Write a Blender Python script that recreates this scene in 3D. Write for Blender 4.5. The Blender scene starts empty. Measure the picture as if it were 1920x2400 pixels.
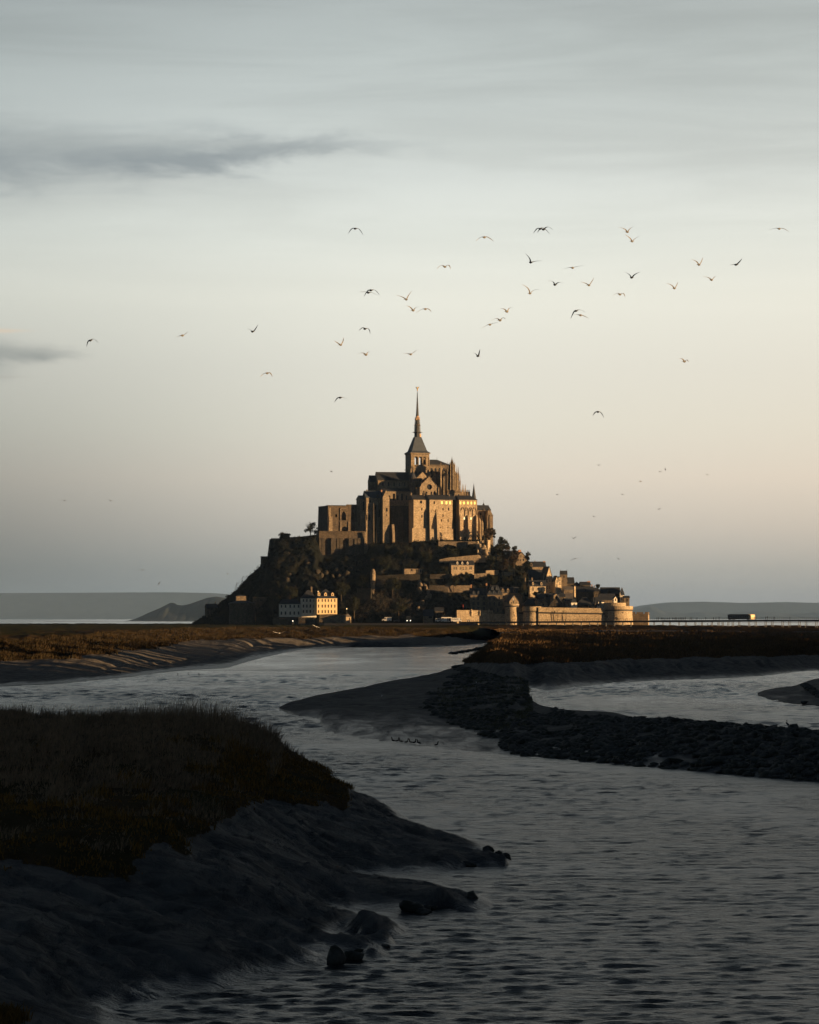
import bpy, math, random
import numpy as np
from mathutils import Vector
from mathutils.geometry import tessellate_polygon

random.seed(7)
RNG = np.random.default_rng(11)
S = bpy.context.scene
COL = S.collection

# ------------------------------------------------------------------ camera
H, YH, F = 10.5, 1449.0, 7400.0          # eye height (m), horizon row, focal length in photo pixels
cam_data = bpy.data.cameras.new("camera")
cam = bpy.data.objects.new("camera", cam_data)
COL.objects.link(cam)
cam.location = (0, 0, H)
cam.rotation_euler = (math.radians(90), 0, 0)
cam_data.sensor_fit = 'VERTICAL'
cam_data.sensor_height = 36.0
cam_data.lens = F * 36.0 / 2400.0
cam_data.shift_y = (YH - 1200.0) / 2400.0
cam_data.clip_start = 1.0
cam_data.clip_end = 60000.0
S.camera = cam

# ------------------------------------------------------------------ view, sun, world
S.render.engine = 'CYCLES'
S.view_settings.view_transform = 'Standard'
S.view_settings.look = 'None'
S.view_settings.exposure = 1.0
S.view_settings.gamma = 1.0
S.view_settings.use_curve_mapping = False
S.cycles.max_bounces = 6
S.cycles.diffuse_bounces = 2
S.cycles.glossy_bounces = 3
S.cycles.volume_bounces = 1
S.cycles.transparent_max_bounces = 8
S.cycles.use_denoising = True
SUN_AZ = math.radians(111)      # clockwise from +Y (the view axis)
SUN_EL = math.radians(3.6)
sun_data = bpy.data.lights.new("sun", 'SUN')
sun_data.energy = 5.0
sun_data.angle = math.radians(0.5)
sun_data.color = (1.0, 0.61, 0.28)
sun = bpy.data.objects.new("sun", sun_data)
COL.objects.link(sun)
SUNV = Vector((math.sin(SUN_AZ) * math.cos(SUN_EL), math.cos(SUN_AZ) * math.cos(SUN_EL), math.sin(SUN_EL)))
sun.rotation_euler = SUNV.to_track_quat('Z', 'Y').to_euler()
sun.location = (300, -100, 120)


def srgb(r, g, b):
    def f(c):
        c /= 255.0
        return c / 12.92 if c <= 0.04045 else ((c + 0.055) / 1.055) ** 2.4
    return (f(r), f(g), f(b), 1.0)


class NT:
    """small helper for writing node trees"""
    def __init__(self, tree):
        self.t = tree
        self.n = tree.nodes
        self.l = tree.links

    def new(self, kind, **kw):
        nd = self.n.new(kind)
        for k, v in kw.items():
            setattr(nd, k, v)
        return nd

    def link(self, a, b):
        self.l.new(a, b)

    def put(self, sock, val):
        if hasattr(val, 'is_linked') or hasattr(val, 'links'):
            self.l.new(val, sock)
        else:
            sock.default_value = val

    def math(self, op, a, b=None, c=None, clamp=False):
        nd = self.new('ShaderNodeMath', operation=op)
        nd.use_clamp = clamp
        self.put(nd.inputs[0], a)
        if b is not None:
            self.put(nd.inputs[1], b)
        if c is not None:
            self.put(nd.inputs[2], c)
        return nd.outputs[0]

    def maprange(self, v, a, b, c, d, smooth=False):
        nd = self.new('ShaderNodeMapRange')
        if smooth:
            nd.interpolation_type = 'SMOOTHSTEP'
        self.put(nd.inputs['Value'], v)
        for nm, x in (('From Min', a), ('From Max', b), ('To Min', c), ('To Max', d)):
            self.put(nd.inputs[nm], x)
        return nd.outputs['Result']

    def mix(self, fac, a, b, mode='MIX'):
        nd = self.new('ShaderNodeMix', data_type='RGBA', blend_type=mode)
        self.put(nd.inputs['Factor'], fac)
        self.put(nd.inputs[6], a)
        self.put(nd.inputs[7], b)
        return nd.outputs[2]

    def noise(self, vec, scale, detail=4, rough=0.55, dist=0.0):
        nd = self.new('ShaderNodeTexNoise')
        self.put(nd.inputs['Vector'], vec)
        nd.inputs['Scale'].default_value = scale
        nd.inputs['Detail'].default_value = detail
        nd.inputs['Roughness'].default_value = rough
        nd.inputs['Distortion'].default_value = dist
        return nd.outputs['Fac']

    def mapping(self, vec, scale=(1, 1, 1), loc=(0, 0, 0), rot=(0, 0, 0)):
        nd = self.new('ShaderNodeMapping')
        self.put(nd.inputs['Vector'], vec)
        nd.inputs['Scale'].default_value = scale
        nd.inputs['Location'].default_value = loc
        nd.inputs['Rotation'].default_value = rot
        return nd.outputs['Vector']

    def ramp(self, fac, stops, interp='LINEAR'):
        nd = self.new('ShaderNodeValToRGB')
        nd.color_ramp.interpolation = interp
        els = nd.color_ramp.elements
        while len(els) > 1:
            els.remove(els[-1])
        els[0].position = stops[0][0]
        els[0].color = stops[0][1]
        for p, c in stops[1:]:
            e = els.new(p)
            e.color = c
        self.put(nd.inputs[0], fac)
        return nd.outputs[0]


def build_world():
    w = bpy.data.worlds.new("World")
    S.world = w
    w.use_nodes = True
    t = NT(w.node_tree)
    t.n.clear()
    out = t.new('ShaderNodeOutputWorld')
    bg = t.new('ShaderNodeBackground')
    bg.inputs['Strength'].default_value = 0.51
    sky = t.new('ShaderNodeTexSky', sky_type='NISHITA')
    sky.sun_disc = False
    sky.sun_elevation = SUN_EL
    sky.sun_rotation = SUN_AZ
    sky.air_density = 1.0
    sky.dust_density = 2.0
    tc = t.new('ShaderNodeTexCoord')
    d = tc.outputs['Generated']
    sep = t.new('ShaderNodeSeparateXYZ')
    t.link(d, sep.inputs[0])
    z = t.math('MAXIMUM', sep.outputs['Z'], 0.0)
    x = sep.outputs['X']
    y = sep.outputs['Y']
    # veil of haze and high cloud: colour by height above the horizon
    fac = t.math('POWER', t.math('MULTIPLY', z, 1 / 0.6), 0.5, clamp=True)

    def pos(py):
        return math.sqrt(max(0.0, (YH - py)) / F / 0.6)
    stops = [(0.0, srgb(142, 142, 147)), (pos(1400), srgb(154, 152, 149)), (pos(1330), srgb(172, 166, 156)),
             (pos(1230), srgb(202, 189, 173)), (pos(1120), srgb(222, 207, 188)), (pos(1000), srgb(226, 217, 199)),
             (pos(860), srgb(229, 223, 208)), (pos(700), srgb(237, 234, 220)), (pos(560), srgb(230, 231, 221)),
             (pos(420), srgb(212, 215, 209)), (pos(260), srgb(197, 202, 198)), (pos(120), srgb(184, 190, 187)),
             (pos(0), srgb(174, 180, 178)), (math.sqrt(.27 / .6), srgb(94, 104, 112)),
             (math.sqrt(.38 / .6), srgb(62, 72, 81)), (math.sqrt(.5 / .6), srgb(50, 59, 67)), (1.0, srgb(44, 53, 62))]
    veil = t.ramp(fac, stops)
    # the left is further from the sun and duller, low down most of all
    low = t.maprange(z, 0.0, 0.12, 1.22, 0.35, True)
    side = t.maprange(x, -0.16, 0.16, -1.0, 1.0)
    sidec = t.maprange(x, -0.17, 0.02, 0.55, 1.17, True)
    gain = t.math('ADD', t.math('MULTIPLY', t.math('SUBTRACT', sidec, 1.0), low), 1.0)
    tint = t.mix(t.math('MULTIPLY', t.maprange(side, 1.0, -1.0, 0.0, 1.0), low), (1, 1, 1, 1), (0.88, 1.0, 1.10, 1))
    veil = t.mix(1.0, veil, tint, 'MULTIPLY')
    gcol = t.new('ShaderNodeCombineColor')
    for i in range(3):
        t.link(gain, gcol.inputs[i])
    veil = t.mix(1.0, veil, gcol.outputs[0], 'MULTIPLY')
    # the veil thins to a dull blue-grey away from the bright northern quarter
    away = t.maprange(y, 0.92, -0.25, 0.0, 1.0, True)
    veil = t.mix(away, veil, t.mix(1.0, veil, (0.31, 0.42, 0.56, 1), 'MULTIPLY'))
    # long soft wisps
    v1 = t.mapping(d, (5, 5, 60), (1.3, 0, 0.4), (0, math.radians(3), 0))
    n1 = t.noise(v1, 1.0, 6, 0.55, 0.4)
    band = t.maprange(n1, 0.35, 0.68, -1.0, 1.0, True)
    hi = t.maprange(z, 0.08, 0.16, 0.0, 1.0, True)
    amp = t.math('MULTIPLY', t.math('MULTIPLY', band, hi), 0.085)
    amp = t.math('ADD', amp, 1.0)
    c2 = t.new('ShaderNodeCombineColor')
    for i in range(3):
        t.link(amp, c2.inputs[i])
    veil = t.mix(1.0, veil, c2.outputs[0], 'MULTIPLY')
    # grey cloud bank reaching in from the left, tapering to the right
    n2 = t.noise(t.mapping(d, (14, 14, 55), (0.2, 0, 0)), 1.0, 7, 0.62, 0.6)
    n3 = t.noise(t.mapping(d, (40, 40, 120), (3.2, 0, 0)), 1.0, 5, 0.6, 0.5)

    def cloud(zc, slope, wid, xr0, xr1, strength, col, base):
        zz = t.math('SUBTRACT', z, t.math('ADD', t.math('MULTIPLY', x, slope), zc))
        zz = t.math('ADD', zz, t.math('MULTIPLY', t.math('SUBTRACT', n2, 0.5), wid * 1.8))
        zz = t.math('ADD', zz, t.math('MULTIPLY', t.math('SUBTRACT', n3, 0.5), wid * 0.9))
        taper = t.maprange(x, xr0, xr1, 1.0, 0.12, True)
        ww = t.math('MULTIPLY', taper, wid)
        q = t.math('DIVIDE', zz, ww)
        g = t.math('POWER', 2.718, t.math('MULTIPLY', t.math('MULTIPLY', q, q), -1.0))
        fade = t.maprange(x, xr0 * .4 + xr1 * .6, xr1, 1.0, 0.0, True)
        front = t.math('GREATER_THAN', y, 0.0)
        g = t.math('MULTIPLY', t.math('MULTIPLY', g, fade), front)
        g = t.math('MULTIPLY', g, t.maprange(n3, 0.3, 0.62, 0.62, 1.0))
        return t.mix(t.math('MULTIPLY', g, strength, clamp=True), base, col)
    veil = cloud(0.1480, 0.050, 0.0120, -0.19, 0.024, 0.80, srgb(138, 148, 153), veil)
    veil = cloud(0.0838, 0.02, 0.0078, -0.150, -0.096, 0.85, srgb(150, 155, 152), veil)
    veil = cloud(0.0900, 0.0, 0.0016, -0.150, -0.113, 0.55, srgb(236, 204, 170), veil)
    veil = cloud(0.0755, 0.0, 0.0012, -0.150, -0.113, 0.35, srgb(176, 170, 160), veil)
    # clear Nishita sky shows faintly through the veil
    clear = t.mix(1.0, sky.outputs[0], (0.06, 0.06, 0.06, 1), 'MULTIPLY')
    col = t.mix(0.94, clear, veil)
    t.link(col, bg.inputs['Color'])
    t.link(bg.outputs[0], out.inputs['Surface'])


build_world()

# ------------------------------------------------------------------ helpers


def P(px, py, Y):
    return Vector(((px - 960.0) * Y / F, Y, H - (py - YH) * Y / F))


def G(px, py, Z=0.0):
    """point at height Z seen in the photograph at row py"""
    Y = (H - Z) * F / (py - YH)
    return Vector(((px - 960.0) * Y / F, Y, Z))


def tag(o, label=None, cat=None, group=None, kind=None):
    if label: o['label'] = label
    if cat: o['category'] = cat
    if group: o['group'] = group
    if kind: o['kind'] = kind
    return o


def thing(name, label, cat, loc, group=None):
    o = bpy.data.objects.new(name, None)
    COL.objects.link(o)
    o.location = loc
    o.empty_display_size = 0.5
    return tag(o, label, cat, group)


def root_of(o):
    while o.parent is not None:
        o = o.parent
    return o


class MB:
    """collects faces in world coordinates and links them as one mesh object"""
    def __init__(self):
        self.v, self.f = [], []

    def add(self, verts, faces):
        b = len(self.v)
        self.v.extend([tuple(p) for p in verts])
        self.f.extend([tuple(i + b for i in fc) for fc in faces])

    def poly(self, *pts):
        self.add(pts, [tuple(range(len(pts)))])

    def hexa(self, p):  # p: 4 bottom + 4 top
        self.add(p, [(0, 3, 2, 1), (4, 5, 6, 7), (0, 1, 5, 4), (1, 2, 6, 5), (2, 3, 7, 6), (3, 0, 4, 7)])

    def box(self, fr, a0, a1, b0, b1, c0, c1):
        self.hexa([fr(a0, b0, c0), fr(a1, b0, c0), fr(a1, b1, c0), fr(a0, b1, c0),
                   fr(a0, b0, c1), fr(a1, b0, c1), fr(a1, b1, c1), fr(a0, b1, c1)])

    def taper(self, fr, a0, a1, b0, b1, c0, c1, da=0.0, db=0.0):
        """box whose top is drawn in by da, db on every side"""
        self.hexa([fr(a0, b0, c0), fr(a1, b0, c0), fr(a1, b1, c0), fr(a0, b1, c0),
                   fr(a0 + da, b0 + db, c1), fr(a1 - da, b0 + db, c1), fr(a1 - da, b1 - db, c1), fr(a0 + da, b1 - db, c1)])

    def prism(self, fr, pts, b0, b1):
        """pts (a, c) polygon in the front plane, extruded back from b0 to b1"""
        n = len(pts)
        vs = [fr(a, b0, c) for a, c in pts] + [fr(a, b1, c) for a, c in pts]
        fs = [tuple(range(n)), tuple(range(2 * n - 1, n - 1, -1))]
        for i in range(n):
            j = (i + 1) % n
            fs.append((i, i + n, j + n, j))
        self.add(vs, fs)

    def tube(self, p0, p1, r0, r1=None, n=6, cap=True):
        r1 = r0 if r1 is None else r1
        p0, p1 = Vector(p0), Vector(p1)
        ax = (p1 - p0).normalized()
        s = ax.orthogonal().normalized()
        q = ax.cross(s)
        vs = []
        for p, r in ((p0, r0), (p1, r1)):
            for i in range(n):
                an = 2 * math.pi * i / n
                vs.append(p + s * (r * math.cos(an)) + q * (r * math.sin(an)))
        fs = [(i, (i + 1) % n, n + (i + 1) % n, n + i) for i in range(n)]
        if cap:
            fs += [tuple(range(n - 1, -1, -1)), tuple(range(n, 2 * n))]
        self.add(vs, fs)

    def lathe(self, c, prof, n=24, rot=0.0, sx=1.0, sy=1.0):
        """c: centre Vector, prof: list of (radius, height above c)"""
        vs, fs = [], []
        for r, h in prof:
            for i in range(n):
                an = 2 * math.pi * i / n + rot
                vs.append((c[0] + r * sx * math.cos(an), c[1] + r * sy * math.sin(an), c[2] + h))
        for k in range(len(prof) - 1):
            for i in range(n):
                j = (i + 1) % n
                fs.append((k * n + i, k * n + j, (k + 1) * n + j, (k + 1) * n + i))
        fs.append(tuple(range((len(prof) - 1) * n, len(prof) * n)))
        self.add(vs, fs)

    def wall(self, fr, outer, holes=(), thick=0.5, back=False, b=0.0):
        """flat wall in the (a, c) plane of fr with real openings and reveals"""
        loops = [[Vector((a, c, 0)) for a, c in outer]] + [[Vector((a, c, 0)) for a, c in h] for h in holes]
        flat = [p for lp in loops for p in lp]
        tris = tessellate_polygon(loops)
        self.add([fr(p.x, b, p.y) for p in flat], tris)
        if back:
            self.add([fr(p.x, b + thick, p.y) for p in flat], tris)
        for h in holes:
            n = len(h)
            vs = [fr(a, b, c) for a, c in h] + [fr(a, b + thick, c) for a, c in h]
            self.add(vs, [(i, (i + 1) % n, n + (i + 1) % n, n + i) for i in range(n)])

    def build(self, name, m, parent=None, smooth=False, label=None, kind=None):
        off = root_of(parent).location if parent is not None else Vector((0, 0, 0))
        me = bpy.data.meshes.new(name)
        me.from_pydata([(p[0] - off[0], p[1] - off[1], p[2] - off[2]) for p in self.v], [], self.f)
        me.materials.append(m)
        if smooth:
            me.polygons.foreach_set('use_smooth', [True] * len(me.polygons))
        o = bpy.data.objects.new(name, me)
        COL.objects.link(o)
        if parent is not None:
            o.parent = parent
        if label: o['label'] = label
        if kind: o['kind'] = kind
        return o


def np_object(name, verts, faces, m, parent=None, kind=None, smooth=False, attr=None, fattr=None):
    """verts (n,3) array, faces (k,3|4) array"""
    off = root_of(parent).location if parent is not None else Vector((0, 0, 0))
    verts = np.asarray(verts, dtype=np.float64) - np.array(off)
    faces = np.asarray(faces, dtype=np.int32)
    me = bpy.data.meshes.new(name)
    nv, nf, k = len(verts), len(faces), faces.shape[1]
    me.vertices.add(nv)
    me.vertices.foreach_set('co', verts.astype(np.float32).ravel())
    me.loops.add(nf * k)
    me.loops.foreach_set('vertex_index', faces.ravel())
    me.polygons.add(nf)
    me.polygons.foreach_set('loop_start', np.arange(0, nf * k, k, dtype=np.int32))
    me.update(calc_edges=True)
    me.validate()
    if smooth:
        me.polygons.foreach_set('use_smooth', np.ones(len(me.polygons), dtype=bool))
    if attr is not None:
        for an, vals in attr.items():
            a = me.attributes.new(an, 'FLOAT', 'POINT')
            a.data.foreach_set('value', np.asarray(vals, dtype=np.float32))
    me.materials.append(m)
    o = bpy.data.objects.new(name, me)
    COL.objects.link(o)
    if parent is not None:
        o.parent = parent
    if kind: o['kind'] = kind
    return o


class Frame:
    """local axes of a building: a along the front, b away from the camera, c up"""
    def __init__(self, o, yaw):
        self.o = Vector(o)
        self.u = Vector((math.cos(yaw), math.sin(yaw), 0))
        self.w = Vector((-math.sin(yaw), math.cos(yaw), 0))
        self.yaw = yaw

    def __call__(self, a, b, c):
        return self.o + self.u * a + self.w * b + Vector((0, 0, c))

    def side(self, a, b=0.0, sgn=1):
        """frame of a side wall; its a runs towards the back"""
        f = Frame(self(a, b, 0), self.yaw)
        f.u, f.w = self.w.copy(), self.u.copy() * sgn
        return f

    def a_of(self, px):
        """distance along the front plane seen at column px"""
        k = (px - 960.0) / F
        return (k * self.o.y - self.o.x) / (self.u.x - k * self.u.y)

    def c_of(self, py, a=0.0, b=0.0):
        Y = self(a, b, 0).y
        return (H - (py - YH) * Y / F) - self.o.z


# smooth value noise on arrays
def vnoise(x, y, seed=0):
    xi, yi = np.floor(x).astype(np.int64), np.floor(y).astype(np.int64)
    xf, yf = x - xi, y - yi
    u, v = xf * xf * (3 - 2 * xf), yf * yf * (3 - 2 * yf)

    def h(a, b):
        n = (a * 374761393 + b * 668265263 + seed * 69069) & 0x7fffffff
        n = ((n ^ (n >> 13)) * 1274126177) & 0x7fffffff
        return ((n ^ (n >> 16)) & 0xffff) / 65535.0
    return (h(xi, yi) * (1 - u) + h(xi + 1, yi) * u) * (1 - v) + (h(xi, yi + 1) * (1 - u) + h(xi + 1, yi + 1) * u) * v


def fbm(x, y, octs=4, seed=0):
    s, a, tot = 0, 1.0, 0
    for o in range(octs):
        s = s + a * vnoise(x * 2 ** o + 17.3 * o, y * 2 ** o - 9.1 * o, seed + o)
        tot += a
        a *= 0.5
    return s / tot - 0.5


def catmull(pts, ts):
    """pts (n, k) evenly parametrised; ts in [0, n-1]"""
    n = len(pts)
    i = np.clip(np.floor(ts).astype(int), 0, n - 2)
    f = (ts - i)[:, None]
    p0 = pts[np.clip(i - 1, 0, n - 1)]
    p1, p2 = pts[i], pts[i + 1]
    p3 = pts[np.clip(i + 2, 0, n - 1)]
    m1, m2 = (p2 - p0) * 0.5, (p3 - p1) * 0.5
    # limit overshoot
    lim = np.abs(p2 - p1) * 1.5 + 1e-9
    m1, m2 = np.clip(m1, -lim, lim), np.clip(m2, -lim, lim)
    f2, f3 = f * f, f * f * f
    return (2 * f3 - 3 * f2 + 1) * p1 + (f3 - 2 * f2 + f) * m1 + (-2 * f3 + 3 * f2) * p2 + (f3 - f2) * m2


def loft(rows, nu, nv):
    """rows: (R, C, 3) control points -> (nv, nu, 3) surface; nv may be a list of steps per row gap"""
    rows = np.asarray(rows, dtype=float)
    R, C, _ = rows.shape
    tu = np.linspace(0, C - 1, nu)
    dense = np.stack([catmull(rows[r], tu) for r in range(R)])       # R, nu, 3
    if isinstance(nv, int):
        tv = np.linspace(0, R - 1, nv)
    else:
        tv = np.concatenate([np.linspace(i, i + 1, k, endpoint=False) for i, k in enumerate(nv)] + [[R - 1]])
    flat = dense.reshape(R, nu * 3)
    return catmull(flat, tv).reshape(len(tv), nu, 3), tv, tu


def grid_faces(nv, nu):
    i = np.arange(nv * nu).reshape(nv, nu)
    return np.stack([i[:-1, :-1], i[:-1, 1:], i[1:, 1:], i[1:, :-1]], -1).reshape(-1, 4)


# ------------------------------------------------------------------ materials
def mat_new(name):
    m = bpy.data.materials.new(name)
    m.use_nodes = True
    t = NT(m.node_tree)
    t.n.clear()
    out = t.new('ShaderNodeOutputMaterial')
    bs = t.new('ShaderNodeBsdfPrincipled')
    t.link(bs.outputs[0], out.inputs['Surface'])
    return m, t, bs, out


def bump(t, bs, h, dist, strength=1.0):
    b = t.new('ShaderNodeBump')
    b.inputs['Strength'].default_value = strength
    b.inputs['Distance'].default_value = dist
    t.put(b.inputs['Height'], h)
    t.link(b.outputs[0], bs.inputs['Normal'])
    return b


def mat_flat(name, col, rough=0.7, spec=0.5, metal=0.0, var=0.15, scale=1.0):
    m, t, bs, out = mat_new(name)
    geo = t.new('ShaderNodeNewGeometry')
    n = t.noise(geo.outputs['Position'], scale, 4, 0.6)
    c = t.mix(t.maprange(n, 0.3, 0.7, 0, 1), tuple(x * (1 - var) for x in col) + (1,), tuple(min(1, x * (1 + var)) for x in col) + (1,))
    t.link(c, bs.inputs['Base Color'])
    bs.inputs['Roughness'].default_value = rough
    bs.inputs['Specular IOR Level'].default_value = spec
    bs.inputs['Metallic'].default_value = metal
    return m


def mat_stone(name, a, b, dark, bumpd=0.25, course=0.45, stain=0.55):
    """weathered granite masonry: mottling, courses, run-down stains"""
    m, t, bs, out = mat_new(name)
    geo = t.new('ShaderNodeNewGeometry')
    p = geo.outputs['Position']
    n1 = t.noise(p, 0.35, 5, 0.65)
    n2 = t.noise(p, 1.9, 4, 0.7)
    n3 = t.noise(t.mapping(p, (0.9, 0.9, 0.10)), 1.0, 5, 0.7)
    c = t.mix(t.maprange(n1, 0.35, 0.65, 0, 1), a + (1,), b + (1,))
    c = t.mix(t.maprange(n2, 0.52, 0.70, 0, 0.75), c, dark + (1,))
    c = t.mix(t.maprange(n3, 0.50, 0.72, 0, stain), c, dark + (1,))
    br = t.new('ShaderNodeTexVoronoi')
    t.put(br.inputs['Vector'], t.mapping(p, (1 / (course * 1.7), 1 / (course * 1.7), 1 / course)))
    br.inputs['Scale'].default_value = 1.0
    vcol = t.maprange(br.outputs['Distance'], 0.0, 0.7, 1.0, 0.72)
    sepc = t.new('ShaderNodeSeparateColor')
    t.link(br.outputs['Color'], sepc.inputs[0])
    v2 = t.maprange(sepc.outputs[0], 0, 1, 0.72, 1.18)
    k = t.math('MULTIPLY', vcol, v2)
    kc = t.new('ShaderNodeCombineColor')
    for i in range(3):
        t.link(k, kc.inputs[i])
    c = t.mix(1.0, c, kc.outputs[0], 'MULTIPLY')
    t.link(c, bs.inputs['Base Color'])
    bs.inputs['Roughness'].default_value = 0.92
    bs.inputs['Specular IOR Level'].default_value = 0.25
    h = t.math('ADD', t.math('MULTIPLY', br.outputs['Distance'], -0.5), t.math('ADD', n2, n1))
    bump(t, bs, h, bumpd, 0.8)
    return m


def mat_roof(name, a, b):
    m, t, bs, out = mat_new(name)
    geo = t.new('ShaderNodeNewGeometry')
    p = geo.outputs['Position']
    n1 = t.noise(p, 0.5, 5, 0.65)
    n2 = t.noise(t.mapping(p, (2.5, 2.5, 5)), 1.0, 3, 0.6)
    c = t.mix(t.maprange(n1, 0.35, 0.65, 0, 1), a + (1,), b + (1,))
    c = t.mix(t.maprange(n2, 0.55, 0.75, 0, 0.5), c, tuple(x * 1.6 for x in b) + (1,))
    t.link(c, bs.inputs['Base Color'])
    bs.inputs['Roughness'].default_value = 0.62
    bs.inputs['Specular IOR Level'].default_value = 0.35
    bump(t, bs, n2, 0.12, 0.6)
    return m


def mat_glow(name, col, strength, base=(0.3, 0.2, 0.05)):
    m, t, bs, out = mat_new(name)
    bs.inputs['Base Color'].default_value = base + (1,)
    bs.inputs['Emission Color'].default_value = col + (1,)
    bs.inputs['Emission Strength'].default_value = strength
    bs.inputs['Roughness'].default_value = 0.3
    return m


M = {}
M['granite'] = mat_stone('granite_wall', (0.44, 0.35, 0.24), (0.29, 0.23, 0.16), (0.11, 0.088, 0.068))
M['granite_dark'] = mat_stone('granite_dark_wall', (0.13, 0.11, 0.085), (0.085, 0.072, 0.058), (0.035, 0.03, 0.027), stain=0.8)  # low tone also puts shade into walls the sun would catch
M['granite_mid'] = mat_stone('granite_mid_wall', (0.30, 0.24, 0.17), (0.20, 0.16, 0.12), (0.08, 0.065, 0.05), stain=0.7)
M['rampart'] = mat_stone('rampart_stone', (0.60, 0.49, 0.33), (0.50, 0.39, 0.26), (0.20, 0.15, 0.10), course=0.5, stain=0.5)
M['slate'] = mat_roof('slate_roof', (0.026, 0.031, 0.042), (0.040, 0.046, 0.058))
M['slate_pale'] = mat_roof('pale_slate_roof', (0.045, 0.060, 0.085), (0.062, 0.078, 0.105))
M['tile_grey'] = mat_roof('grey_stone_tiles', (0.16, 0.15, 0.14), (0.11, 0.10, 0.095))
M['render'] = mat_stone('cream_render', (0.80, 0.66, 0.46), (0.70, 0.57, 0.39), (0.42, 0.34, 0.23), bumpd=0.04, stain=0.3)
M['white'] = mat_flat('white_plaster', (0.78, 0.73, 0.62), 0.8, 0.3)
M['sun_plaster'] = mat_flat('sun_gold_plaster', (0.76, 0.58, 0.33), 0.8, 0.3)  # white plaster with the golden sunlight put into its colour
M['shade_stone'] = mat_stone('shade_toned_stone', (0.065, 0.055, 0.042), (0.045, 0.04, 0.03), (0.02, 0.022, 0.015))  # near-black stone: shade put into the colour of walls and crags
M['glass'] = mat_flat('window_glass', (0.012, 0.014, 0.017), 0.4, 0.25)
M['shutter'] = mat_flat('dark_shutter', (0.05, 0.045, 0.04), 0.6)
M['lead'] = mat_flat('lead_dark', (0.05, 0.052, 0.055), 0.5, 0.4, var=0.3)
M['gold'] = mat_flat('gilded_copper', (1.0, 0.62, 0.13), 0.32, 0.5, 0.9, 0.05)
M['copper'] = mat_flat('bright_copper_trim', (0.42, 0.27, 0.15), 0.5, 0.4, 0.1, 0.1)
M['lit'] = mat_glow('yellow_glow_pane', (1.0, 0.62, 0.13), 1.15)  # window panes that glow yellow by emission
M['glowpale'] = mat_glow('pale_glow', (1.0, 0.80, 0.36), 1.0)
M['lamp'] = mat_glow('lamp_glow', (1.0, 0.93, 0.7), 1.6)
M['brick'] = mat_flat('brick_chimney', (0.36, 0.20, 0.12), 0.9, 0.2, var=0.3, scale=3)
M['steel'] = mat_flat('painted_steel', (0.05, 0.055, 0.06), 0.5)
M['deck'] = mat_flat('deck_concrete', (0.09, 0.09, 0.09), 0.8, 0.2)
M['wood'] = mat_flat('dark_timber', (0.07, 0.05, 0.035), 0.8, 0.2)
M['bark'] = mat_flat('bark', (0.06, 0.048, 0.035), 0.9, 0.1)
M['cloth'] = mat_flat('dark_clothing', (0.02, 0.02, 0.022), 0.9, 0.1)
M['asphalt'] = mat_flat('asphalt', (0.055, 0.056, 0.058), 0.85, 0.2)
# ------------------------------------------------------------------ haze, water, ground


def build_haze():
    mb = MB()
    fr = Frame((0, 0, 0), 0)
    mb.box(fr, -14000, 14000, -700, 42000, -4, 372)
    m = bpy.data.materials.new('haze_air')
    m.use_nodes = True
    t = NT(m.node_tree)
    t.n.clear()
    out = t.new('ShaderNodeOutputMaterial')
    pv = t.new('ShaderNodeVolumePrincipled')
    pv.inputs['Color'].default_value = (0.34, 0.57, 1.0, 1)
    pv.inputs['Density'].default_value = 1.6e-5
    pv.inputs['Anisotropy'].default_value = 0.0
    t.link(pv.outputs[0], out.inputs['Volume'])
    o = mb.build('haze', m)
    tag(o, kind='stuff')


def mat_water():
    m, t, bs, out = mat_new('river_water')
    geo = t.new('ShaderNodeNewGeometry')
    p = geo.outputs['Position']
    bs.inputs['Base Color'].default_value = (0.012, 0.015, 0.017, 1)
    bs.inputs['IOR'].default_value = 1.33
    bs.inputs['Specular IOR Level'].default_value = 0.5
    # wind ripples, long crests across the view
    w1 = t.noise(t.mapping(p, (0.55, 1.0, 1), rot=(0, 0, 0.12)), 1.1, 5, 0.62, 0.3)
    w2 = t.noise(t.mapping(p, (0.9, 1.8, 1), rot=(0, 0, -0.2)), 3.0, 4, 0.65, 0.2)
    w3 = t.noise(t.mapping(p, (0.25, 0.5, 1)), 0.7, 3, 0.5)
    patch = t.maprange(t.noise(t.mapping(p, (0.05, 0.018, 1), rot=(0, 0, 0.1)), 1.0, 4, 0.6, 0.8), 0.38, 0.60, 0.30, 1.0, True)
    sepy = t.new('ShaderNodeSeparateXYZ')
    t.link(p, sepy.inputs[0])
    patch = t.math('MULTIPLY', patch, t.maprange(sepy.outputs['Y'], 90, 900, 1.0, 0.7))
    h = t.math('ADD', t.math('MULTIPLY', w1, 0.60), t.math('ADD', t.math('MULTIPLY', w2, 0.22), t.math('MULTIPLY', w3, 0.5)))
    w4 = t.noise(t.mapping(p, (1.1, 0.20, 1), rot=(0, 0, 0.05)), 1.0, 4, 0.6)
    h = t.math('ADD', h, t.math('MULTIPLY', w4, t.maprange(sepy.outputs['Y'], 180, 480, 0.0, 1.6)))
    b = t.new('ShaderNodeBump')
    t.put(b.inputs['Strength'], patch)
    b.inputs['Distance'].default_value = 0.9
    t.put(b.inputs['Height'], h)
    t.link(b.outputs[0], bs.inputs['Normal'])
    t.link(t.maprange(sepy.outputs['Y'], 120, 1000, 0.33, 0.12), bs.inputs['Roughness'])
    return m


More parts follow.
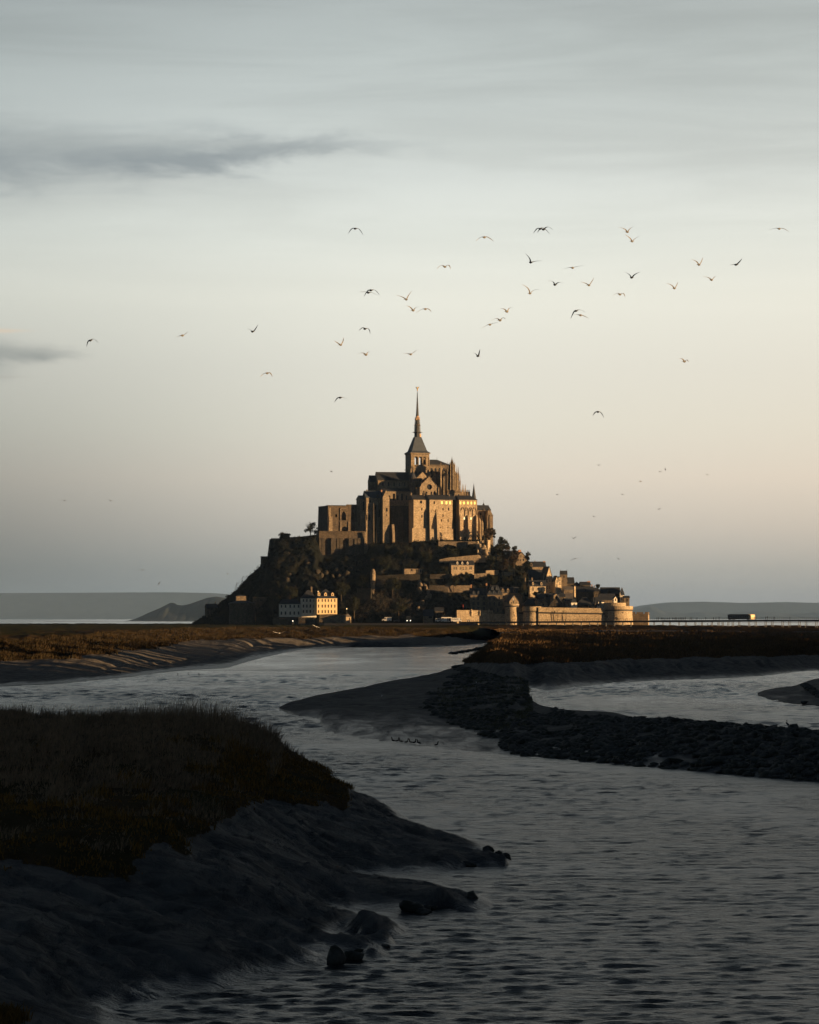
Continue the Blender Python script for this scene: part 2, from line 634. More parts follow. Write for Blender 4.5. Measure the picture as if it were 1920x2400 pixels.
def mat_mud():
    """wet silt; attribute grass blends to dry marsh turf"""
    m, t, bs, out = mat_new('silt_and_turf')
    geo = t.new('ShaderNodeNewGeometry')
    p = geo.outputs['Position']
    at = t.new('ShaderNodeAttribute', attribute_name='grass')
    aw = t.new('ShaderNodeAttribute', attribute_name='wet')
    ag = t.new('ShaderNodeAttribute', attribute_name='green')
    n1 = t.noise(p, 0.11, 5, 0.6)
    n2 = t.noise(p, 1.3, 5, 0.65)
    n3 = t.noise(t.mapping(p, (0.5, 0.08, 1), rot=(0, 0, 0.25)), 1.0, 5, 0.6, 0.5)
    silt = t.mix(t.maprange(n1, 0.35, 0.65, 0, 1), (0.145, 0.138, 0.128, 1), (0.20, 0.185, 0.168, 1))
    n4 = t.noise(p, 0.45, 6, 0.7, 0.8)
    silt = t.mix(t.maprange(n4, 0.46, 0.60, 0, 0.75), silt, (0.060, 0.060, 0.058, 1))
    silt = t.mix(t.maprange(n3, 0.5, 0.7, 0, 0.6), silt, (0.085, 0.083, 0.082, 1))
    wetf = t.maprange(t.math('ADD', aw.outputs['Fac'], t.math('MULTIPLY', t.math('SUBTRACT', n3, 0.5), 0.9)), 0.35, 0.75, 0, 1)
    silt = t.mix(wetf, silt, (0.060, 0.060, 0.062, 1))
    brown = t.mix(t.maprange(n2, 0.35, 0.65, 0, 1), (0.095, 0.062, 0.032, 1), (0.055, 0.040, 0.022, 1))
    brown = t.mix(t.maprange(n1, 0.4, 0.6, 0, 0.7), brown, (0.080, 0.050, 0.024, 1))
    green = t.mix(t.maprange(n1, 0.4, 0.6, 0, 1), (0.040, 0.046, 0.018, 1), (0.060, 0.050, 0.024, 1))
    veg = t.mix(ag.outputs['Fac'], brown, green)
    gf = t.maprange(t.math('ADD', at.outputs['Fac'], t.math('MULTIPLY', t.math('SUBTRACT', n2, 0.5), 0.5)), 0.42, 0.58, 0, 1, True)
    c = t.mix(gf, silt, veg)
    t.link(c, bs.inputs['Base Color'])
    r = t.maprange(wetf, 0, 1, 0.8, 0.36)
    r = t.math('MAXIMUM', r, t.math('MULTIPLY', gf, 0.95))
    t.link(r, bs.inputs['Roughness'])
    sp = t.maprange(wetf, 0, 1, 0.04, 0.16)
    t.link(t.math('MULTIPLY', sp, t.maprange(gf, 0, 1, 1.0, 0.1)), bs.inputs['Specular IOR Level'])
    h = t.math('ADD', t.math('MULTIPLY', n2, 0.35), t.math('MULTIPLY', n3, 0.8))
    bump(t, bs, t.math('ADD', h, t.math('MULTIPLY', n4, 1.2)), 0.4, 1.0)
    return m


M['water'] = mat_water()
M['mud'] = mat_mud()


def build_water():
    mb = MB()
    ys = [-300, 58, 635, 1200, 2500, 6000, 40500]
    for y0, y1 in zip(ys[:-1], ys[1:]):
        z0 = -0.22 if (40 < y0 < 600) else 0.0
        mb.poly((-12000, y0, z0), (12000, y0, z0), (12000, y1, z0), (-12000, y1, z0))
    # the near reach has real waves; beyond it the ripples are finer than a pixel
    nv, nu = 950, 300
    gy = 52 * (640 / 52.0) ** np.linspace(0, 1, nv)
    s = np.linspace(-0.19, 0.17, nu)
    Y = np.repeat(gy[:, None], nu, 1)
    X = s[None, :] * (Y + 25)
    Z = np.zeros_like(X)
    rng = np.random.default_rng(99)
    for i in range(70):
        lam = 0.30 * (1.8 / 0.30) ** (i / 69.0)
        th = math.pi / 2 + 0.08 + rng.normal() * 0.5
        k = 2 * math.pi / lam
        amp = 0.0048 * lam ** 0.80
        env = 0.35 + 1.3 * np.clip(fbm(X / (lam * 7) + i, Y / (lam * 11) - i, 2, 500 + i) + .45, 0, 1)
        Z += amp * env * np.sin(k * (X * math.cos(th) + Y * math.sin(th)) + rng.random() * 6.28 + 2.0 * fbm(X / (lam * 5), Y / (lam * 6), 1, 700 + i))
    far = np.interp(Y, [170, 290], [0, 1])
    for i in range(34):
        lam = 1.6 * (6.0 / 1.6) ** (i / 33.0)
        th = math.pi / 2 + rng.normal() * 0.85
        k = 2 * math.pi / lam
        env = 0.2 + 1.6 * np.clip(fbm(X / (lam * 3) + i, Y / (lam * 6) - i, 1, 900 + i) + .45, 0, 1)
        Z += far * 0.0062 * lam ** 0.75 * env * np.sin(k * (X * math.cos(th) + Y * math.sin(th)) + rng.random() * 6.28 + 2.2 * fbm(X / (lam * 3), Y / (lam * 4), 1, 950 + i))
    calm = 0.35 + 0.9 * np.clip(fbm(X / 16 + Y / 80, Y / 55, 3, 777) * 2.2 + .5, 0, 1)
    edge = np.clip((Y - 54) / 8, 0, 1) * np.clip((636 - Y) / 60, 0.0, 1)
    Z = Z * calm * edge * np.interp(Y, [60, 140, 300, 640], [1.25, 1.0, 1.0, .8])
    V = np.stack([X, Y, Z], -1)
    V = V.reshape(-1, 3)
    o = np_object('river', V, grid_faces(nv, nu), M['water'], smooth=True)
    tag(o, kind='structure')
    o = mb.build('water', M['water'])
    tag(o, kind='structure')
    # deep mud bed so the ground goes on under the water
    mb = MB()
    mb.poly((-12000, -300, -2.5), (12000, -300, -2.5), (12000, 40500, -2.5), (-12000, 40500, -2.5))
    tag(mb.build('river_bed', M['wood']), kind='structure')


def rows_px(spec):
    """spec rows: list of (px, py, Z) -> world"""
    return [[list(G(x, y, z)) for x, y, z in row] for row in spec]


TERR = {}


def build_left_marsh():
    xs = [-1500, -700, -250, 0, 74, 148, 223, 300, 380, 456, 530, 600, 700, 825, 940, 1030, 1085, 1150]
    wl = [1700, 1650, 1622, 1610, 1606, 1602, 1595, 1588, 1577, 1570, 1566, 1546, 1524, 1516.5, 1516.5, 1516, 1514, 1507]
    mid = [1610, 1590, 1585, 1580, 1578, 1574, 1568, 1560, 1548, 1537, 1528, 1512, 1510, 1506, 1506, 1507, 1506, 1504]
    gb = [1560, 1553, 1549, 1547, 1545, 1546, 1540, 1530, 1518, 1504, 1499, 1497, 1495, 1492, 1491, 1493, 1496, 1502]
    gt = [1520, 1514, 1511, 1510, 1508, 1500, 1491, 1485, 1479, 1475.5, 1474.5, 1473.5, 1472.5, 1473, 1474, 1476, 1482, 1499]
    zgb = [2.8, 2.8, 2.8, 2.8, 2.8, 2.8, 3.0, 3.1, 3.2, 3.4, 3.5, 3.6, 3.6, 3.6, 3.5, 2.8, 1.8, .5]
    zgt = [5.0, 5.0, 5.0, 5.0, 5.0, 5.2, 5.4, 5.5, 5.6, 5.8, 5.8, 5.8, 5.8, 5.8, 5.7, 5.5, 4.4, .9]
    n = len(xs)
    r0 = [(x, y + 7, -1.2) for x, y in zip(xs, wl)]
    r1 = [(x, y, 0.0) for x, y in zip(xs, wl)]
    r2 = [(x, m_, 0.45 * z) for x, m_, z in zip(xs, mid, zgb)]
    r3 = [(x, y, z) for x, y, z in zip(xs, gb, zgb)]
    r4 = [(x, y, z) for x, y, z in zip(xs, gt, zgt)]
    W = rows_px([r0, r1, r2, r3, r4])
    # plateau towards the mount and the far edge of the marsh
    p5, p6, p7 = [], [], []
    for i, x in enumerate(xs):
        top = Vector(W[4][i])
        Y5 = top.y + 0.55 * (2250 - top.y)
        p5.append([(x - 960) * Y5 / F, Y5, 6.3])
        p6.append([(x - 960) * 2330 / F, 2330 + 30 * math.sin(i * 1.7), 6.5])
        p7.append([(x - 960) * 2400 / F, 2440, -1.5])
    W += [p5, p6, p7]
    nu = 400
    V, tv, tu = loft(W, nu, [6, 24, 24, 26, 56, 34, 6])
    R = np.repeat(tv[:, None], nu, 1)
    X, Y, Z = V[..., 0], V[..., 1], V[..., 2]
    k = Y / 700.0
    wv = fbm(X / 9, Y / 34, 4, 3)
    face = np.clip(1 - np.abs(R - 3.5) / 1.2, 0, 1)
    Z = Z + fbm(X / 5.0, Y / 22, 4, 5) * 1.0 * np.clip(R - 2.6, 0, 1) * (1 + face) * (R < 6.5)
    Z = Z + fbm(X / 3.5, Y / 30, 3, 8) * 0.5 * np.clip(R - 1.0, 0, 1)
    # little runnels cutting down the mud to the water
    Z = Z - 0.35 * np.clip(fbm(X / 2.2, Y / 60, 3, 19) * 4, 0, 1) * np.clip(1 - np.abs(R - 1.8), 0, 1)
    # a drain cut through the bank
    V = np.stack([X, Y, Z], -1)
    grass = np.clip((R - 2.85) * 2.2 + wv * 1.3, 0, 1)
    green = np.clip((R - 4.05) * 2.5 + fbm(X / 40, Y / 120, 3, 9) * 3.0, 0, 1) * (X < 60)
    wet = np.clip(1.15 - (R - 1) * 1.5, 0, 1)
    o = np_object('marsh_left', V.reshape(-1, 3), grid_faces(len(tv), nu), M['mud'], smooth=True,
                  attr={'grass': grass.ravel(), 'wet': wet.ravel(), 'green': green.ravel()})
    tag(o, kind='structure')
    TERR['left'] = (V, R, grass)


def build_right_marsh():
    r0 = [(1030, 1582), (1075, 1592), (1120, 1606), (1180, 1616), (1240, 1618), (1290, 1622), (1354, 1615), (1458, 1605), (1558, 1599), (1688, 1594), (1800, 1587), (1920, 1575), (2300, 1568), (2900, 1560)]
    z0 = [0.2, 0.4, .6, .4, -.25, -.25, -.25, -.25, -.25, -.25, -.25, -.25, -.25, -.25]
    r1 = [(1055, 1572), (1095, 1578), (1140, 1588), (1190, 1592), (1245, 1596), (1290, 1593), (1354, 1590), (1458, 1586), (1558, 1580), (1688, 1574), (1800, 1569), (1920, 1562), (2300, 1556), (2900, 1550)]
    r2 = [(1080, 1562), (1105, 1564), (1145, 1565), (1190, 1564), (1245, 1563), (1290, 1562), (1354, 1558), (1458, 1554), (1558, 1550), (1688, 1546), (1800, 1543.5), (1920, 1541), (2300, 1538), (2900, 1534)]
    r3 = [(1090, 1555), (1110, 1555), (1150, 1555), (1190, 1555), (1245, 1554), (1290, 1552), (1354, 1550), (1458, 1546), (1558, 1543), (1688, 1540), (1800, 1538), (1920, 1536), (2300, 1532), (2900, 1528)]
    r4 = [(1120, 1532), (1140, 1527), (1170, 1522), (1205, 1518), (1250, 1515), (1295, 1512), (1354, 1510), (1458, 1508), (1558, 1507), (1688, 1507), (1800, 1508), (1920, 1510), (2300, 1510), (2900, 1508)]
    r5 = [(1172, 1499), (1182, 1495), (1200, 1492), (1225, 1489), (1260, 1486), (1300, 1484), (1354, 1483), (1458, 1484), (1558, 1487), (1688, 1492), (1800, 1496), (1920, 1498), (2300, 1496), (2900, 1494)]
    W = rows_px([[(x, y, z) for (x, y), z in zip(r0, z0)]])
    Yp = [p[1] for p in W[0]]
    for r, dY, zmax in ((r1, 14, 9), (r2, 34, 9), (r3, 30, 9), (r4, 25, 4.9), (r5, 40, 5.6)):
        row = []
        for i, (x, y) in enumerate(r):
            Yn = max(Yp[i] + dY * (0.6 if x < 1200 else 1), (H - zmax) * F / (y - YH) if zmax < 9 else 0)
            row.append(list(P(x, y, Yn)))
            Yp[i] = Yn
        W.append(row)
    p6, p7, p8, p9 = [], [], [], []
    for i, (x, y) in enumerate(r5):
        top = Vector(W[5][i])
        Y6 = 1500 if x > 1250 else 1560
        xx = x if x > 1200 else x - 20
        p6.append([(xx - 960) * Y6 / F, Y6, 5.2])
        Yf = 1760.0 if x > 1480 else 1930.0
        p7.append([(xx - 100 * (x < 1200) - 960) * Yf / F, Yf, 6.45])
        Yg = 1800.0 if x > 1480 else 2050.0
        p8.append([(xx - 100 * (x < 1200) - 960) * Yg / F, Yg + (0 if x > 1480 else 40), 6.0 if x < 1480 else 4.5])
        p9.append([(xx - 100 * (x < 1200) - 960) * Yg / F, Yg + 100, -1.5])
    W += [p6, p7, p8, p9]
    nu = 420
    V, tv, tu = loft(W, nu, [14, 20, 8, 34, 40, 26, 26, 6, 6])
    R = np.repeat(tv[:, None], nu, 1)
    X, Y, Z = V[..., 0], V[..., 1], V[..., 2]
    Z = Z + fbm(X / 5, Y / 30, 4, 31) * 1.1 * np.clip(R - 3.0, 0, 1) * (R < 8)
    Z = Z + fbm(X / 2.4, Y / 20, 3, 34) * 0.7 * np.clip(R - 0.6, 0, 1) * (R < 3.2)
    Z = Z + fbm(X / 1.1, Y / 7, 4, 41) * 0.8 * np.clip((R - 0.8) * 2, 0, 1) * np.clip((3.4 - R) * 2, 0, 1)
    # gullied scarp
    Z = Z - 0.9 * np.clip(fbm(X / 1.8, Y / 80, 3, 40) * 3, 0, 1) * np.clip(1 - np.abs(R - 1.7) / .6, 0, 1)
    V = np.stack([X, Y, Z], -1)
    grass = np.clip((R - 2.8) * 2.5 + fbm(X / 9, Y / 40, 3, 33) * 1.4, 0, 1)
    # bare sand strips between the marsh and the bridge
    strip = np.clip(1 - np.abs(R - 5.55 + 0.15 * np.sin(X / 30)) / 0.16, 0, 1) * (fbm(X / 25, Y / 90, 3, 44) > -0.02)
    grass = np.where(strip > 0.2, 0.15, grass)
    green = np.clip(fbm(X / 30, Y / 70, 3, 46) * 3 - 0.5, 0, 0.6)
    wet = np.clip(1.15 - R * 0.85, 0, 1)
    o = np_object('marsh_right', V.reshape(-1, 3), grid_faces(len(tv), nu), M['mud'], smooth=True,
                  attr={'grass': grass.ravel(), 'wet': wet.ravel(), 'green': green.ravel()})
    tag(o, kind='structure')
    TERR['right'] = (V, R, grass)


def build_peninsula():
    B = [(655, 1662, 0.0), (684, 1649, .25), (762, 1630, .45), (840, 1617, .6), (900, 1602, .7), (959, 1592, .8), (1022, 1580, .9), (1059, 1569, 1.1),
         (1110, 1567, 1.4), (1178, 1569, 1.6), (1232, 1600, 1.3), (1234, 1636, .9), (1263, 1655, .8), (1302, 1665, .9), (1358, 1670, 1.3), (1436, 1675, 1.3),
         (1491, 1688, 1.5), (1595, 1695, 1.6), (1688, 1704, 1.6), (1762, 1708, 1.7), (1837, 1714, 1.7), (1920, 1722, 1.7), (2300, 1760, 1.7)]
    Fr = [(655, 1664), (697, 1678), (748, 1685), (753, 1705), (790, 1720), (848, 1730), (922, 1739), (1011, 1750), (1060, 1756), (1115, 1762), (1170, 1766),
          (1231, 1770), (1300, 1776), (1360, 1782), (1420, 1788), (1510, 1796), (1598, 1804), (1650, 1809), (1720, 1815), (1787, 1821), (1860, 1827), (1920, 1832), (2300, 1866)]
    b = np.array([list(G(*q)) for q in B])
    f = np.array([list(G(x, y, 0)) for x, y in Fr])
    n = len(B)
    tu = np.linspace(0, n - 1, 760)
    b, f = catmull(b, tu), catmull(f, tu)
    nv = 115
    T = np.linspace(-0.22, 1.10, nv)[:, None]
    X = b[:, 0] * (1 - T) + f[:, 0] * T
    Y = b[:, 1] * (1 - T) + f[:, 1] * T
    hb = b[:, 2][None, :]
    Tc = np.clip(T, 0, 1)
    Z = hb * (1 - Tc) ** 0.75 + 0.35 * np.sin(np.pi * Tc) * np.clip(hb / 0.8, 0, 1)
    Z = np.where(T < 0, hb + (T / 0.22) * (hb + 1.6) , Z)
    Z = np.where(T > 1, -(T - 1) * 9, Z)
    U = np.repeat(tu[None, :], nv, 0)
    Z = Z + 0.26 * np.clip((1 - Tc) * 14, 0, 1) * (T > 0)
    inner = np.clip(np.minimum((T + 0.02) * 8, (1.0 - T) * 6), 0, 1)
    Z = Z + fbm(X / 4.2, Y / 17, 4, 51) * 0.45 * inner + 0.10 * np.sin(Y / 5.0 + X / 3.5 + 3 * fbm(X / 12, Y / 40, 2, 52)) * inner
    V = np.stack([X, Y, Z], -1)
    wet = np.clip(T * 1.6 - 0.95 + 0 * U, 0, 1) + 0.1
    zer = np.zeros_like(X)
    o = np_object('mud_spit', V.reshape(-1, 3), grid_faces(nv, len(tu)), M['mud'], smooth=True,
                  attr={'grass': zer.ravel(), 'wet': (wet + zer).ravel(), 'green': zer.ravel()})
    tag(o, kind='structure')
    TERR['spit'] = (V, np.repeat(T, len(tu), 1), U)


def build_sand_bar():
    B = [(1776, 1629, 0.02), (1800, 1621, .15), (1830, 1616, .25), (1862, 1612, .5), (1885, 1604, 1.0), (1910, 1596, 1.4), (1950, 1592, 1.5), (2100, 1588, 1.5)]
    Fr = [(1776, 1630), (1790, 1636), (1815, 1643), (1845, 1649), (1870, 1652), (1900, 1655), (1950, 1659), (2100, 1668)]
    b = np.array([list(G(*q)) for q in B])
    f = np.array([list(G(x, y, 0)) for x, y in Fr])
    tu = np.linspace(0, len(B) - 1, 120)
    b, f = catmull(b, tu), catmull(f, tu)
    T = np.linspace(-0.3, 1.1, 60)[:, None]
    X = b[:, 0] * (1 - T) + f[:, 0] * T
    Y = b[:, 1] * (1 - T) + f[:, 1] * T
    Tc = np.clip(T, 0, 1)
    Z = (b[:, 2][None, :] + 0.12) * (1 - Tc) ** 0.9 + 0.20 * np.clip((1 - Tc) * 8, 0, 1)
    Z = np.where(T < 0, b[:, 2][None, :] + T / 0.3 * (b[:, 2][None, :] + 1.2), Z)
    Z = np.where(T > 1, -(T - 1) * 8, Z) + fbm(X / 3, Y / 12, 3, 61) * 0.25 * np.clip(np.minimum(T * 6, (1 - T) * 6), 0, 1)
    V = np.stack([X, Y, Z], -1)
    z = np.zeros(X.size)
    o = np_object('sand_bar', V.reshape(-1, 3), grid_faces(60, len(tu)), M['mud'], smooth=True,
                  attr={'grass': z, 'wet': z + 0.45, 'green': z})
    tag(o, kind='structure')
    TERR['bar'] = V


def build_foreground():
    pts = []
    ZF = 0.64

    def add(L):
        for x, y, z in L:
            pts.append(tuple(G(x, y, z * ZF)))
    sil = [(-900, 1668, 5.0), (-400, 1670, 5.0), (0, 1678, 5.0), (243, 1691, 5.0), (487, 1699, 4.9), (590, 1707, 4.6), (632, 1760, 3.7), (690, 1788, 3.2),
           (755, 1815, 2.8), (815, 1870, 2.15), (856, 1893, 1.8), (903, 1916, 1.45), (970, 1940, 1.1), (1013, 1955, .85), (1072, 1972, .6), (1135, 1994, .3)]
    add([(x, y + 7, z) for x, y, z in sil])
    # far side falls to the water
    for x, y, z in sil:
        z *= ZF
        g = G(x, y + 7, z)
        pts.append((g.x + 2.5, g.y + 8, z * 0.35 - 0.3))
        pts.append((g.x + 5, g.y + 18, -1.2))
    tip = G(1196, 2016, 0.02)
    pts += [(tip.x, tip.y, 0.02), (tip.x + 2, tip.y + 5, -1.0), (tip.x + 6, tip.y, -1.2), (tip.x + 3, tip.y - 5, -1.0)]
    # plateau and slopes facing the camera
    add([(-900, 1800, 4.9), (-400, 1850, 4.8), (0, 1850, 4.8), (240, 1850, 4.7), (480, 1850, 4.3), (-400, 1960, 4.4), (0, 1960, 4.3), (260, 1960, 4.2), (420, 1930, 4.1),
         (-400, 2040, 3.7), (0, 2030, 3.7), (300, 2030, 3.3), (480, 2000, 3.3), (600, 1950, 3.0), (580, 1890, 3.9), (650, 1850, 3.3), (700, 1875, 2.9), (760, 1920, 2.3),
         (700, 1990, 2.2), (800, 1960, 1.75), (860, 1990, 1.2), (900, 1960, 1.3), (1000, 2005, .65), (1080, 2006, .65), (1130, 2008, .55), (1165, 2011, .45), (1186, 2014, .35),
         (560, 2060, 2.5), (640, 2060, 2.0), (760, 2010, 1.5), (0, 2200, 2.4), (300, 2200, 1.5), (-400, 2200, 2.6), (460, 2120, 2.0), (560, 2150, 1.5), (640, 2130, 1.4),
         (0, 2380, 1.2), (160, 2330, .8), (300, 2325, .3), (140, 2420, .5), (0, 2600, 1.3), (-400, 2500, 2.0), (-900, 2500, 2.6), (-300, 2900, 1.6)])
    # waterline round the spurs
    add([(1192, 2026, 0), (1104, 2031, 0), (1064, 2037, .02), (1013, 2047, .03), (940, 2045, .08), (870, 2036, .25), (830, 2040, .4),
         (907, 2070, .95), (850, 2050, 1.1), (994, 2089, .75), (1033, 2104, .55), (1075, 2117, .35), (1035, 2128, 0), (998, 2145, 0), (954, 2145, 0), (938, 2133, .15),
         (780, 2132, .85), (840, 2148, .8), (875, 2162, .75), (760, 2178, .85), (840, 2200, .6), (868, 2212, .5), (880, 2130, .1), (820, 2120, .3), (760, 2110, .75), (796, 2141, .6), (860, 2156, .8), (899, 2178, .6), (902, 2199, 0), (870, 2199, .0), (835, 2185, .05), (800, 2172, .1),
         (740, 2160, .6), (836, 2188, .6), (883, 2215, .4), (905, 2226, 0), (836, 2236, 0), (787, 2258, 0), (730, 2200, .6), (680, 2190, .9), (650, 2240, .5), (718, 2270, 0), (640, 2275, .1),
         (560, 2285, .15), (560, 2230, .8), (440, 2230, 1.1), (440, 2310, .18), (560, 2305, 0), (470, 2334, 0), (380, 2338, 0), (300, 2345, .02), (282, 2356, 0),
         (313, 2388, 0), (360, 2420, -.05), (240, 2380, .25), (400, 2380, -.3), (600, 2350, -.5), (800, 2300, -.5), (950, 2230, -.5), (1100, 2170, -.6), (1200, 2060, -.7),
         (1040, 2070, -.02), (1100, 2060, -.15), (990, 2170, -.3), (1150, 2110, -.6), (700, 2420, -1.0), (500, 2600, -1.2)])
    A = np.array(pts)
    sx, sy = 1.0, 0.42
    q = np.stack([A[:, 0] * sx, A[:, 1] * sy], -1)

    def kern(r):
        return r ** 1.35 * -1.0
    D = np.sqrt(((q[:, None] - q[None]) ** 2).sum(-1))
    n = len(q)
    K = kern(D) + np.eye(n) * -0.02
    Pm = np.concatenate([np.ones((n, 1)), q], 1)
    Mx = np.block([[K, Pm], [Pm.T, np.zeros((3, 3))]])
    sol = np.linalg.solve(Mx, np.concatenate([A[:, 2], np.zeros(3)]))

    def height(X, Y):
        g = np.stack([X * sx, Y * sy], -1)
        out = np.zeros(len(g))
        for s in range(0, len(g), 20000):
            gg = g[s:s + 20000]
            r = np.sqrt(((gg[:, None] - q[None]) ** 2).sum(-1))
            out[s:s + 20000] = kern(r) @ sol[:n] + sol[n] + gg @ sol[n + 1:]
        return out
    nu, nv = 430, 500
    gx = np.concatenate([np.linspace(-75, -30, 50, endpoint=False), np.linspace(-30, 9, nu - 50)])
    gy = 60 * (275 / 60.0) ** np.linspace(0, 1, nv)
    X, Y = np.meshgrid(gx, gy)
    Z = height(X.ravel(), Y.ravel()).reshape(X.shape)
    Z = np.clip(Z, -1.5, 3.6)
    # grass mask follows the photographed edge of the turf
    px = 960 + X / Y * F
    edge_x = np.array([-4000, 0, 300, 480, 560, 620, 700, 760, 815, 830])
    edge_y = np.array([2050, 2035, 2030, 1975, 1900, 1862, 1872, 1880, 1885, 1800])
    py = YH + (H - Z) / Y * F
    ey = np.interp(px, edge_x, edge_y)
    wob = fbm(X / 1.3, Y / 4.0, 4, 71) * 95
    grass = np.clip((ey - py + wob) / 30 + 0.5, 0, 1) * (px < 835)
    hill = np.clip(Z / 0.5, 0, 1)
    Z = Z + fbm(X / 1.0, Y / 1.7, 4, 72) * 0.17 * hill + fbm(X / 3.6, Y / 6, 3, 73) * 0.5 * hill
    # slumped ledges along the contours, clods and runnels
    fr_ = np.mod(Z * 2.6 + 1.6 * fbm(X / 2.0, Y / 3.0, 4, 171) + 5, 1.0)
    Z = Z + (fr_ ** 4 - .2) * .11 * hill * (1 - grass)
    cl = np.clip(fbm(X / .35, Y / .6, 3, 172) - .08, 0, 1)
    Z = Z + cl * .12 * hill * (1 - grass) * np.clip(fbm(X / 3, Y / 4, 2, 173) * 4 + .5, 0, 1)
    ridge = np.abs(fbm((X * .8 + Y * .5) / 2.2, (Y * .8 - X * .5) / 7.0, 4, 74))
    Z = Z - np.clip(0.10 - ridge, 0, 1) * 2.2 * hill * (1 - grass)
    Z = Z + grass * 0.16
    wet = np.clip(1.1 - Z / 0.45, 0, 1)
    V = np.stack([X, Y, Z], -1)
    o = np_object('river_bank', V.reshape(-1, 3), grid_faces(nv, nu), M['mud'], smooth=True,
                  attr={'grass': grass.ravel(), 'wet': wet.ravel(), 'green': (grass * np.clip(fbm(X / 3, Y / 9, 3, 76) * 3, 0, .6)).ravel()})
    tag(o, kind='structure')
    TERR['fore'] = (X, Y, Z, grass, px, py)


build_haze()
build_water()
build_left_marsh()
build_right_marsh()
build_peninsula()
build_sand_bar()
build_foreground()


def build_hills():
    m = mat_flat('far_hill_ground', (0.028, 0.036, 0.040), 0.95, 0.1, var=0.35, scale=0.01)

    def ridge(name, Yd, prof, depth, seed, rough=2.0):
        xs = np.linspace(prof[0][0], prof[-1][0], 260)
        ys = np.interp(xs, [p[0] for p in prof], [p[1] for p in prof])
        X = (xs - 960) * Yd / F
        Zt = np.maximum(H - (ys - YH) * Yd / F, -3)
        rows = []
        for k, s in ((0, 0.0), (0.16, .18), (0.4, .55), (0.7, .86), (1.0, 1.0), (1.3, .85), (2.0, -.05)):
            nz = fbm(X / (depth * .05) + k * 5, X * 0 + k * 3, 4, seed) * rough * 14 * (0.1 < s < 0.99)
            rows.append(np.stack([X, Yd - depth * (1 - k), np.where(Zt > 0, Zt * s, -3 * (1 + 0 * Zt)) + nz * np.clip(Zt / 60, 0, 1) + (fbm(X / 60, X * 0, 3, seed + 4) * 9 * (s == 1.0)) - 2], -1) if False else
                        np.stack([X, np.full_like(X, Yd - depth * (1 - k)), Zt * s + nz * np.clip(Zt / 60, 0, 1) + fbm(X / 55, X * 0, 3, seed + 4) * rough * 2.2 * (s > 0.9) - 2 * (s < .1)], -1))
        V, tv, tu = loft(np.array(rows), 520, 40)
        o = np_object(name, V.reshape(-1, 3), grid_faces(40, 520), m, smooth=False)
        tag(o, kind='structure')
    ridge('headland', 12200, [(318, 1456), (330, 1452), (353, 1436), (381, 1423.5), (396, 1415), (402, 1412.5), (408, 1413), (414, 1417), (430, 1419), (445, 1416),
                          (459, 1411), (487, 1401), (507, 1398), (528, 1401), (580, 1396), (660, 1404), (760, 1420), (860, 1440), (900, 1456)], 700, 5, 1.0)
    ridge('far_hills', 39500, [(-900, 1392), (-400, 1388), (0, 1390), (200, 1389), (400, 1388), (500, 1390), (620, 1398), (760, 1410), (1000, 1430), (1200, 1432), (1400, 1428),
                           (1480, 1424), (1500, 1419), (1520, 1417), (1560, 1412), (1650, 1410), (1740, 1413), (1840, 1411), (1920, 1413), (2300, 1408), (2900, 1415)], 1300, 15, 0.9)
    ridge('right_hills', 34000, [(1200, 1452), (1380, 1446), (1470, 1436), (1505, 1425), (1520, 1420.5), (1532, 1422), (1550, 1431), (1600, 1438), (1640, 1434), (1700, 1438),
                             (1780, 1432), (1850, 1438), (1895, 1437), (1903, 1434), (1925, 1434), (1980, 1440), (2400, 1436), (2900, 1448)], 900, 25, 0.9)
    # low sandflats in the bay
    ms = mat_flat('wet_sandflat', (0.10, 0.095, 0.085), 0.35, 0.5, var=0.2, scale=0.01)
    mb = MB()
    for (x0, x1, y, w) in ((-900, 360, 1452.6, .9), (-600, 250, 1455.6, .8), (100, 700, 1457.2, .5), (1400, 2400, 1453.6, .8), (1550, 2600, 1458.6, .9), (-900, 80, 1459.5, .5)):
        n = 60
        xs = np.linspace(x0, x1, n)
        for i in range(n - 1):
            q = []
            for x, s in ((xs[i], -1), (xs[i + 1], -1), (xs[i + 1], 1), (xs[i], 1)):
                env = math.sin(math.pi * min(1, max(0, (x - x0) / (x1 - x0)))) ** .4
                g = G(x, y + s * w * env * (0.6 + 0.4 * math.sin(x * .021 + s)) + 0.001 * s, 0.0)
                q.append((g.x, g.y, 0.3))
            mb.poly(*q)
    tag(mb.build('sandflats', ms), kind='structure')


build_hills()
# ------------------------------------------------------------------ the rock mount
MT_X = [455, 484, 513, 550, 585, 608, 624, 634, 641, 683, 742, 752, 858, 866, 950, 1050, 1120, 1150, 1185, 1215, 1260, 1300, 1340, 1380, 1420, 1455, 1482]
MT_Y = [1463, 1442, 1418, 1387, 1349, 1329, 1312, 1290, 1266, 1262, 1256, 1302, 1300, 1276, 1272, 1266, 1268, 1276, 1300, 1318, 1335, 1362, 1374, 1384, 1400, 1425, 1462]
MT_CX, MT_CY, MT_A, MT_B = 2.0, 2055.0, 141.0, 112.0
MT_TOPY = 2024.0
BASE_Z = 6.9


def mt_base_y(X):
    q = np.clip(1 - ((np.asarray(X, float) - MT_CX) / MT_A) ** 2, 0.0, 1)
    return MT_CY - MT_B * q ** 0.5


def mt_ground(px, py, inset=0.0):
    """depth of the mount's surface seen at a photo pixel"""
    ty = np.interp(px, MT_X, MT_Y)
    s = min(1.0, max(0.0, (1463.0 - py) / max(1463.0 - ty, 1.0)))
    yb = float(mt_base_y((px - 960) * 2000.0 / F))
    return yb + (MT_TOPY - yb) * s ** 0.85 - inset


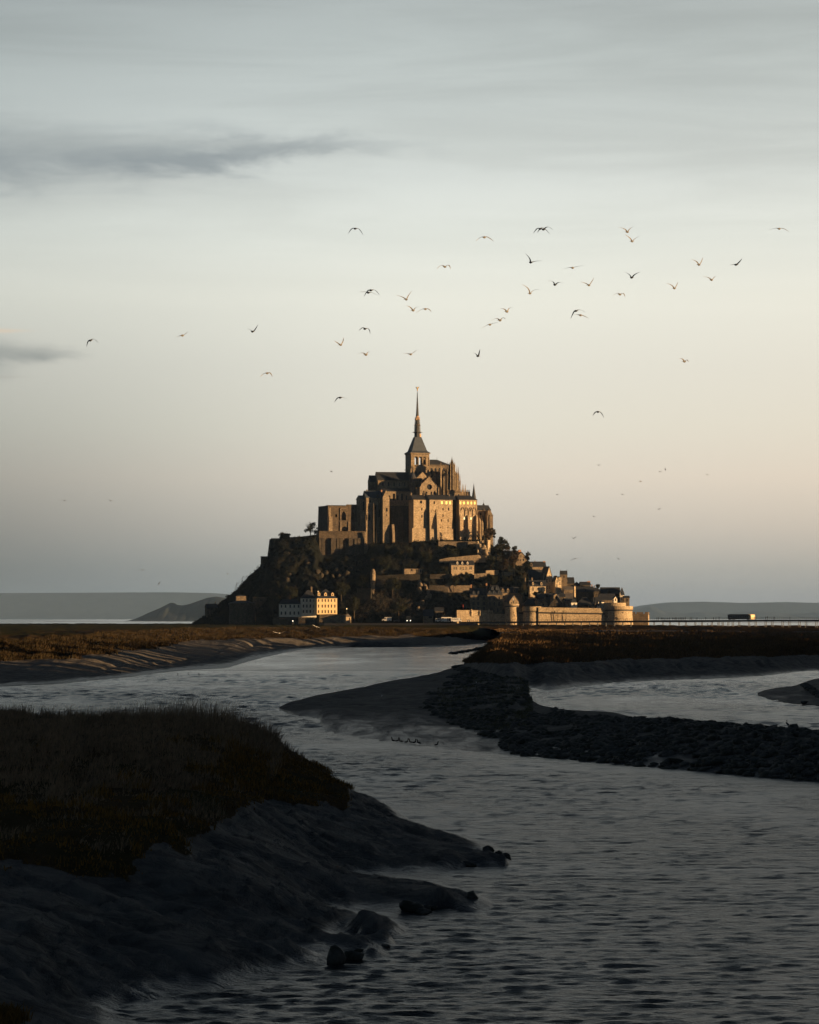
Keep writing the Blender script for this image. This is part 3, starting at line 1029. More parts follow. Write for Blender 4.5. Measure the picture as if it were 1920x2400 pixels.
def mat_rock():
    m, t, bs, out = mat_new('mount_rock')
    geo = t.new('ShaderNodeNewGeometry')
    p = geo.outputs['Position']
    n1 = t.noise(p, 0.10, 6, 0.65, 0.4)
    n2 = t.noise(p, 0.8, 6, 0.7)
    n3 = t.noise(t.mapping(p, (0.35, 0.35, 0.12)), 1.0, 6, 0.7, 0.5)
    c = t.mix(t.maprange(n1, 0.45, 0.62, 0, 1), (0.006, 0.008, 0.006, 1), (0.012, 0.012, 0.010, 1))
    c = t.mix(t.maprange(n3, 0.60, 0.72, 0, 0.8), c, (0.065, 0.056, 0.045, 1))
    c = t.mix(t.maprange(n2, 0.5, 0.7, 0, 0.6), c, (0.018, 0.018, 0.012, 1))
    t.link(c, bs.inputs['Base Color'])
    bs.inputs['Roughness'].default_value = 0.95
    bs.inputs['Specular IOR Level'].default_value = 0.1
    bump(t, bs, t.math('ADD', n2, t.math('MULTIPLY', n3, 2.0)), 1.0, 1.0)
    return m


M['rock'] = mat_rock()


def mat_leaf(name, a, b, c2=None):
    m, t, bs, out = mat_new(name)
    geo = t.new('ShaderNodeNewGeometry')
    p = geo.outputs['Position']
    n1 = t.noise(p, 0.5, 3, 0.6)
    n2 = t.new('ShaderNodeTexWhiteNoise')
    t.link(t.mapping(p, (3, 3, 3)), n2.inputs['Vector'])
    c = t.mix(t.maprange(n1, 0.35, 0.65, 0, 1), a + (1,), b + (1,))
    if c2:
        n3 = t.noise(p, 0.12, 3, 0.6)
        c = t.mix(t.maprange(n3, 0.5, 0.62, 0, 0.8), c, c2 + (1,))
    t.link(c, bs.inputs['Base Color'])
    bs.inputs['Roughness'].default_value = 0.9
    bs.inputs['Specular IOR Level'].default_value = 0.1
    return m


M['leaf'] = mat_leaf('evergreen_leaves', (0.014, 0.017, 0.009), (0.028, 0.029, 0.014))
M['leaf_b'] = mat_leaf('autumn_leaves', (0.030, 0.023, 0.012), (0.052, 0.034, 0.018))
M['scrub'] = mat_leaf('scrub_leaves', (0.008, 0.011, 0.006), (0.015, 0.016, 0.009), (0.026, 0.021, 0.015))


def build_mount():
    cols = np.linspace(455, 1482, 110)
    ty = np.interp(cols, MT_X, MT_Y)
    rows = []
    ss = [-0.02, 0.0, 0.15, 0.3, 0.45, 0.6, 0.75, 0.88, 1.0]
    for s in ss:
        row = []
        for x, t_ in zip(cols, ty):
            py = 1463 - (1463 - t_) * s
            yb = float(mt_base_y((x - 960) * 2000.0 / F))
            Y = yb + (MT_TOPY - yb) * max(s, 0) ** 0.85 - (6 if s < 0 else 0)
            v = P(x, py, Y)
            if s <= 0:
                v.z = BASE_Z - 1.5 + 60 * min(s, 0)
            row.append(list(v))
        rows.append(row)
    top = np.array(rows[-1])
    for k, drop in ((25, 0.97), (60, 0.6), (105, 0.0), (112, -0.3)):
        r = top.copy()
        q = np.sqrt(np.clip(1 - ((r[:, 0] - MT_CX) / MT_A) ** 2, 0, 1))
        r[:, 1] += k * q
        r[:, 2] = BASE_Z - 1.5 + (r[:, 2] - BASE_Z + 1.5) * drop - (4 if drop < 0 else 0)
        rows.append(r.tolist())
    nu = 400
    V, tv, tu = loft(rows, nu, [4] + [26] * 7 + [8, 10, 12, 3])
    R = np.repeat(tv[:, None], nu, 1)
    X, Y, Z = V[..., 0], V[..., 1], V[..., 2]
    w = np.clip(R - 1.2, 0, 1) * np.clip((8.0 - R) * 1.2, 0.0, 1)
    rid = np.abs(fbm(X / 11, Z / 16 + Y / 40, 4, 81)) * 2
    Y = Y - (rid * 9 - 1.5) * w
    Y = Y - fbm(X / 3.0, Z / 3.4, 4, 83) * 5.0 * w
    X = X + fbm(Z / 4 + 7, Y / 9, 3, 84) * 2.0 * np.clip(R - 1.2, 0, 1)
    Z = Z + fbm(X / 3.5, Y / 5, 4, 85) * 2.2 * np.clip(R - 1.2, 0, 1)
    V = np.stack([X, Y, Z], -1)
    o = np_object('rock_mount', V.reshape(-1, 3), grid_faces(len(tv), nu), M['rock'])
    tag(o, kind='structure')
    TERR['mount'] = (V, R)


build_mount()


def leaf_cloud(centres, radii, n_each, size, rng, squash=0.8):
    """leaf-sized faces spread through ellipsoidal clumps -> verts, faces"""
    C = np.repeat(np.asarray(centres, float), n_each, 0)
    Rr = np.repeat(np.asarray(radii, float), n_each)[:, None]
    n = len(C)
    d = rng.normal(size=(n, 3))
    d /= np.linalg.norm(d, axis=1)[:, None]
    rad = rng.random(n)[:, None] ** 0.45
    pos = C + d * rad * Rr * np.array([1, 1, squash])
    a = rng.normal(size=(n, 3))
    a /= np.linalg.norm(a, axis=1)[:, None]
    b = np.cross(a, rng.normal(size=(n, 3)))
    b /= np.linalg.norm(b, axis=1)[:, None] + 1e-9
    s = (size * (0.6 + 0.8 * rng.random(n)))[:, None]
    v = np.stack([pos - a * s, pos + b * s * 0.6, pos + a * s, pos - b * s * 0.6], 1).reshape(-1, 3)
    f = np.arange(n * 4).reshape(n, 4)
    return v, f


def tree(px, py_top, py_base, wpx, label, Y=None, kind='round', leaf='leaf', density=1.0, name='tree', cat='tree', group=None, seed=None):
    rng = np.random.default_rng(int(px * 7 + py_top) if seed is None else seed)
    Y = mt_ground(px, min(py_base, 1462)) - 2.0 if Y is None else Y
    base = P(px, py_base, Y)
    k = Y / F
    hgt = (py_base - py_top) * k
    rw = wpx * 0.5 * k
    t = thing(name, label, cat, base, group)
    mb = MB()
    r0 = max(0.12, hgt * 0.035)
    mb.tube(base - Vector((0, 0, 2.5)), base + Vector((rng.normal() * .2, 0, hgt * 0.45)), r0, r0 * 0.6, 7)
    top = base + Vector((0, 0, hgt * 0.45))
    limbs = []
    for i in range(7):
        an = rng.random() * 6.28
        ln = hgt * (0.25 + 0.22 * rng.random())
        e = top + Vector((math.cos(an) * rw * .6, math.sin(an) * rw * .6, ln))
        st = base + Vector((0, 0, hgt * (0.25 + 0.2 * rng.random())))
        mb.tube(st, e, r0 * 0.45, r0 * 0.12, 5)
        limbs.append(e)
        for j in range(3):
            e2 = e + Vector((rng.normal() * rw * .3, rng.normal() * rw * .3, abs(rng.normal()) * rw * .25))
            mb.tube(st.lerp(e, 0.6), e2, r0 * 0.16, r0 * 0.05, 4)
    mb.build('trunk', M['bark'], t)
    cs, rs = [], []
    nc = int(16 * density) + 6
    ch = hgt * (0.42 if kind == 'round' else 0.5)
    cz = hgt - ch
    for i in range(nc):
        d = rng.normal(size=3)
        d /= np.linalg.norm(d)
        q = rng.random() ** 0.4
        r = rw * (0.22 + 0.22 * rng.random())
        if kind == 'cone':
            hz = rng.random()
            cs.append((base.x + d[0] * rw * (1 - hz) * .7, base.y + d[1] * rw * (1 - hz) * .7, base.z + hgt * (.1 + .85 * hz)))
            rs.append(r * (1.1 - hz))
        else:
            cs.append((base.x + d[0] * q * (rw - r * .6), base.y + d[1] * q * (rw - r * .6), base.z + cz + d[2] * q * (ch - r * .5)))
            rs.append(r)
    ne = int((70 if density >= 1 else 42) * (1 + rw / 6))
    v, f = leaf_cloud(cs, rs, ne, 0.27 + rw * 0.012, rng, 0.85)
    np_object('crown', v, f, M[leaf], t)
    return t


def build_scrub():
    """bushes and ivy that cover the mount"""
    V, R = TERR['mount']
    rng = np.random.default_rng(5)
    sel = (R > 1.3) & (R < 8.4)
    pts = V[sel]
    px = 960 + pts[:, 0] / pts[:, 1] * F
    py = YH + (H - pts[:, 2]) / pts[:, 1] * F
    dens = fbm(pts[:, 0] / 10, pts[:, 2] / 9, 3, 91)
    keep = dens > -0.10
    # bare rock faces
    for (x0, x1, y0, y1, q) in ((640, 710, 1272, 1318, .35), (742, 862, 1262, 1330, .18), (975, 1012, 1355, 1410, .1), (1118, 1146, 1272, 1302, .05), (850, 990, 1400, 1445, .45)):
        inside = (px > x0) & (px < x1) & (py > y0) & (py < y1)
        keep &= ~(inside & (rng.random(len(px)) > q))
    pts = pts[keep]
    idx = rng.choice(len(pts), 7000, replace=False)
    c = pts[idx] + rng.normal(size=(7000, 3)) * np.array([.4, .4, .3])
    r = 0.7 + 1.3 * rng.random(7000) ** 2
    v, f = leaf_cloud(c, r, 17, 0.33, rng, 0.8)
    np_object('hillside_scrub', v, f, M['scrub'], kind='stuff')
    # pale leafless thicket low in the middle
    sel2 = (px > 836) & (px < 1040) & (py > 1385) & (py < 1447)
    px2 = 960 + V[..., 0] / V[..., 1] * F
    py2 = YH + (H - V[..., 2]) / V[..., 1] * F
    q = V[(px2 > 836) & (px2 < 1045) & (py2 > 1388) & (py2 < 1450) & (R < 8)]
    idx = rng.choice(len(q), 520)
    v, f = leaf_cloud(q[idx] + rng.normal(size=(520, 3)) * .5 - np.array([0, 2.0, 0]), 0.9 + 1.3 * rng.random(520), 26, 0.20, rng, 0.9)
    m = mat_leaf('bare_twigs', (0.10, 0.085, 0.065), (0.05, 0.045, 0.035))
    np_object('bare_thicket', v, f, m, kind='stuff')


build_scrub()


def apron():
    """parking ground in front of the village, its edge and the low dark bank below"""
    m = M['asphalt']
    mb = MB()
    xs = np.linspace(760, 1120, 60)
    for i in range(len(xs) - 1):
        q = []
        for x, far in ((xs[i], 0), (xs[i + 1], 0), (xs[i + 1], 1), (xs[i], 1)):
            Y = 1975.0 if far else 1890.0
            z = 7.55 if far else 7.3
            q.append(((x - 960) * Y / F, Y, z))
        mb.poly(*q)
    # front retaining edge
    for i in range(len(xs) - 1):
        a = ((xs[i] - 960) * 1890 / F, 1890, 7.3)
        b = ((xs[i + 1] - 960) * 1890 / F, 1890, 7.3)
        mb.poly(a, b, (b[0], 1874, 5.8), (a[0], 1874, 5.8))
    tag(mb.build('parking_ground', m), kind='structure')


apron()
# ------------------------------------------------------------------ building blocks


def rect(a0, a1, c0, c1):
    return [(a0, c0), (a1, c0), (a1, c1), (a0, c1)]


def arch(a, c0, w, h, pointed=False, n=8):
    """opening centred at a, sill c0, width w, total height h"""
    r = w / 2
    pts = [(a - r, c0), (a + r, c0)]
    if pointed:
        rise = min(h * 0.6, w * 0.87)
        sp = h - rise
        for i in range(n + 1):
            x = r * (1 - i / n)
            pts.append((a + x, c0 + sp + rise * (1 - (x / r) ** 1.7) ** 0.9))
        for i in range(1, n + 1):
            x = -r * i / n
            pts.append((a + x, c0 + sp + rise * (1 - (-x / r) ** 1.7) ** 0.9))
    else:
        sp = h - r
        for i in range(n + 1):
            an = math.pi * i / n
            pts.append((a + r * math.cos(an), c0 + sp + r * math.sin(an)))
    out = []
    for p in pts:
        if not out or (abs(p[0] - out[-1][0]) + abs(p[1] - out[-1][1])) > 1e-4:
            out.append(p)
    return out


def circ(a, c, r, n=16):
    return [(a + r * math.cos(2 * math.pi * i / n), c + r * math.sin(2 * math.pi * i / n)) for i in range(n)]


def panes(fr, holes, parent, m, thick=0.35, name='window', bar=None, b=0.0):
    """one window object for every opening: pane set back in its reveal, with cross bars"""
    for h in holes:
        mb = MB()
        mb.add([fr(a, b + thick * 0.8, c) for a, c in h], [tuple(range(len(h)))])
        if bar is None:
            mb.build(name, m, parent)
        else:
            w = mb.build(name, m, parent)
            mb2 = MB()
            a0, a1 = min(p[0] for p in h), max(p[0] for p in h)
            c0, c1 = min(p[1] for p in h), max(p[1] for p in h)
            am, cm = (a0 + a1) / 2, c0 + (c1 - c0) * .6
            bb = b + thick * 0.72
            mb2.box(fr, am - .05, am + .05, bb - .04, bb, c0, c1)
            mb2.box(fr, a0, a1, bb - .04, bb, cm - .05, cm + .05)
            mb2.box(fr, a0 - .1, a1 + .1, b - .1, b + .0, c0 - .16, c0 - .02)
            mb2.build('window_frame', bar, parent)


def gable_roof(mb, fr, W, D, c, rise, along='u', over=0.35, th=0.22):
    if along == 'u':
        for s in (0, 1):
            e, r = (-over, D / 2) if s == 0 else (D + over, D / 2)
            dz = -rise * over / (D / 2)
            mb.hexa([fr(-over, e, c + dz), fr(W + over, e, c + dz), fr(W + over, r, c + rise), fr(-over, r, c + rise),
                     fr(-over, e, c + dz + th), fr(W + over, e, c + dz + th), fr(W + over, r, c + rise + th), fr(-over, r, c + rise + th)])
    else:
        for s in (0, 1):
            e, r = (-over, W / 2) if s == 0 else (W + over, W / 2)
            dz = -rise * over / (W / 2)
            mb.hexa([fr(e, -over, c + dz), fr(r, -over, c + rise), fr(r, D + over, c + rise), fr(e, D + over, c + dz),
                     fr(e, -over, c + dz + th), fr(r, -over, c + rise + th), fr(r, D + over, c + rise + th), fr(e, D + over, c + dz + th)])


def hip_roof(mb, fr, W, D, c, rise, hip=None, over=0.35, flat=0.0, lean=None):
    hip = D / 2 if hip is None else hip
    a0, a1 = -over, W + over
    b0, b1 = -over, D + over
    m0 = D / 2 - flat / 2
    m1 = D / 2 + flat / 2
    p = [fr(a0, b0, c), fr(a1, b0, c), fr(a1, b1, c), fr(a0, b1, c), fr(hip, m0, c + rise), fr(W - hip, m0, c + rise), fr(W - hip, m1, c + rise), fr(hip, m1, c + rise)]
    mb.hexa(p)


def chimney(fr, a, b, c0, c1, w, parent, m=None, d=None):
    mb = MB()
    d = w * 0.7 if d is None else d
    mb.box(fr, a - w / 2, a + w / 2, b - d / 2, b + d / 2, c0, c1)
    mb.box(fr, a - w / 2 - .1, a + w / 2 + .1, b - d / 2 - .1, b + d / 2 + .1, c1 - .35, c1 - .12)
    for i in (-1, 1):
        mb.tube(fr(a + i * w * .22, b, c1), fr(a + i * w * .22, b, c1 + .35), .13, .1, 6)
    mb.build('chimney', m or M['granite_mid'], parent)


def dormer(fr, a, c0, w, h, parent, wallm, b=0.3, glass=None, roofm=None, name='dormer'):
    """small gabled window standing in the roof slope"""
    mb = MB()
    f2 = Frame(fr(a - w / 2, b, 0), fr.yaw)
    hole = rect(w * .26, w * .74, c0 + h * .12, c0 + h * .62)
    mb.wall(f2, [(0, c0), (w, c0), (w, c0 + h * .68), (w / 2, c0 + h), (0, c0 + h * .68)], [hole], 0.2)
    mb.add([f2(0, 0, c0), f2(0, 2.2, c0), f2(0, 2.2, c0 + h * .68), f2(0, 0, c0 + h * .68)], [(0, 1, 2, 3)])
    mb.add([f2(w, 0, c0), f2(w, 2.2, c0), f2(w, 2.2, c0 + h * .68), f2(w, 0, c0 + h * .68)], [(0, 1, 2, 3)])
    d = mb.build(name, wallm, parent)
    mr = MB()
    for s in (0, 1):
        e = -.12 if s == 0 else w + .12
        mr.hexa([f2(e, -.1, c0 + h * .62), f2(w / 2, -.1, c0 + h + .02), f2(w / 2, 2.6, c0 + h + .02), f2(e, 2.6, c0 + h * .62),
                 f2(e, -.1, c0 + h * .62 + .1), f2(w / 2, -.1, c0 + h + .12), f2(w / 2, 2.6, c0 + h + .12), f2(e, 2.6, c0 + h * .62 + .1)])
    mr.build('roof', roofm or M['slate'], d)
    mp = MB()
    mp.add([f2(p[0], 0.15, p[1]) for p in hole], [(0, 1, 2, 3)])
    mp.build('window', glass or M['glass'], d)
    return d


def house(label, x0, x1, ye, yb, rh, roof='side', Y=None, yaw=12, dep=8.0, wall='granite_mid', rf='slate', wins=(), chim=(), dorm=(), name='house',
          cat='house', glass='glass', bars=None, group=None, skirt=6.0, hip=None, wsh='rect', flat=0.0, dormwall=None, side_wins=0, dh=2.2, dw=1.5, dc=None, over=.3):
    """x0..x1 front wall columns, ye eave row, yb base row, rh roof height in photo pixels, wins: (x, y, w, h) in pixels"""
    Y = mt_ground((x0 + x1) / 2, min(yb, 1461), 3.0) if Y is None else Y
    fr = Frame(P(x0, yb, Y), math.radians(yaw))
    W = fr.a_of(x1)
    k = Y / F
    he, rise = (yb - ye) * k, rh * k
    t = thing(name, label, cat, fr(0, 0, 0), group)
    holes = []
    for w in wins:
        x, y, ww, hh = w[:4]
        a, c = fr.a_of(x), (yb - y) * k
        w2, h2 = ww * k / 2, hh * k / 2
        if wsh == 'rect':
            holes.append(rect(a - w2, a + w2, c - h2, c + h2))
        else:
            holes.append(arch(a, c - h2, 2 * w2, 2 * h2, False, 5))
    mb = MB()
    if roof == 'gable':
        front = [(0, -skirt), (W, -skirt), (W, he), (W / 2, he + rise), (0, he)]
    else:
        front = [(0, -skirt), (W, -skirt), (W, he), (0, he)]
    mb.wall(fr, front, holes, 0.35)
    bk = [(0, -skirt), (W, -skirt), (W, he), (W / 2, he + rise), (0, he)] if roof == 'gable' else rect(0, W, -skirt, he)
    mb.add([fr(a, dep, c) for a, c in reversed(bk)], [tuple(range(len(bk)))])
    swall = []
    for a in (0, W):
        fs = fr.side(a)
        pts = [(0, -skirt), (dep, -skirt), (dep, he), (dep / 2, he + rise), (0, he)] if roof == 'side' else rect(0, dep, -skirt, he)
        hs = []
        if side_wins and a == 0:
            for i in range(side_wins):
                hs.append(rect(dep * (i + .7) / (side_wins + .4) - .45, dep * (i + .7) / (side_wins + .4) + .45, he * .55, he * .55 + 1.5))
        mb.wall(fs, pts, hs, 0.3 if a == 0 else -.3)
    if roof in ('flat', 'parapet'):
        mb.add([fr(0, 0, he), fr(W, 0, he), fr(W, dep, he), fr(0, dep, he)], [(0, 1, 2, 3)])
    mb.build('wall', M[wall], t)
    rb = MB()
    if roof == 'side':
        gable_roof(rb, fr, W, dep, he, rise, 'u', over)
    elif roof == 'gable':
        gable_roof(rb, fr, W, dep, he, rise, 'v', over)
    elif roof == 'hip':
        hip_roof(rb, fr, W, dep, he, rise, hip, over, flat)
    if rb.v:
        rb.build('roof', M[rf], t)
    # eaves course
    if roof in ('side', 'hip') and W > 3:
        eb = MB()
        eb.box(fr, -.06, W + .06, -.14, -.005, he - .45, he - .12)
        eb.build('cornice', M[wall], t)
    gl = M[glass]
    panes(fr, holes, t, gl, 0.35, bar=M[bars] if bars else None)
    for ch in chim:                     # (px, top row, width px, [material])
        a = fr.a_of(ch[0])
        ct = (yb - ch[1]) * k
        b = dep / 2 if roof != 'gable' else dep * .35
        chimney(fr, a, b, he * .6, ct + .1, ch[2] * k, t, M[ch[3]] if len(ch) > 3 else None)
    for d in dorm:                      # (px, base row)
        a = fr.a_of(d[0])
        cc = (yb - d[1]) * k
        bb = max(0.05, (cc - he) / max(rise, .1) * dep / 2 - .35) if roof == 'side' else 0.1
        dormer(fr, a, cc, dw, dh, t, M[dormwall or wall], bb, M[glass], M[rf])
    return t


def wgrid(xs, ys, w, h):
    return [(x, y, w, h) for y in ys for x in xs]
# ------------------------------------------------------------------ the abbey
AY = math.radians(17)           # the church is turned so that its west side shows


M['granite_ruin'] = mat_stone('shade_darkened_granite', (0.17, 0.13, 0.09), (0.10, 0.082, 0.062), (0.06, 0.05, 0.04), stain=0.8)  # dark stone, lowered further to carry the west range's shade


M['lodging_stone'] = mat_stone('sun_toned_granite', (0.62, 0.50, 0.34), (0.50, 0.39, 0.26), (0.19, 0.14, 0.10), stain=0.4)  # paler copy of the granite, so the sunlit walls glow more


def build_church():
    root = thing('abbey_church', 'Gothic abbey church with a tall needle spire, crowning the summit of the rock mount', 'church', P(960, 1165, 2076))
    kp = 2064.0 / F
    g, gd = M['granite'], M['granite_mid']
    # ---- crossing tower
    fr = Frame(P(963.5, 1180, 2064), AY)
    W = fr.a_of(1006.5)
    cz = lambda y: (1180 - y) * kp

    def tower_wall(f2, wid):
        n = 3
        hs = []
        for i, x in enumerate((0.27, 0.50, 0.74)):
            hs.append(arch(wid * x, cz(1089), wid * .15, cz(1069.5) - cz(1089), False, 6))
        return hs
    mb = MB()
    front = rect(0, W, 0, cz(1063))
    hs = tower_wall(fr, W)
    t0 = 1.1
    mb.wall(fr, front, hs, t0)
    fb = Frame(fr(0, W - t0, 0), AY)
    mb.wall(fb, front, [arch(W * x, cz(1089), W * .15, cz(1069.5) - cz(1089), False, 6) for x in (0.27, 0.50, 0.74)], t0)
    for a, th in ((0, t0), (W, -t0)):
        fs = fr.side(a)
        h2 = [arch(W * x, cz(1091), W * .15, cz(1069.5) - cz(1091), False, 6) for x in (.3, .55, .8)]
        mb.wall(fs, rect(0, W, 0, cz(1063)), h2 if a else [], th)
    mb.add([fr(0, 0, cz(1092)), fr(W, 0, cz(1092)), fr(W, W, cz(1092)), fr(0, W, cz(1092))], [(0, 1, 2, 3)])
    tw = mb.build('tower', g, root)
    # blind louvred openings on the west side
    fs = fr.side(0)
    for x in (.3, .55, .8):
        m2 = MB()
        m2.add([fs(a, -0.06, c) for a, c in arch(W * x, cz(1091), W * .15, cz(1069.5) - cz(1091), False, 6)], [tuple(range(9))])
        m2.build('louvre', M['shutter'], tw)
    mb = MB()
    for (y, h, o) in ((1063, .55, .55), (1100.5, .45, .45), (1069, .2, .2)):
        mb.box(fr, -o, W + o, -o, -.02, cz(y), cz(y) + h)
        mb.box(fr, -o, -.02, -.02, W + o, cz(y), cz(y) + h)
        mb.box(fr, W + .02, W + o, -.02, W + o, cz(y), cz(y) + h)
        mb.build('string_course', g, tw)
        mb = MB()
    mb = MB()
    for i in range(26):
        a = W * (i + .5) / 26
        mb.box(fr, a - .12, a + .12, -.42, -.03, cz(1063) - .45, cz(1063) - .02)
        mb.box(fr, -.42, -.03, a - .12, a + .12, cz(1063) - .45, cz(1063) - .02)
    mb.build('corbels', g, tw, kind='stuff')
    mb = MB()
    for x in (0.02, .39, .62, .985):
        a = W * x
        mb.box(fr, a - .22, a + .22, -.30, -.02, cz(1092), cz(1071))
    for x in (.0, 1.0):
        mb.taper(fr, W * x - .6, W * x + .6, -.55, .4, 0, cz(1101), .12, .1)
    # sloping sills under the belfry openings
    mb.prism(fr.side(0), [(-.5, cz(1097)), (0.0, cz(1097)), (0.0, cz(1092))], 0.4, W - .4)
    mb.build('pilasters', g, tw)
    # small arches low on the tower
    for x in (.27, .5, .73):
        m2 = MB()
        m2.add([fr(a, -0.03, c) for a, c in arch(W * x, cz(1112), W * .13, cz(1104) - cz(1112), False, 5)], [tuple(range(8))])
        m2.build('blind_arch', M['shutter'], tw)
    # ---- pavilion roof
    mb = MB()
    o = .75
    nw = W * .17
    prof = [(0, -o), (.12, -.1), (1.0, (W - nw * 2) / 2)]
    c0, c1 = cz(1063) + .55, cz(1023)
    mid = c0 + (c1 - c0) * .13
    mb.hexa([fr(-o, -o, c0), fr(W + o, -o, c0), fr(W + o, W + o, c0), fr(-o, W + o, c0), fr(W * .09, W * .09, mid), fr(W * .91, W * .09, mid), fr(W * .91, W * .91, mid), fr(W * .09, W * .91, mid)])
    q = W / 2 - nw
    mb.hexa([fr(W * .09, W * .09, mid), fr(W * .91, W * .09, mid), fr(W * .91, W * .91, mid), fr(W * .09, W * .91, mid), fr(q, q, c1), fr(W - q, q, c1), fr(W - q, W - q, c1), fr(q, W - q, c1)])
    rf = mb.build('tower_roof', M['slate_pale'], root)
    cc = fr(W / 2, W / 2, 0)
    dm = MB()
    f2 = Frame(fr(W * .52, W * .16, cz(1052)), AY)
    dm.prism(f2, [(0, 0), (.9, 0), (.9, .5), (.45, 1.0), (0, .5)], 0, 1.5)
    dm.build('roof_hatch', M['slate'], rf)
    # ---- spire: neck, balcony, lantern stages, needle
    n8 = math.pi / 8
    sp = MB()
    sp.lathe(cc, [(nw * 1.02, c1 - 3), (nw * .98, c1 - .2), (nw * .92, cz(1013.5))], 8, AY + n8)
    neck = sp.build('spire_neck', M['slate'], root)
    cm = MB()
    f3 = Frame(fr(W / 2, W / 2, 0), AY + math.radians(34))
    cm.hexa([f3(-nw * .05, -nw * 1.06, cz(1031)), f3(nw * .6, -nw * 1.06, cz(1026)), f3(nw * .6, -nw * .8, cz(1026)), f3(-nw * .05, -nw * .8, cz(1030)),
             f3(-nw * .05, -nw * .99, cz(1015)), f3(nw * .62, -nw * .96, cz(1015)), f3(nw * .62, -nw * .75, cz(1015)), f3(-nw * .05, -nw * .75, cz(1015))])
    cm.build('copper_panel', M['copper'], neck)
    lan = MB()
    lan.lathe(cc, [(nw * .95, cz(1014)), (nw * 1.25, cz(1012.5)), (nw * 1.25, cz(1011.5)), (nw * .62, cz(1011))], 8, AY + n8)
    for i in range(8):
        an = AY + n8 + i * math.pi / 4
        dx, dy = math.cos(an), math.sin(an)
        r1, r2, r3 = nw * .92, nw * .86, nw * .72
        a1 = cc + Vector((dx * r1, dy * r1, cz(1012)))
        a2 = cc + Vector((dx * r2, dy * r2, cz(996)))
        a3 = cc + Vector((dx * r3, dy * r3, cz(983)))
        lan.tube(a1, a2, .19, .15, 5)
        lan.tube(a2, a3, .15, .11, 5)
        lan.tube(a3, a3 + Vector((0, 0, kp * 9)), .16, .02, 5)
        # gargoyles
        lan.tube(cc + Vector((dx * nw, dy * nw, cz(1012))), cc + Vector((dx * nw * 1.85, dy * nw * 1.85, cz(1012) + .1)), .14, .05, 4)
        lan.tube(cc + Vector((dx * nw * .9, dy * nw * .9, cz(996))), cc + Vector((dx * nw * 1.2, dy * nw * 1.2, cz(996))), .1, .04, 4)
        lan.tube(cc + Vector((dx * nw * 1.2, dy * nw * 1.2, cz(1012))), cc + Vector((dx * nw * 1.2, dy * nw * 1.2, cz(1008))), .1, .03, 4)
    for y, r in ((996.5, .95), (983.5, .80), (990, .8), (1004, .85)):
        lan.lathe(cc, [(nw * r * .7, cz(y)), (nw * r, cz(y) + .12), (nw * r, cz(y) + .3), (nw * r * .7, cz(y) + .4)], 8, AY + n8)
    lan.lathe(cc, [(nw * .55, cz(1012)), (nw * .5, cz(984)), (nw * .52, cz(981))], 8, AY + n8)
    la = lan.build('lantern', M['lead'], root)
    cp = MB()
    cp.lathe(cc, [(nw * .60, cz(982)), (nw * .44, cz(973))], 8, AY + n8)
    for i in range(4):
        an = AY + math.pi / 4 + i * math.pi / 2
        p = cc + Vector((math.cos(an) * nw * .78, math.sin(an) * nw * .78, cz(983)))
        cp.tube(p, p + Vector((0, 0, kp * 9)), .28, .04, 5)
    for i in range(8):
        an = AY + i * math.pi / 4
        p = cc + Vector((math.cos(an) * nw * .80, math.sin(an) * nw * .80, cz(994)))
        cp.lathe(p, [(.05, -.3), (.26, 0), (.05, .35)], 5)
    cp.build('copper_trim', M['copper'], la, kind='stuff')
    nd = MB()
    nd.lathe(cc, [(nw * .46, cz(976)), (nw * .30, cz(955)), (nw * .16, cz(932)), (nw * .07, cz(917)), (nw * .05, cz(914.5))], 8, AY + n8)
    for j in range(16):
        y = 972 - j * 3.4
        r = np.interp(y, [914, 932, 955, 976], [nw * .06, nw * .16, nw * .30, nw * .46])
        for i in range(8):
            an = AY + n8 + i * math.pi / 4
            p = cc + Vector((math.cos(an) * r, math.sin(an) * r, cz(y)))
            nd.tube(p, p + Vector((math.cos(an) * .22, math.sin(an) * .22, .22)), .09, .02, 4)
    nd.build('needle', M['lead'], root)
    # ---- gilded figure with raised wings and sword
    st = MB()
    b0 = cc + Vector((0, 0, cz(914.5)))
    st.lathe(b0, [(.12, 0), (.30, .2), (.1, .45)], 8)
    s0 = b0 + Vector((0, 0, .4))
    st.lathe(s0, [(.32, 0), (.40, .5), (.24, 1.1), (.34, 1.5), (.28, 1.75), (.10, 1.85)], 8)
    st.lathe(s0 + Vector((0, 0, 1.82)), [(.08, 0), (.17, .1), (.18, .25), (.08, .4)], 8)
    for sgn in (-1, 1):
        u = Vector((sgn * .95, .25, 0))
        root_ = s0 + Vector((sgn * .12, .15, 1.4))
        mid = root_ + Vector((sgn * .75, .15, .5))
        tip = root_ + Vector((sgn * 1.05, .2, 1.35))
        st.hexa([root_ + Vector((0, -.05, -.3)), mid + Vector((0, -.04, -.45)), mid + Vector((0, .04, -.45)), root_ + Vector((0, .05, -.3)),
                 root_ + Vector((0, -.05, .25)), tip + Vector((0, -.03, 0)), tip + Vector((0, .03, 0)), root_ + Vector((0, .05, .25))])
    sh = s0 + Vector((.25, -.05, 1.6))
    st.tube(sh, sh + Vector((.35, -.1, .55)), .1, .07, 5)
    st.tube(sh + Vector((.35, -.1, .5)), sh + Vector((.1, -.15, 1.5)), .05, .02, 4)
    st.build('statue', M['gold'], root)

    # ---- nave
    fn = Frame(P(885.5, 1181, 2060), AY * .55)
    Wn = fn.a_of(964)
    cn = lambda y: (1181 - y) * kp
    D = 11.5
    hs = [arch(fn.a_of(x), cn(1139), .8, cn(1130) - cn(1139), False, 6) for x in (898, 911, 924, 936, 949)]
    mb = MB()
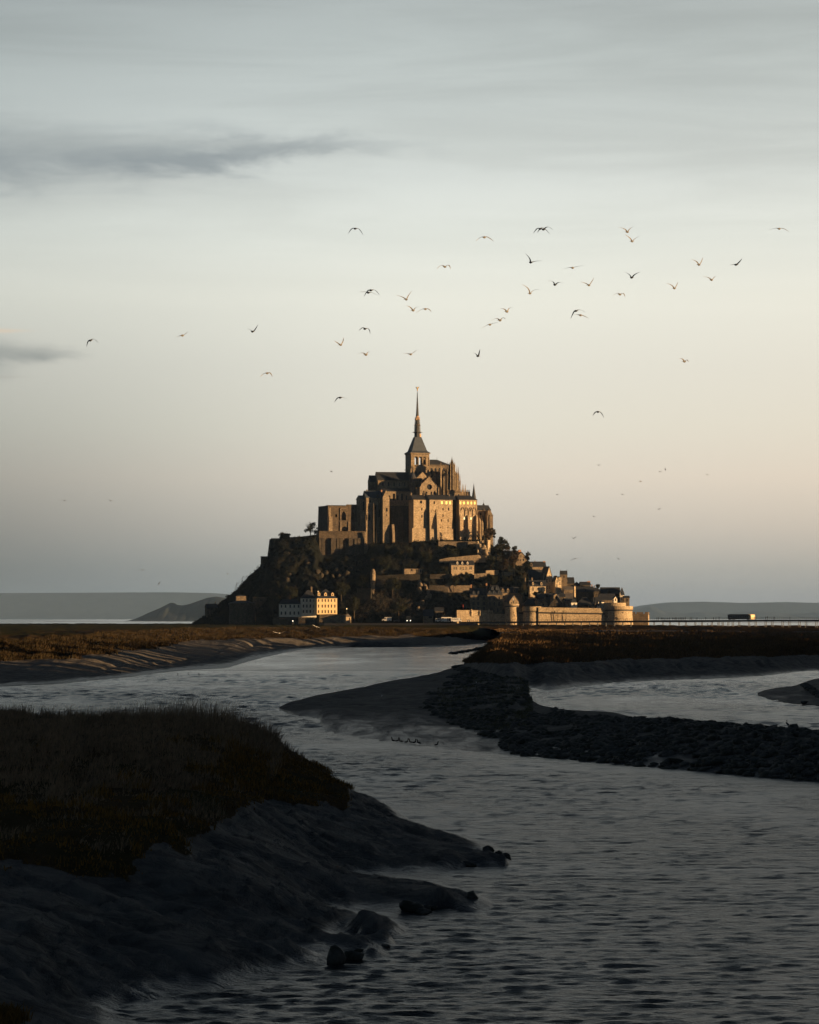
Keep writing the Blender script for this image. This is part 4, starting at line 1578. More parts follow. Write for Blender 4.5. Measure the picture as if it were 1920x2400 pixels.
    mb.wall(fn, rect(0, Wn, cn(1152), cn(1124)), hs, .6)
    fs = fn.side(0)
    mb.wall(fs, [(0, -6), (D, -6), (D, cn(1124)), (D / 2, cn(1106)), (0, cn(1124))], [arch(D / 2, cn(1140), 1.6, 4.2, False, 8)], .5)
    nv = mb.build('nave', g, root)
    panes(fn, hs, nv, M['glass'], .6)
    panes(fs, [arch(D / 2, cn(1140), 1.6, 4.2, False, 8)], nv, M['glass'], .5)
    mb = MB()
    gable_roof(mb, fn, Wn + 2, D, cn(1124), cn(1106) - cn(1124), 'u', .5)
    mb.build('nave_roof', M['slate'], root)
    mb = MB()
    for i, x in enumerate((886.5, 904, 917.5, 930, 943, 956)):
        a = fn.a_of(x)
        mb.box(fn, a - .22, a + .22, -.4, -.02, cn(1150), cn(1126))
    mb.box(fn, 0, Wn, -.35, -.02, cn(1126), cn(1126) + .4)
    for i in range(40):
        a = Wn * (i + .5) / 40
        mb.box(fn, a - .12, a + .12, -.3, -.03, cn(1126) - .4, cn(1126) - .02)
    mb.build('nave_buttress', g, root)
    # west front, lower gable with flanking pilasters
    fw = Frame(P(869, 1181, 2063), AY * .55)
    Ww = fw.a_of(886)
    mb = MB()
    Dw = 10.0
    mb.wall(fw, rect(0, Ww, -4, cn(1128)), (), .5)
    fs2 = fw.side(0)
    mb.wall(fs2, [(0, -6), (Dw, -6), (Dw, cn(1128)), (Dw / 2, cn(1114)), (0, cn(1128))], [], .5)
    for i in range(5):
        b = Dw * (i + .1) / 4.6
        mb.box(fw, -.45, -.02, b, b + .5, -4, cn(1129))
    mb.build('west_front', gd, root)
    mb = MB()
    gable_roof(mb, fw, Ww, Dw, cn(1128), cn(1114) - cn(1128), 'u', .4)
    mb.build('west_roof', M['slate'], root)
    # south aisle below the nave
    fa = Frame(P(901, 1235, 2051), AY * .55)
    Wa = fa.a_of(966)
    ca = lambda y: (1235 - y) * kp
    hs = [arch(fa.a_of(x), ca(1173), 1.5, ca(1162) - ca(1173) + 1.4, False, 8) for x in (923.5, 942.5)]
    hs2 = [arch(fa.a_of(x), ca(1172), 1.1, 3.0, False, 8) for x in (912.5, 932.5, 953)]
    niche = [arch(fa.a_of(933), ca(1229), 3.6, ca(1193) - ca(1229), True, 8), arch(fa.a_of(954), ca(1226), 3.2, ca(1195) - ca(1226), True, 8), arch(fa.a_of(915), ca(1226), 2.4, 7.5, True, 8)]
    mb = MB()
    mb.wall(fa, rect(0, Wa, ca(1186), ca(1152)), hs + hs2, .8)
    al = mb.build('aisle', g, root)
    panes(fa, hs + hs2, al, M['glass'], .8)
    mb = MB()
    mb.wall(fa, rect(-1.5, Wa + 1, -26, ca(1186)), niche, 1.6, b=-1.4)
    for h in niche:
        mb.add([fa(a, .2, c) for a, c in h], [tuple(range(len(h)))])
    mb.add([fa(-1.5, -1.4, ca(1186)), fa(Wa + 1, -1.4, ca(1186)), fa(Wa + 1, .0, ca(1186)), fa(-1.5, .0, ca(1186))], [(0, 1, 2, 3)])
    for x in (919, 944, 961):
        a = fa.a_of(x)
        mb.taper(fa, a - .7, a + .7, -3.4, -1.38, -26, ca(1190), .1, .3)
    mb.build('undercroft_wall', M['granite_dark'], root)
    mb = MB()
    mb.hexa([fa(-1, -.5, ca(1152)), fa(Wa, -.5, ca(1152)), fa(Wa, 6, ca(1152)), fa(-1, 6, ca(1152)), fa(-1, 5.2, ca(1144)), fa(Wa, 5.2, ca(1144)), fa(Wa, 6, ca(1144)), fa(-1, 6, ca(1144))])
    mb.build('aisle_roof', M['slate'], root)

    # ---- south transept: upper gable, stair turret, then the chapel gable with the round window
    ft = Frame(P(976, 1181, 2058), AY)
    Wt = ft.a_of(1004)
    mb = MB()
    gt = [(0, -2), (Wt, -2), (Wt, cn(1121)), (Wt * .53, cn(1106)), (0, cn(1121))]
    mb.wall(ft, gt, [], .5)
    mb.add([ft(0, 0, -2), ft(0, 9, -2), ft(0, 9, cn(1121)), ft(0, 0, cn(1121))], [(0, 1, 2, 3)])
    mb.add([ft(Wt, 0, -2), ft(Wt, 9, -2), ft(Wt, 9, cn(1121)), ft(Wt, 0, cn(1121))], [(0, 1, 2, 3)])
    mb.build('transept', g, root)
    mb = MB()
    gable_roof(mb, Frame(ft(0, .4, 0), AY), Wt, 9, cn(1121), cn(1106) - cn(1121), 'v', .2)
    mb.build('transept_roof', M['slate'], root)
    tur = MB()
    tc = P(967.5, 1181, 2056)
    tur.lathe(tc, [(2.3, -6), (2.3, cn(1122)), (2.5, cn(1121))], 12)
    tt = tur.build('stair_turret', gd, root)
    tur = MB()
    tur.lathe(tc, [(2.6, cn(1121)), (1.3, cn(1112)), (.05, cn(1104))], 12)
    tur.build('turret_roof', M['slate'], tt)
    fc = Frame(P(984, 1183, 2047), AY)
    Wc = fc.a_of(1028)
    cc2 = lambda y: (1183 - y) * 2047 / F
    out = [(0, 0), (Wc, 0), (Wc, cc2(1147)), (Wc * .93, cc2(1141)), (Wc * .5, cc2(1117.5)), (Wc * .07, cc2(1134)), (0, cc2(1146))]
    out = [(0, 0), (Wc, 0), (Wc, cc2(1148)), (Wc * .88, cc2(1138)), (Wc * .49, cc2(1117.5)), (Wc * .10, cc2(1134)), (0, cc2(1144))]
    hs = [circ(Wc * .52, cc2(1141), 6.4 * kp, 18), arch(Wc * .22, cc2(1164), 2.2, cc2(1150) - cc2(1164), True, 7), arch(Wc * .80, cc2(1164), 2.6, cc2(1150) - cc2(1164), True, 7)]
    mb = MB()
    mb.wall(fc, out, hs, 1.3)
    mb.add([fc(0, 0, 0), fc(0, 9, 0), fc(0, 9, cc2(1144)), fc(0, 0, cc2(1144))], [(0, 1, 2, 3)])
    mb.add([fc(Wc, 0, 0), fc(Wc, 9, 0), fc(Wc, 9, cc2(1148)), fc(Wc, 0, cc2(1148))], [(0, 1, 2, 3)])
    for a in (-.2, Wc * .38, Wc * .64, Wc - .4):
        mb.taper(fc, a, a + .7, -.9, -.02, 0, cc2(1152 if 0 < a < Wc * .8 else 1142), .05, .2)
    for x, y in ((.1, 1133), (.88, 1136), (.5, 1116.5)):
        mb.tube(fc(Wc * x, .3, cc2(y) - .3), fc(Wc * x, .3, cc2(y) + .7), .25, .05, 5)
    cg = mb.build('chapel_gable', g, root)
    panes(fc, hs, cg, M['glass'], 1.3)
    mb = MB()
    gable_roof(mb, Frame(fc(0, .6, 0), AY), Wc, 9, cc2(1141), cc2(1118.5) - cc2(1141), 'v', .1)
    mb.build('chapel_roof', M['slate'], root)

    # ---- choir: steep roof, walls, and the forest of buttresses and pinnacles
    fq = Frame(P(1004, 1170, 2070), AY)
    Wq = fq.a_of(1048)
    cq = lambda y: (1170 - y) * 2070 / F
    mb = MB()
    mb.box(fq, 0, Wq, 0, 11, -8, cq(1091))
    ap = fq(Wq, 5.5, 0)
    mb.lathe(ap, [(5.6, -8), (5.6, cq(1091))], 12)
    ch = mb.build('choir_wall', gd, root)
    for x in (1012, 1021, 1030.5, 1040):
        a = fq.a_of(x)
        m2 = MB()
        h = arch(a, cq(1118), 1.5, cq(1096) - cq(1118), True, 6)
        m2.add([fq(p[0], -.03, p[1]) for p in h], [tuple(range(len(h)))])
        m2.build('window', M['glass'], ch)
    mb = MB()
    a1 = fq.a_of(1030)
    mb.hexa([fq(-1, -.5, cq(1091)), fq(Wq + 1, -.5, cq(1091)), fq(Wq + 1, 11.5, cq(1091)), fq(-1, 11.5, cq(1091)), fq(-1, 5.4, cq(1076)), fq(a1, 5.4, cq(1076)), fq(a1, 5.6, cq(1076)), fq(-1, 5.6, cq(1076))])
    mb.hexa([fq(Wq + .9, -.4, cq(1091)), fq(Wq + 5.5, 3, cq(1091)), fq(Wq + 5.5, 8, cq(1091)), fq(Wq + .9, 11.4, cq(1091)), fq(a1, 5.4, cq(1076)), fq(a1 + .1, 5.4, cq(1076)), fq(a1 + .1, 5.6, cq(1076)), fq(a1, 5.6, cq(1076))])
    cr = mb.build('choir_roof', M['slate'], root)
    mb = MB()
    p = fq(a1, 5.5, cq(1076))
    mb.tube(p, p + Vector((0, 0, 1.7)), .07, .04, 5)
    mb.tube(p + Vector((-.4, 0, 1.1)), p + Vector((.4, 0, 1.1)), .05, .05, 4)
    mb.build('finial_cross', M['lead'], cr)
    # balustrade along the choir eaves
    mb = MB()
    mb.box(fq, 0, Wq, -.7, -.5, cq(1093), cq(1093) + .25)
    mb.box(fq, 0, Wq, -.7, -.5, cq(1090), cq(1090) + .2)
    for i in range(16):
        a = Wq * i / 15
        mb.box(fq, a - .07, a + .07, -.7, -.52, cq(1093), cq(1090))
    mb.build('balustrade', g, ch)

    # pinnacles (x, top row, foot row, width px, depth offset)
    pins = [(1022, 1094, 1162, 2.2, 2063), (1033.5, 1081, 1164, 3.4, 2057), (1045.4, 1085, 1164, 2.4, 2061), (1048.8, 1081, 1164, 3.2, 2057), (1071.2, 1090, 1164, 2.8, 2060),
            (1074.8, 1093, 1164, 2.8, 2063), (1078.3, 1110, 1165, 2.6, 2066), (1066, 1100, 1164, 2.4, 2070), (1055, 1092, 1164, 2.6, 2072), (1040, 1098, 1164, 2.0, 2068)]
    for x, yt, yf, wpx, Yp in pins:
        w = wpx * kp
        b = P(x, yf, Yp)
        f3 = Frame(b, AY + .2)
        hgt = (yf - yt) * kp
        sh = hgt - 19 * kp * min(1, hgt / 14)
        mb = MB()
        mb.taper(f3, -w / 2, w / 2, -w / 2, w / 2, -4, sh * .55, w * .05, w * .05)
        mb.taper(f3, -w * .42, w * .42, -w * .42, w * .42, sh * .55, sh, w * .06, w * .06)
        mb.taper(f3, -w * .30, w * .30, -w * .30, w * .30, sh, hgt, w * .29, w * .29)
        for sx in (-1, 1):
            for sy in (-1, 1):
                f4 = Frame(f3(sx * w * .4, sy * w * .4, 0), AY)
                mb.taper(f4, -w * .13, w * .13, -w * .13, w * .13, sh * .82, sh + 5 * kp, w * .12, w * .12)
        for j in range(5):
            z = sh + (hgt - sh) * (j + .6) / 5.6
            r = w * .34 * (1 - (j + .6) / 5.8)
            for sx, sy in ((1, 1), (-1, 1), (1, -1), (-1, -1)):
                p = f3(sx * r, sy * r, z)
                mb.tube(p, p + Vector((sx * .18, sy * .1, .14)), .1, .03, 4)
        mb.build('pinnacle', g if Yp < 2062 else gd, root)
        # flying buttress back to the choir
    # the two tiers of flyers
    for x, Yp in ((1033.5, 2057), (1048.8, 2057), (1071.2, 2060), (1022, 2063)):
        mb = MB()
        p = P(x, 1118, Yp)
        q = P(x - 6, 1101, Yp + 11)
        prev = None
        for i in range(9):
            s = i / 8
            pt = p.lerp(q, s) + Vector((0, 0, -1.1 * math.sin(math.pi * s)))
            tp = p.lerp(q, s) + Vector((0, 0, .55))
            if prev:
                a, b = prev
                mb.hexa([a + Vector((-.25, 0, 0)), a + Vector((.25, 0, 0)), pt + Vector((.25, 0, 0)), pt + Vector((-.25, 0, 0)),
                         b + Vector((-.25, 0, 0)), b + Vector((.25, 0, 0)), tp + Vector((.25, 0, 0)), tp + Vector((-.25, 0, 0))])
            prev = (pt, tp)
        mb.build('flying_buttress', g, root)
    # great stair pinnacle over the choir
    b = P(1059.5, 1164, 2058)
    mb = MB()
    mb.lathe(b, [(7.4 * kp, -4), (6.6 * kp, cz(1092) - cz(1164)), (5.6 * kp, cz(1089) - cz(1164)), (3.4 * kp, cz(1085) - cz(1164)), (2.4 * kp, cz(1082) - cz(1164)), (1.2 * kp, cz(1078) - cz(1164)), (.05, cz(1070) - cz(1164))], 8, AY)
    stair = mb.build('pinnacle', M['granite_dark'], root, label='broad central pinnacle with a crocketed crown')  # darker body puts the shade between the ribs into the colour
    mb = MB()
    for i in range(8):
        an = AY + i * math.pi / 4
        p = b + Vector((math.cos(an) * 7.2 * kp, math.sin(an) * 7.2 * kp, 0))
        mb.tube(p + Vector((0, 0, -3)), p + Vector((0, 0, cz(1092) - cz(1164))), .45, .32, 5)
        mb.tube(p + Vector((0, 0, cz(1092) - cz(1164))), p + Vector((0, 0, cz(1084) - cz(1164))), .33, .03, 5)
        for j in range(3):
            r = (4.4 - j * 1.3) * kp
            pp = b + Vector((math.cos(an) * r, math.sin(an) * r, cz(1087 - 3 * j) - cz(1164)))
            mb.tube(pp, pp + Vector((math.cos(an) * .5, math.sin(an) * .5, .8)), .16, .03, 4)
    mb.build('rib', g, stair, kind='stuff')
    # dark apse body between the pinnacles
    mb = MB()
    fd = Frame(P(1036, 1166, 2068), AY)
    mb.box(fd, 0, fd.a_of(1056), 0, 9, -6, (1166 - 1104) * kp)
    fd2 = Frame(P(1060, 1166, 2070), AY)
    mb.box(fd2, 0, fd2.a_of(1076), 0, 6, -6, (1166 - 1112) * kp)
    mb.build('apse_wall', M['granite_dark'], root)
    # low chapel ring with balustrade and small pinnacles
    fl = Frame(P(1049, 1172, 2054), AY * .4)
    Wl = fl.a_of(1102)
    cl = lambda y: (1172 - y) * kp
    mb = MB()
    hs = [arch(fl.a_of(x), cl(1166), 1.5, 2.2, True, 5) for x in (1054, 1065, 1075, 1085)]
    mb.wall(fl, rect(0, Wl, 0, cl(1152)), hs, .5)
    mb.box(fl, 0, Wl, -.3, -.02, cl(1155), cl(1155) + .2)
    mb.box(fl, 0, Wl, -.3, -.02, cl(1149), cl(1149) + .2)
    for i in range(34):
        a = Wl * (i + .3) / 34
        mb.box(fl, a - .08, a + .08, -.25, -.05, cl(1155), cl(1149))
    mb.add([fl(0, .5, cl(1152)), fl(Wl, .5, cl(1152)), fl(Wl, 5, cl(1152)), fl(0, 5, cl(1152))], [(0, 1, 2, 3)])
    al = mb.build('chapel_ring', g, root)
    panes(fl, hs, al, M['glass'], .5)
    for x, yt, w in ((1083.8, 1132, 2.2), (1087.3, 1134, 2.0), (1091.3, 1133.5, 2.2), (1096, 1147, 2.6), (1102, 1156, 1.6)):
        b = P(x, 1172, 2051)
        f3 = Frame(b, .3)
        w *= kp
        hgt = (1172 - yt) * kp
        mb = MB()
        mb.taper(f3, -w / 2, w / 2, -w / 2, w / 2, -2, hgt * .62, w * .05, w * .05)
        mb.taper(f3, -w * .42, w * .42, -w * .42, w * .42, hgt * .62, hgt, w * .4, w * .4)
        mb.build('pinnacle', gd if x > 1095 else g, root)
    # slate spirelet at the east end
    b = P(1110.8, 1176, 2054)
    mb = MB()
    mb.lathe(b, [(5.4 * kp, 0), (5.6 * kp, 8 * kp), (3.2 * kp, 22 * kp), (.4 * kp, 41 * kp), (.1, 43 * kp)], 8, .3)
    mb.build('spirelet', M['slate'], root)
    return root


def build_lodging():
    """the tall south range under the church"""
    root = thing('abbey_lodging', 'tall sunlit granite range with yellow glowing windows and dark slate roof, below the church', 'building', P(1045, 1266, 2030))
    kp = 2030.0 / F
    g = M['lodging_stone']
    yaw = math.radians(15)
    secs = []
    # A
    fA = Frame(P(969.6, 1262, 2031), yaw)
    WA = fA.a_of(1002)
    cA = lambda y: (1262 - y) * kp
    hA = [rect(fA.a_of(x) - w / 2, fA.a_of(x) + w / 2, cA(y + h), cA(y - h)) for x, y, w, h in ((987, 1176.5, 1.4, 3.4), (989, 1193, .8, 3.2), (989, 1210, .8, 3.4))]
    mb = MB()
    mb.wall(fA, rect(0, WA, -14, cA(1171)), hA, .7)
    mb.add([fA(0, 0, -14), fA(0, 12, -14), fA(0, 12, cA(1171)), fA(0, 0, cA(1171))], [(0, 1, 2, 3)])
    mb.taper(fA, -1.6, WA, -1.6, -.02, -14, cA(1238), .5, .78)
    oA = mb.build('west_wall', g, root)
    panes(fA, hA, oA, M['glass'], .7)
    # B stands 2 m proud
    d0 = fA(WA, 0, 0)
    fB = Frame(P(1007, 1265, d0.y - 1.2), yaw)
    WB = fB.a_of(1061)
    cB = lambda y: (1265 - y) * kp

    def rw(fr, cf, x, y, w, h):
        a = fr.a_of(x)
        return rect(a - w / 2, a + w / 2, cf(y + h), cf(y - h))
    dark = [(1018, 1178, .9, 3.2), (1038.6, 1193, .8, 3.0), (1051.7, 1193, .9, 3.2), (1038.6, 1207.5, .7, 3.0), (1020.3, 1214, .7, 2.8), (1034.6, 1219.5, .7, 3.0), (1050.5, 1219.5, .7, 3.4),
            (1020.5, 1197, .7, 2.8), (1032.5, 1236, .6, 1.2), (1050, 1236, .6, 1.2)]
    lit = [(1036.3, 1177.7, 1.25, 3.3), (1047, 1177.7, 1.25, 3.3), (1055.6, 1177.7, 1.25, 3.3)]  # panes that glow yellow
    hd = [rw(fB, cB, *q) for q in dark]
    hl = [rw(fB, cB, *q) for q in lit]
    mb = MB()
    mb.wall(fB, rect(0, WB, -14, cB(1171)), hd + hl, .7)
    for a in (0, WB):
        mb.add([fB(a, 0, -14), fB(a, 12, -14), fB(a, 12, cB(1171)), fB(a, 0, cB(1171))], [(0, 1, 2, 3)])
    mb.box(fB, -2.6, -.02, 5.3, 12, -14, cB(1171))
    oB = mb.build('middle_wall', g, root)
    panes(fB, hd, oB, M['glass'], .7)
    panes(fB, hl, oB, M['lit'], .7)
    # raised flat panel, tall blind arch, sloping buttress, plinth
    mb = MB()
    aP0, aP1 = fB.a_of(1028.5), fB.a_of(1060)
    mb.box(fB, aP0, aP1, -.28, -.02, cB(1188), cB(1186.8))
    mb.box(fB, 0.1, fB.a_of(1018), -.18, -.02, cB(1225), cB(1224))
    mb.prism(fB.side(fB.a_of(1025), 0), [(-3.4, -14), (-2.6, cB(1240)), (-1.5, cB(1215)), (-.02, cB(1196)), (-.02, -14)], -.7, .7)
    mb.prism(fB.side(fB.a_of(1008.5), 0), [(-1.4, -14), (-.9, cB(1200)), (-.02, cB(1192)), (-.02, -14)], -.6, .5)
    mb.taper(fB, -.2, WB + .1, -2.2, -.03, -14, cB(1240), .1, 1.05)
    mb.build('buttress', g, root)
    for x in (1015, 1023.5):
        m2 = MB()
        a = fB.a_of(x)
        pts = arch(a, cB(1206), 1.7, cB(1194) - cB(1206), True, 7)
        for i in range(2, len(pts) - 1):
            p, q = pts[i], pts[i + 1]
            m2.hexa([fB(p[0], -.22, p[1]), fB(q[0], -.22, q[1]), fB(q[0], -.01, q[1]), fB(p[0], -.01, p[1]),
                     fB(p[0], -.22, p[1] + .3), fB(q[0], -.22, q[1] + .3), fB(q[0], -.01, q[1] + .3), fB(p[0], -.01, p[1] + .3)])
        m2.build('arch_mould', g, root)
    # C stands 4.5 m proud of B
    d1 = fB(WB, 0, 0)
    fC = Frame(P(1076.5, 1268, d1.y - .3), yaw)
    WC = fC.a_of(1118.5)
    cC = lambda y: (1268 - y) * kp
    lit = [(x, 1178.3, 1.05, 3.1) for x in (1079.8, 1088, 1097.3, 1105.3, 1113.3)]  # panes that glow yellow
    pale = [(1088.6, 1214.8, .9, 2.6), (1104.5, 1214.8, .9, 2.6)]
    dark = [(1091.5, 1195, .9, 3.0), (1102.4, 1195, .9, 3.2), (1088.6, 1233.6, .6, 2.8), (1108, 1233.6, .6, 2.6), (1089.5, 1247.5, .5, 2.2), (1110, 1205, .4, 1.0)]
    hl = [rw(fC, cC, *q) for q in lit]
    hp = [rw(fC, cC, *q) for q in pale]
    hd = [rw(fC, cC, *q) for q in dark]
    mb = MB()
    mb.wall(fC, rect(0, WC, -12, cC(1171)), hl + hp + hd, .7)
    for a in (0, WC):
        mb.add([fC(a, 0, -12), fC(a, 14, -12), fC(a, 14, cC(1171)), fC(a, 0, cC(1171))], [(0, 1, 2, 3)])
    for y in (1219.5, 1238.5, 1252.5, 1184):
        mb.box(fC, 0, WC, -.14, -.01, cC(y), cC(y) + .22)
    oC = mb.build('east_wall', g, root)
    panes(fC, hl, oC, M['lit'], .7)
    panes(fC, hp, oC, M['glowpale'], .7)
    panes(fC, hd, oC, M['glass'], .7)
    for x, yt, w in ((1078.4, 1206, 1.0), (1097.0, 1206, .85), (1117.0, 1206, .95)):
        mb = MB()
        a = fC.a_of(x)
        mb.prism(fC.side(a, 0), [(-2.3, -12), (-1.9, cC(1225)), (-1.6, cC(1212)), (-.02, cC(yt)), (-.02, -12)], -w / 2, w / 2)
        mb.build('buttress', g, root)
    for x in (1086, 1094.2, 1104.2, 1113):
        m2 = MB()
        a = fC.a_of(x)
        pts = arch(a, cC(1210), 2.3, cC(1189.5) - cC(1210), True, 8)
        for i in range(1, len(pts) - 1):
            p, q = pts[i], pts[i + 1]
            n = Vector((q[1] - p[1], -(q[0] - p[0]))).normalized() * .28 if False else None
            dx, dz = (q[1] - p[1]), -(q[0] - p[0])
            L = math.hypot(dx, dz) + 1e-6
            dx, dz = dx / L * .3, dz / L * .3
            m2.hexa([fC(p[0], -.45, p[1]), fC(q[0], -.45, q[1]), fC(q[0], -.01, q[1]), fC(p[0], -.01, p[1]),
                     fC(p[0] + dx, -.45, p[1] + dz), fC(q[0] + dx, -.45, q[1] + dz), fC(q[0] + dx, -.01, q[1] + dz), fC(p[0] + dx, -.01, p[1] + dz)])
        m2.build('arch_mould', g, root)
    m2 = MB()
    h = arch(fC.a_of(1090), cC(1267), 1.6, 2.6, False, 6)
    m2.add([fC(a, -.16, c) for a, c in h], [tuple(range(len(h)))])
    m2.build('door', M['wood'], root)
    # deep recess between B and C is closed further back
    mb = MB()
    fR = Frame(fB(WB, 6.5, 0), yaw)
    mb.box(fR, 0, fR.a_of(1078), 0, 6, -14, cB(1171))
    mb.build('recess_wall', M['granite_dark'], root)  # dark stone puts the recess's shadow into the colour
    # roofs
    mb = MB()
    for f_, w_, c_, y0, ov in ((fA, WA, cA, 1159, 3.0), (fB, WB, cB, 1158.5, 4.5), (fC, WC, cC, 1160, .3)):
        e = c_(1171)
        r = c_(y0)
        mb.hexa([f_(-.5, -.6, e), f_(w_ + ov, -.6, e), f_(w_ + ov, 13.5, e), f_(-.5, 13.5, e), f_(-.4, 6.3, r), f_(w_ + ov - (3.2 if f_ is fC else 0), 6.3, r), f_(w_ + ov - (3.2 if f_ is fC else 0), 6.6, r), f_(-.4, 6.6, r)])
    mb.build('roof', M['slate'], root)
    for f_, c_, x, yt, w in ((fA, cA, 969.8, 1154.5, 3), (fB, cB, 1006.8, 1156, 2.4), (fB, cB, 1021, 1158, 2), (fC, cC, 1059, 1158, 2.2), (fC, cC, 1072, 1158.5, 2), (fB, cB, 1000, 1152, 2)):
        chimney(f_, f_.a_of(x), 6, c_(1168), c_(yt), w * kp, root, M['granite_mid'])
    # terrace wall at the foot
    mb = MB()
    ft = Frame(P(1028, 1283, 2016), math.radians(6))
    mb.box(ft, 0, ft.a_of(1122), 0, 1.2, -2, 14 * kp)
    mb.build('terrace_wall', M['granite_mid'], root)
    return root


def build_west_range():
    """ruined and roofed ranges stepping up on the left"""
    root = thing('abbey_west_range', 'dark ruined stone range with pointed niches, at the left shoulder of the abbey', 'building', P(800, 1260, 2040))
    gd, gm = M['granite_dark'], M['granite_mid']
    kp = 2036.0 / F
    gr = M['granite_ruin']
    fr = Frame(P(768.5, 1248, 2032), math.radians(14))
    c = lambda y: (1248 - y) * kp
    W = fr.a_of(836.5)
    ni = [arch(fr.a_of(806), c(1219), 3.0, c(1198) - c(1219), True, 8), arch(fr.a_of(829), c(1217), 3.0, c(1197) - c(1217), True, 8),
          arch(fr.a_of(808), c(1245), 4.0, c(1233.5) - c(1245), False, 8), arch(fr.a_of(829), c(1245), 3.6, c(1233) - c(1245), False, 8), arch(fr.a_of(788), c(1212), 1.2, 2.2, True, 6)]
    mb = MB()
    outer = [(0, -3), (W, -3), (W, c(1182)), (fr.a_of(811.5), c(1182)), (fr.a_of(811.4), c(1185.4)), (fr.a_of(775), c(1185)), (fr.a_of(774.8), c(1184)), (0, c(1184))]
    mb.wall(fr, outer, ni, 2.2)
    for h in ni:
        mb.add([fr(a, 2.2, cc) for a, cc in h], [tuple(range(len(h)))])
    mb.add([fr(0, 0, c(1184)), fr(W, 0, c(1184)), fr(W, 10, c(1184)), fr(0, 10, c(1184))], [(0, 1, 2, 3)])
    mb.build('ruined_front', gr, root)
    # leaning west face
    mb = MB()
    p0, p1 = fr(0, 0, -3), fr(0, 0, c(1185))
    q0, q1 = P(744.5, 1256, 2052), P(746.5, 1187, 2052)
    mb.add([p0, p1, q1, q0], [(0, 1, 2, 3)])
    mb.add([p1, q1, q1 + Vector((6, 8, 0)), p1 + Vector((4, 8, 0))], [(0, 1, 2, 3)])
    mb.build('west_face', gd, root)
    # raking gable edge and pale buttress
    mb = MB()
    mb.prism(fr, [(-.2, c(1245)), (fr.a_of(769.5), c(1245)), (fr.a_of(770), c(1188)), (fr.a_of(769), c(1186))], -.5, -.02)
    mb.taper(fr, fr.a_of(769.8), fr.a_of(779.5), -1.0, -.02, -3, c(1211), .3, .1)
    mb.taper(fr, fr.a_of(770), fr.a_of(775.5), -.8, -.02, c(1211), c(1190), .1, .2)
    mb.box(fr, fr.a_of(769.5), fr.a_of(780), -1.15, -.02, c(1236), c(1233.5))
    mb.build('buttress', M['granite'], root)
    mb = MB()
    for x in (798.5, 818, 834):
        mb.taper(fr, fr.a_of(x) - .6, fr.a_of(x) + .6, -.8, -.02, -3, c(1222), .1, .3)
    for i in range(2, 8):
        pass
    mb.box(fr, fr.a_of(797), fr.a_of(799.5), -.5, -.02, c(1220), c(1192))
    mb.box(fr, fr.a_of(797), fr.a_of(812), -.5, -.02, c(1193), c(1190.5))
    mb.build('pier', gm, root)
    # battered retaining wall and the cliff wall below
    mb = MB()
    fw = Frame(P(748, 1262, 2026), math.radians(7))
    Ww = fw.a_of(858.5)
    cw = lambda y: (1262 - y) * kp
    mb.taper(fw, 0, Ww, 0, 12, -1, cw(1245), .2, .5)
    mb.box(fw, 0, Ww, -.1, .4, cw(1246.5), cw(1244.6))
    mb.build('terrace_wall', gr, root)
    mb = MB()
    for i in range(16):
        a0, a1 = Ww * i / 16 - .02 * (i % 2), Ww * (i + 1) / 16
        d = 0.7 * math.sin(i * 2.1) + .5 * math.sin(i * 5.3)
        mb.taper(fw, a0, a1, -1.2 - d, 10, cw(1312 + 8 * math.sin(i * 1.3)), cw(1262 - (i % 3)), .0, .6)
    mb.build('cliff_wall', gd, root)
    mb = MB()
    mb.taper(fw, Ww - 1.4, Ww + .1, -2.3, -.6, cw(1298), cw(1247), .15, .3)
    mb.build('corner_buttress', M['granite'], root)

    # roofed tower block
    r2 = thing('abbey_gatehouse_block', 'narrow sunlit abbey tower block with tall window and grey roof, left of the nave', 'building', P(870, 1250, 2038))
    f2 = Frame(P(846.5, 1240, 2035), math.radians(17))
    W2 = f2.a_of(858.2)
    c2 = lambda y: (1240 - y) * kp
    h = [arch(f2.a_of(852.5), c2(1196), 1.15, c2(1174.5) - c2(1196), False, 6)]
    mb = MB()
    mb.wall(f2, rect(0, W2, -24, c2(1169.5)), h, .6)
    mb.wall(f2.side(0), [(0, -24), (11, -24), (11, c2(1169.5)), (5.5, c2(1161)), (0, c2(1169.5))], [], .5)
    o = mb.build('tower_wall', M['granite'], r2)
    panes(f2, h, o, M['glass'], .6)
    mb = MB()
    gable_roof(mb, f2, W2 + 3, 11, c2(1169.5), c2(1161) - c2(1169.5), 'u', .3)
    mb.build('roof', M['slate_pale'], r2)
    f3 = Frame(P(858.4, 1240, 2032), math.radians(15))
    W3 = f3.a_of(901)
    hs = [rect(f3.a_of(868) - .5, f3.a_of(868) + .5, c2(1178), c2(1172.5)), rect(f3.a_of(864.6) - .4, f3.a_of(864.6) + .4, c2(1193), c2(1185)),
          arch(f3.a_of(857.8 + 1.6), c2(1219), 1.0, 3.6, False, 6), arch(f3.a_of(866.5), c2(1220), 1.0, 4.0, False, 6), rect(f3.a_of(864) - .35, f3.a_of(864) + .35, c2(1234), c2(1229)),
          arch(f3.a_of(890), c2(1212), 1.4, 5, True, 6), arch(f3.a_of(880), c2(1205), 1.2, 4.5, True, 6)]
    mb = MB()
    mb.wall(f3, rect(0, W3, -24, c2(1165.5)), hs, .6)
    mb.wall(f3.side(0), [(0, -24), (9, -24), (9, c2(1165.5)), (4.5, c2(1150.5)), (0, c2(1165.5))], [], .5)
    mb.box(f3, 0.0, f3.a_of(871), -.22, -.01, c2(1203), c2(1201.5))
    o = mb.build('block_wall', M['granite'], r2)
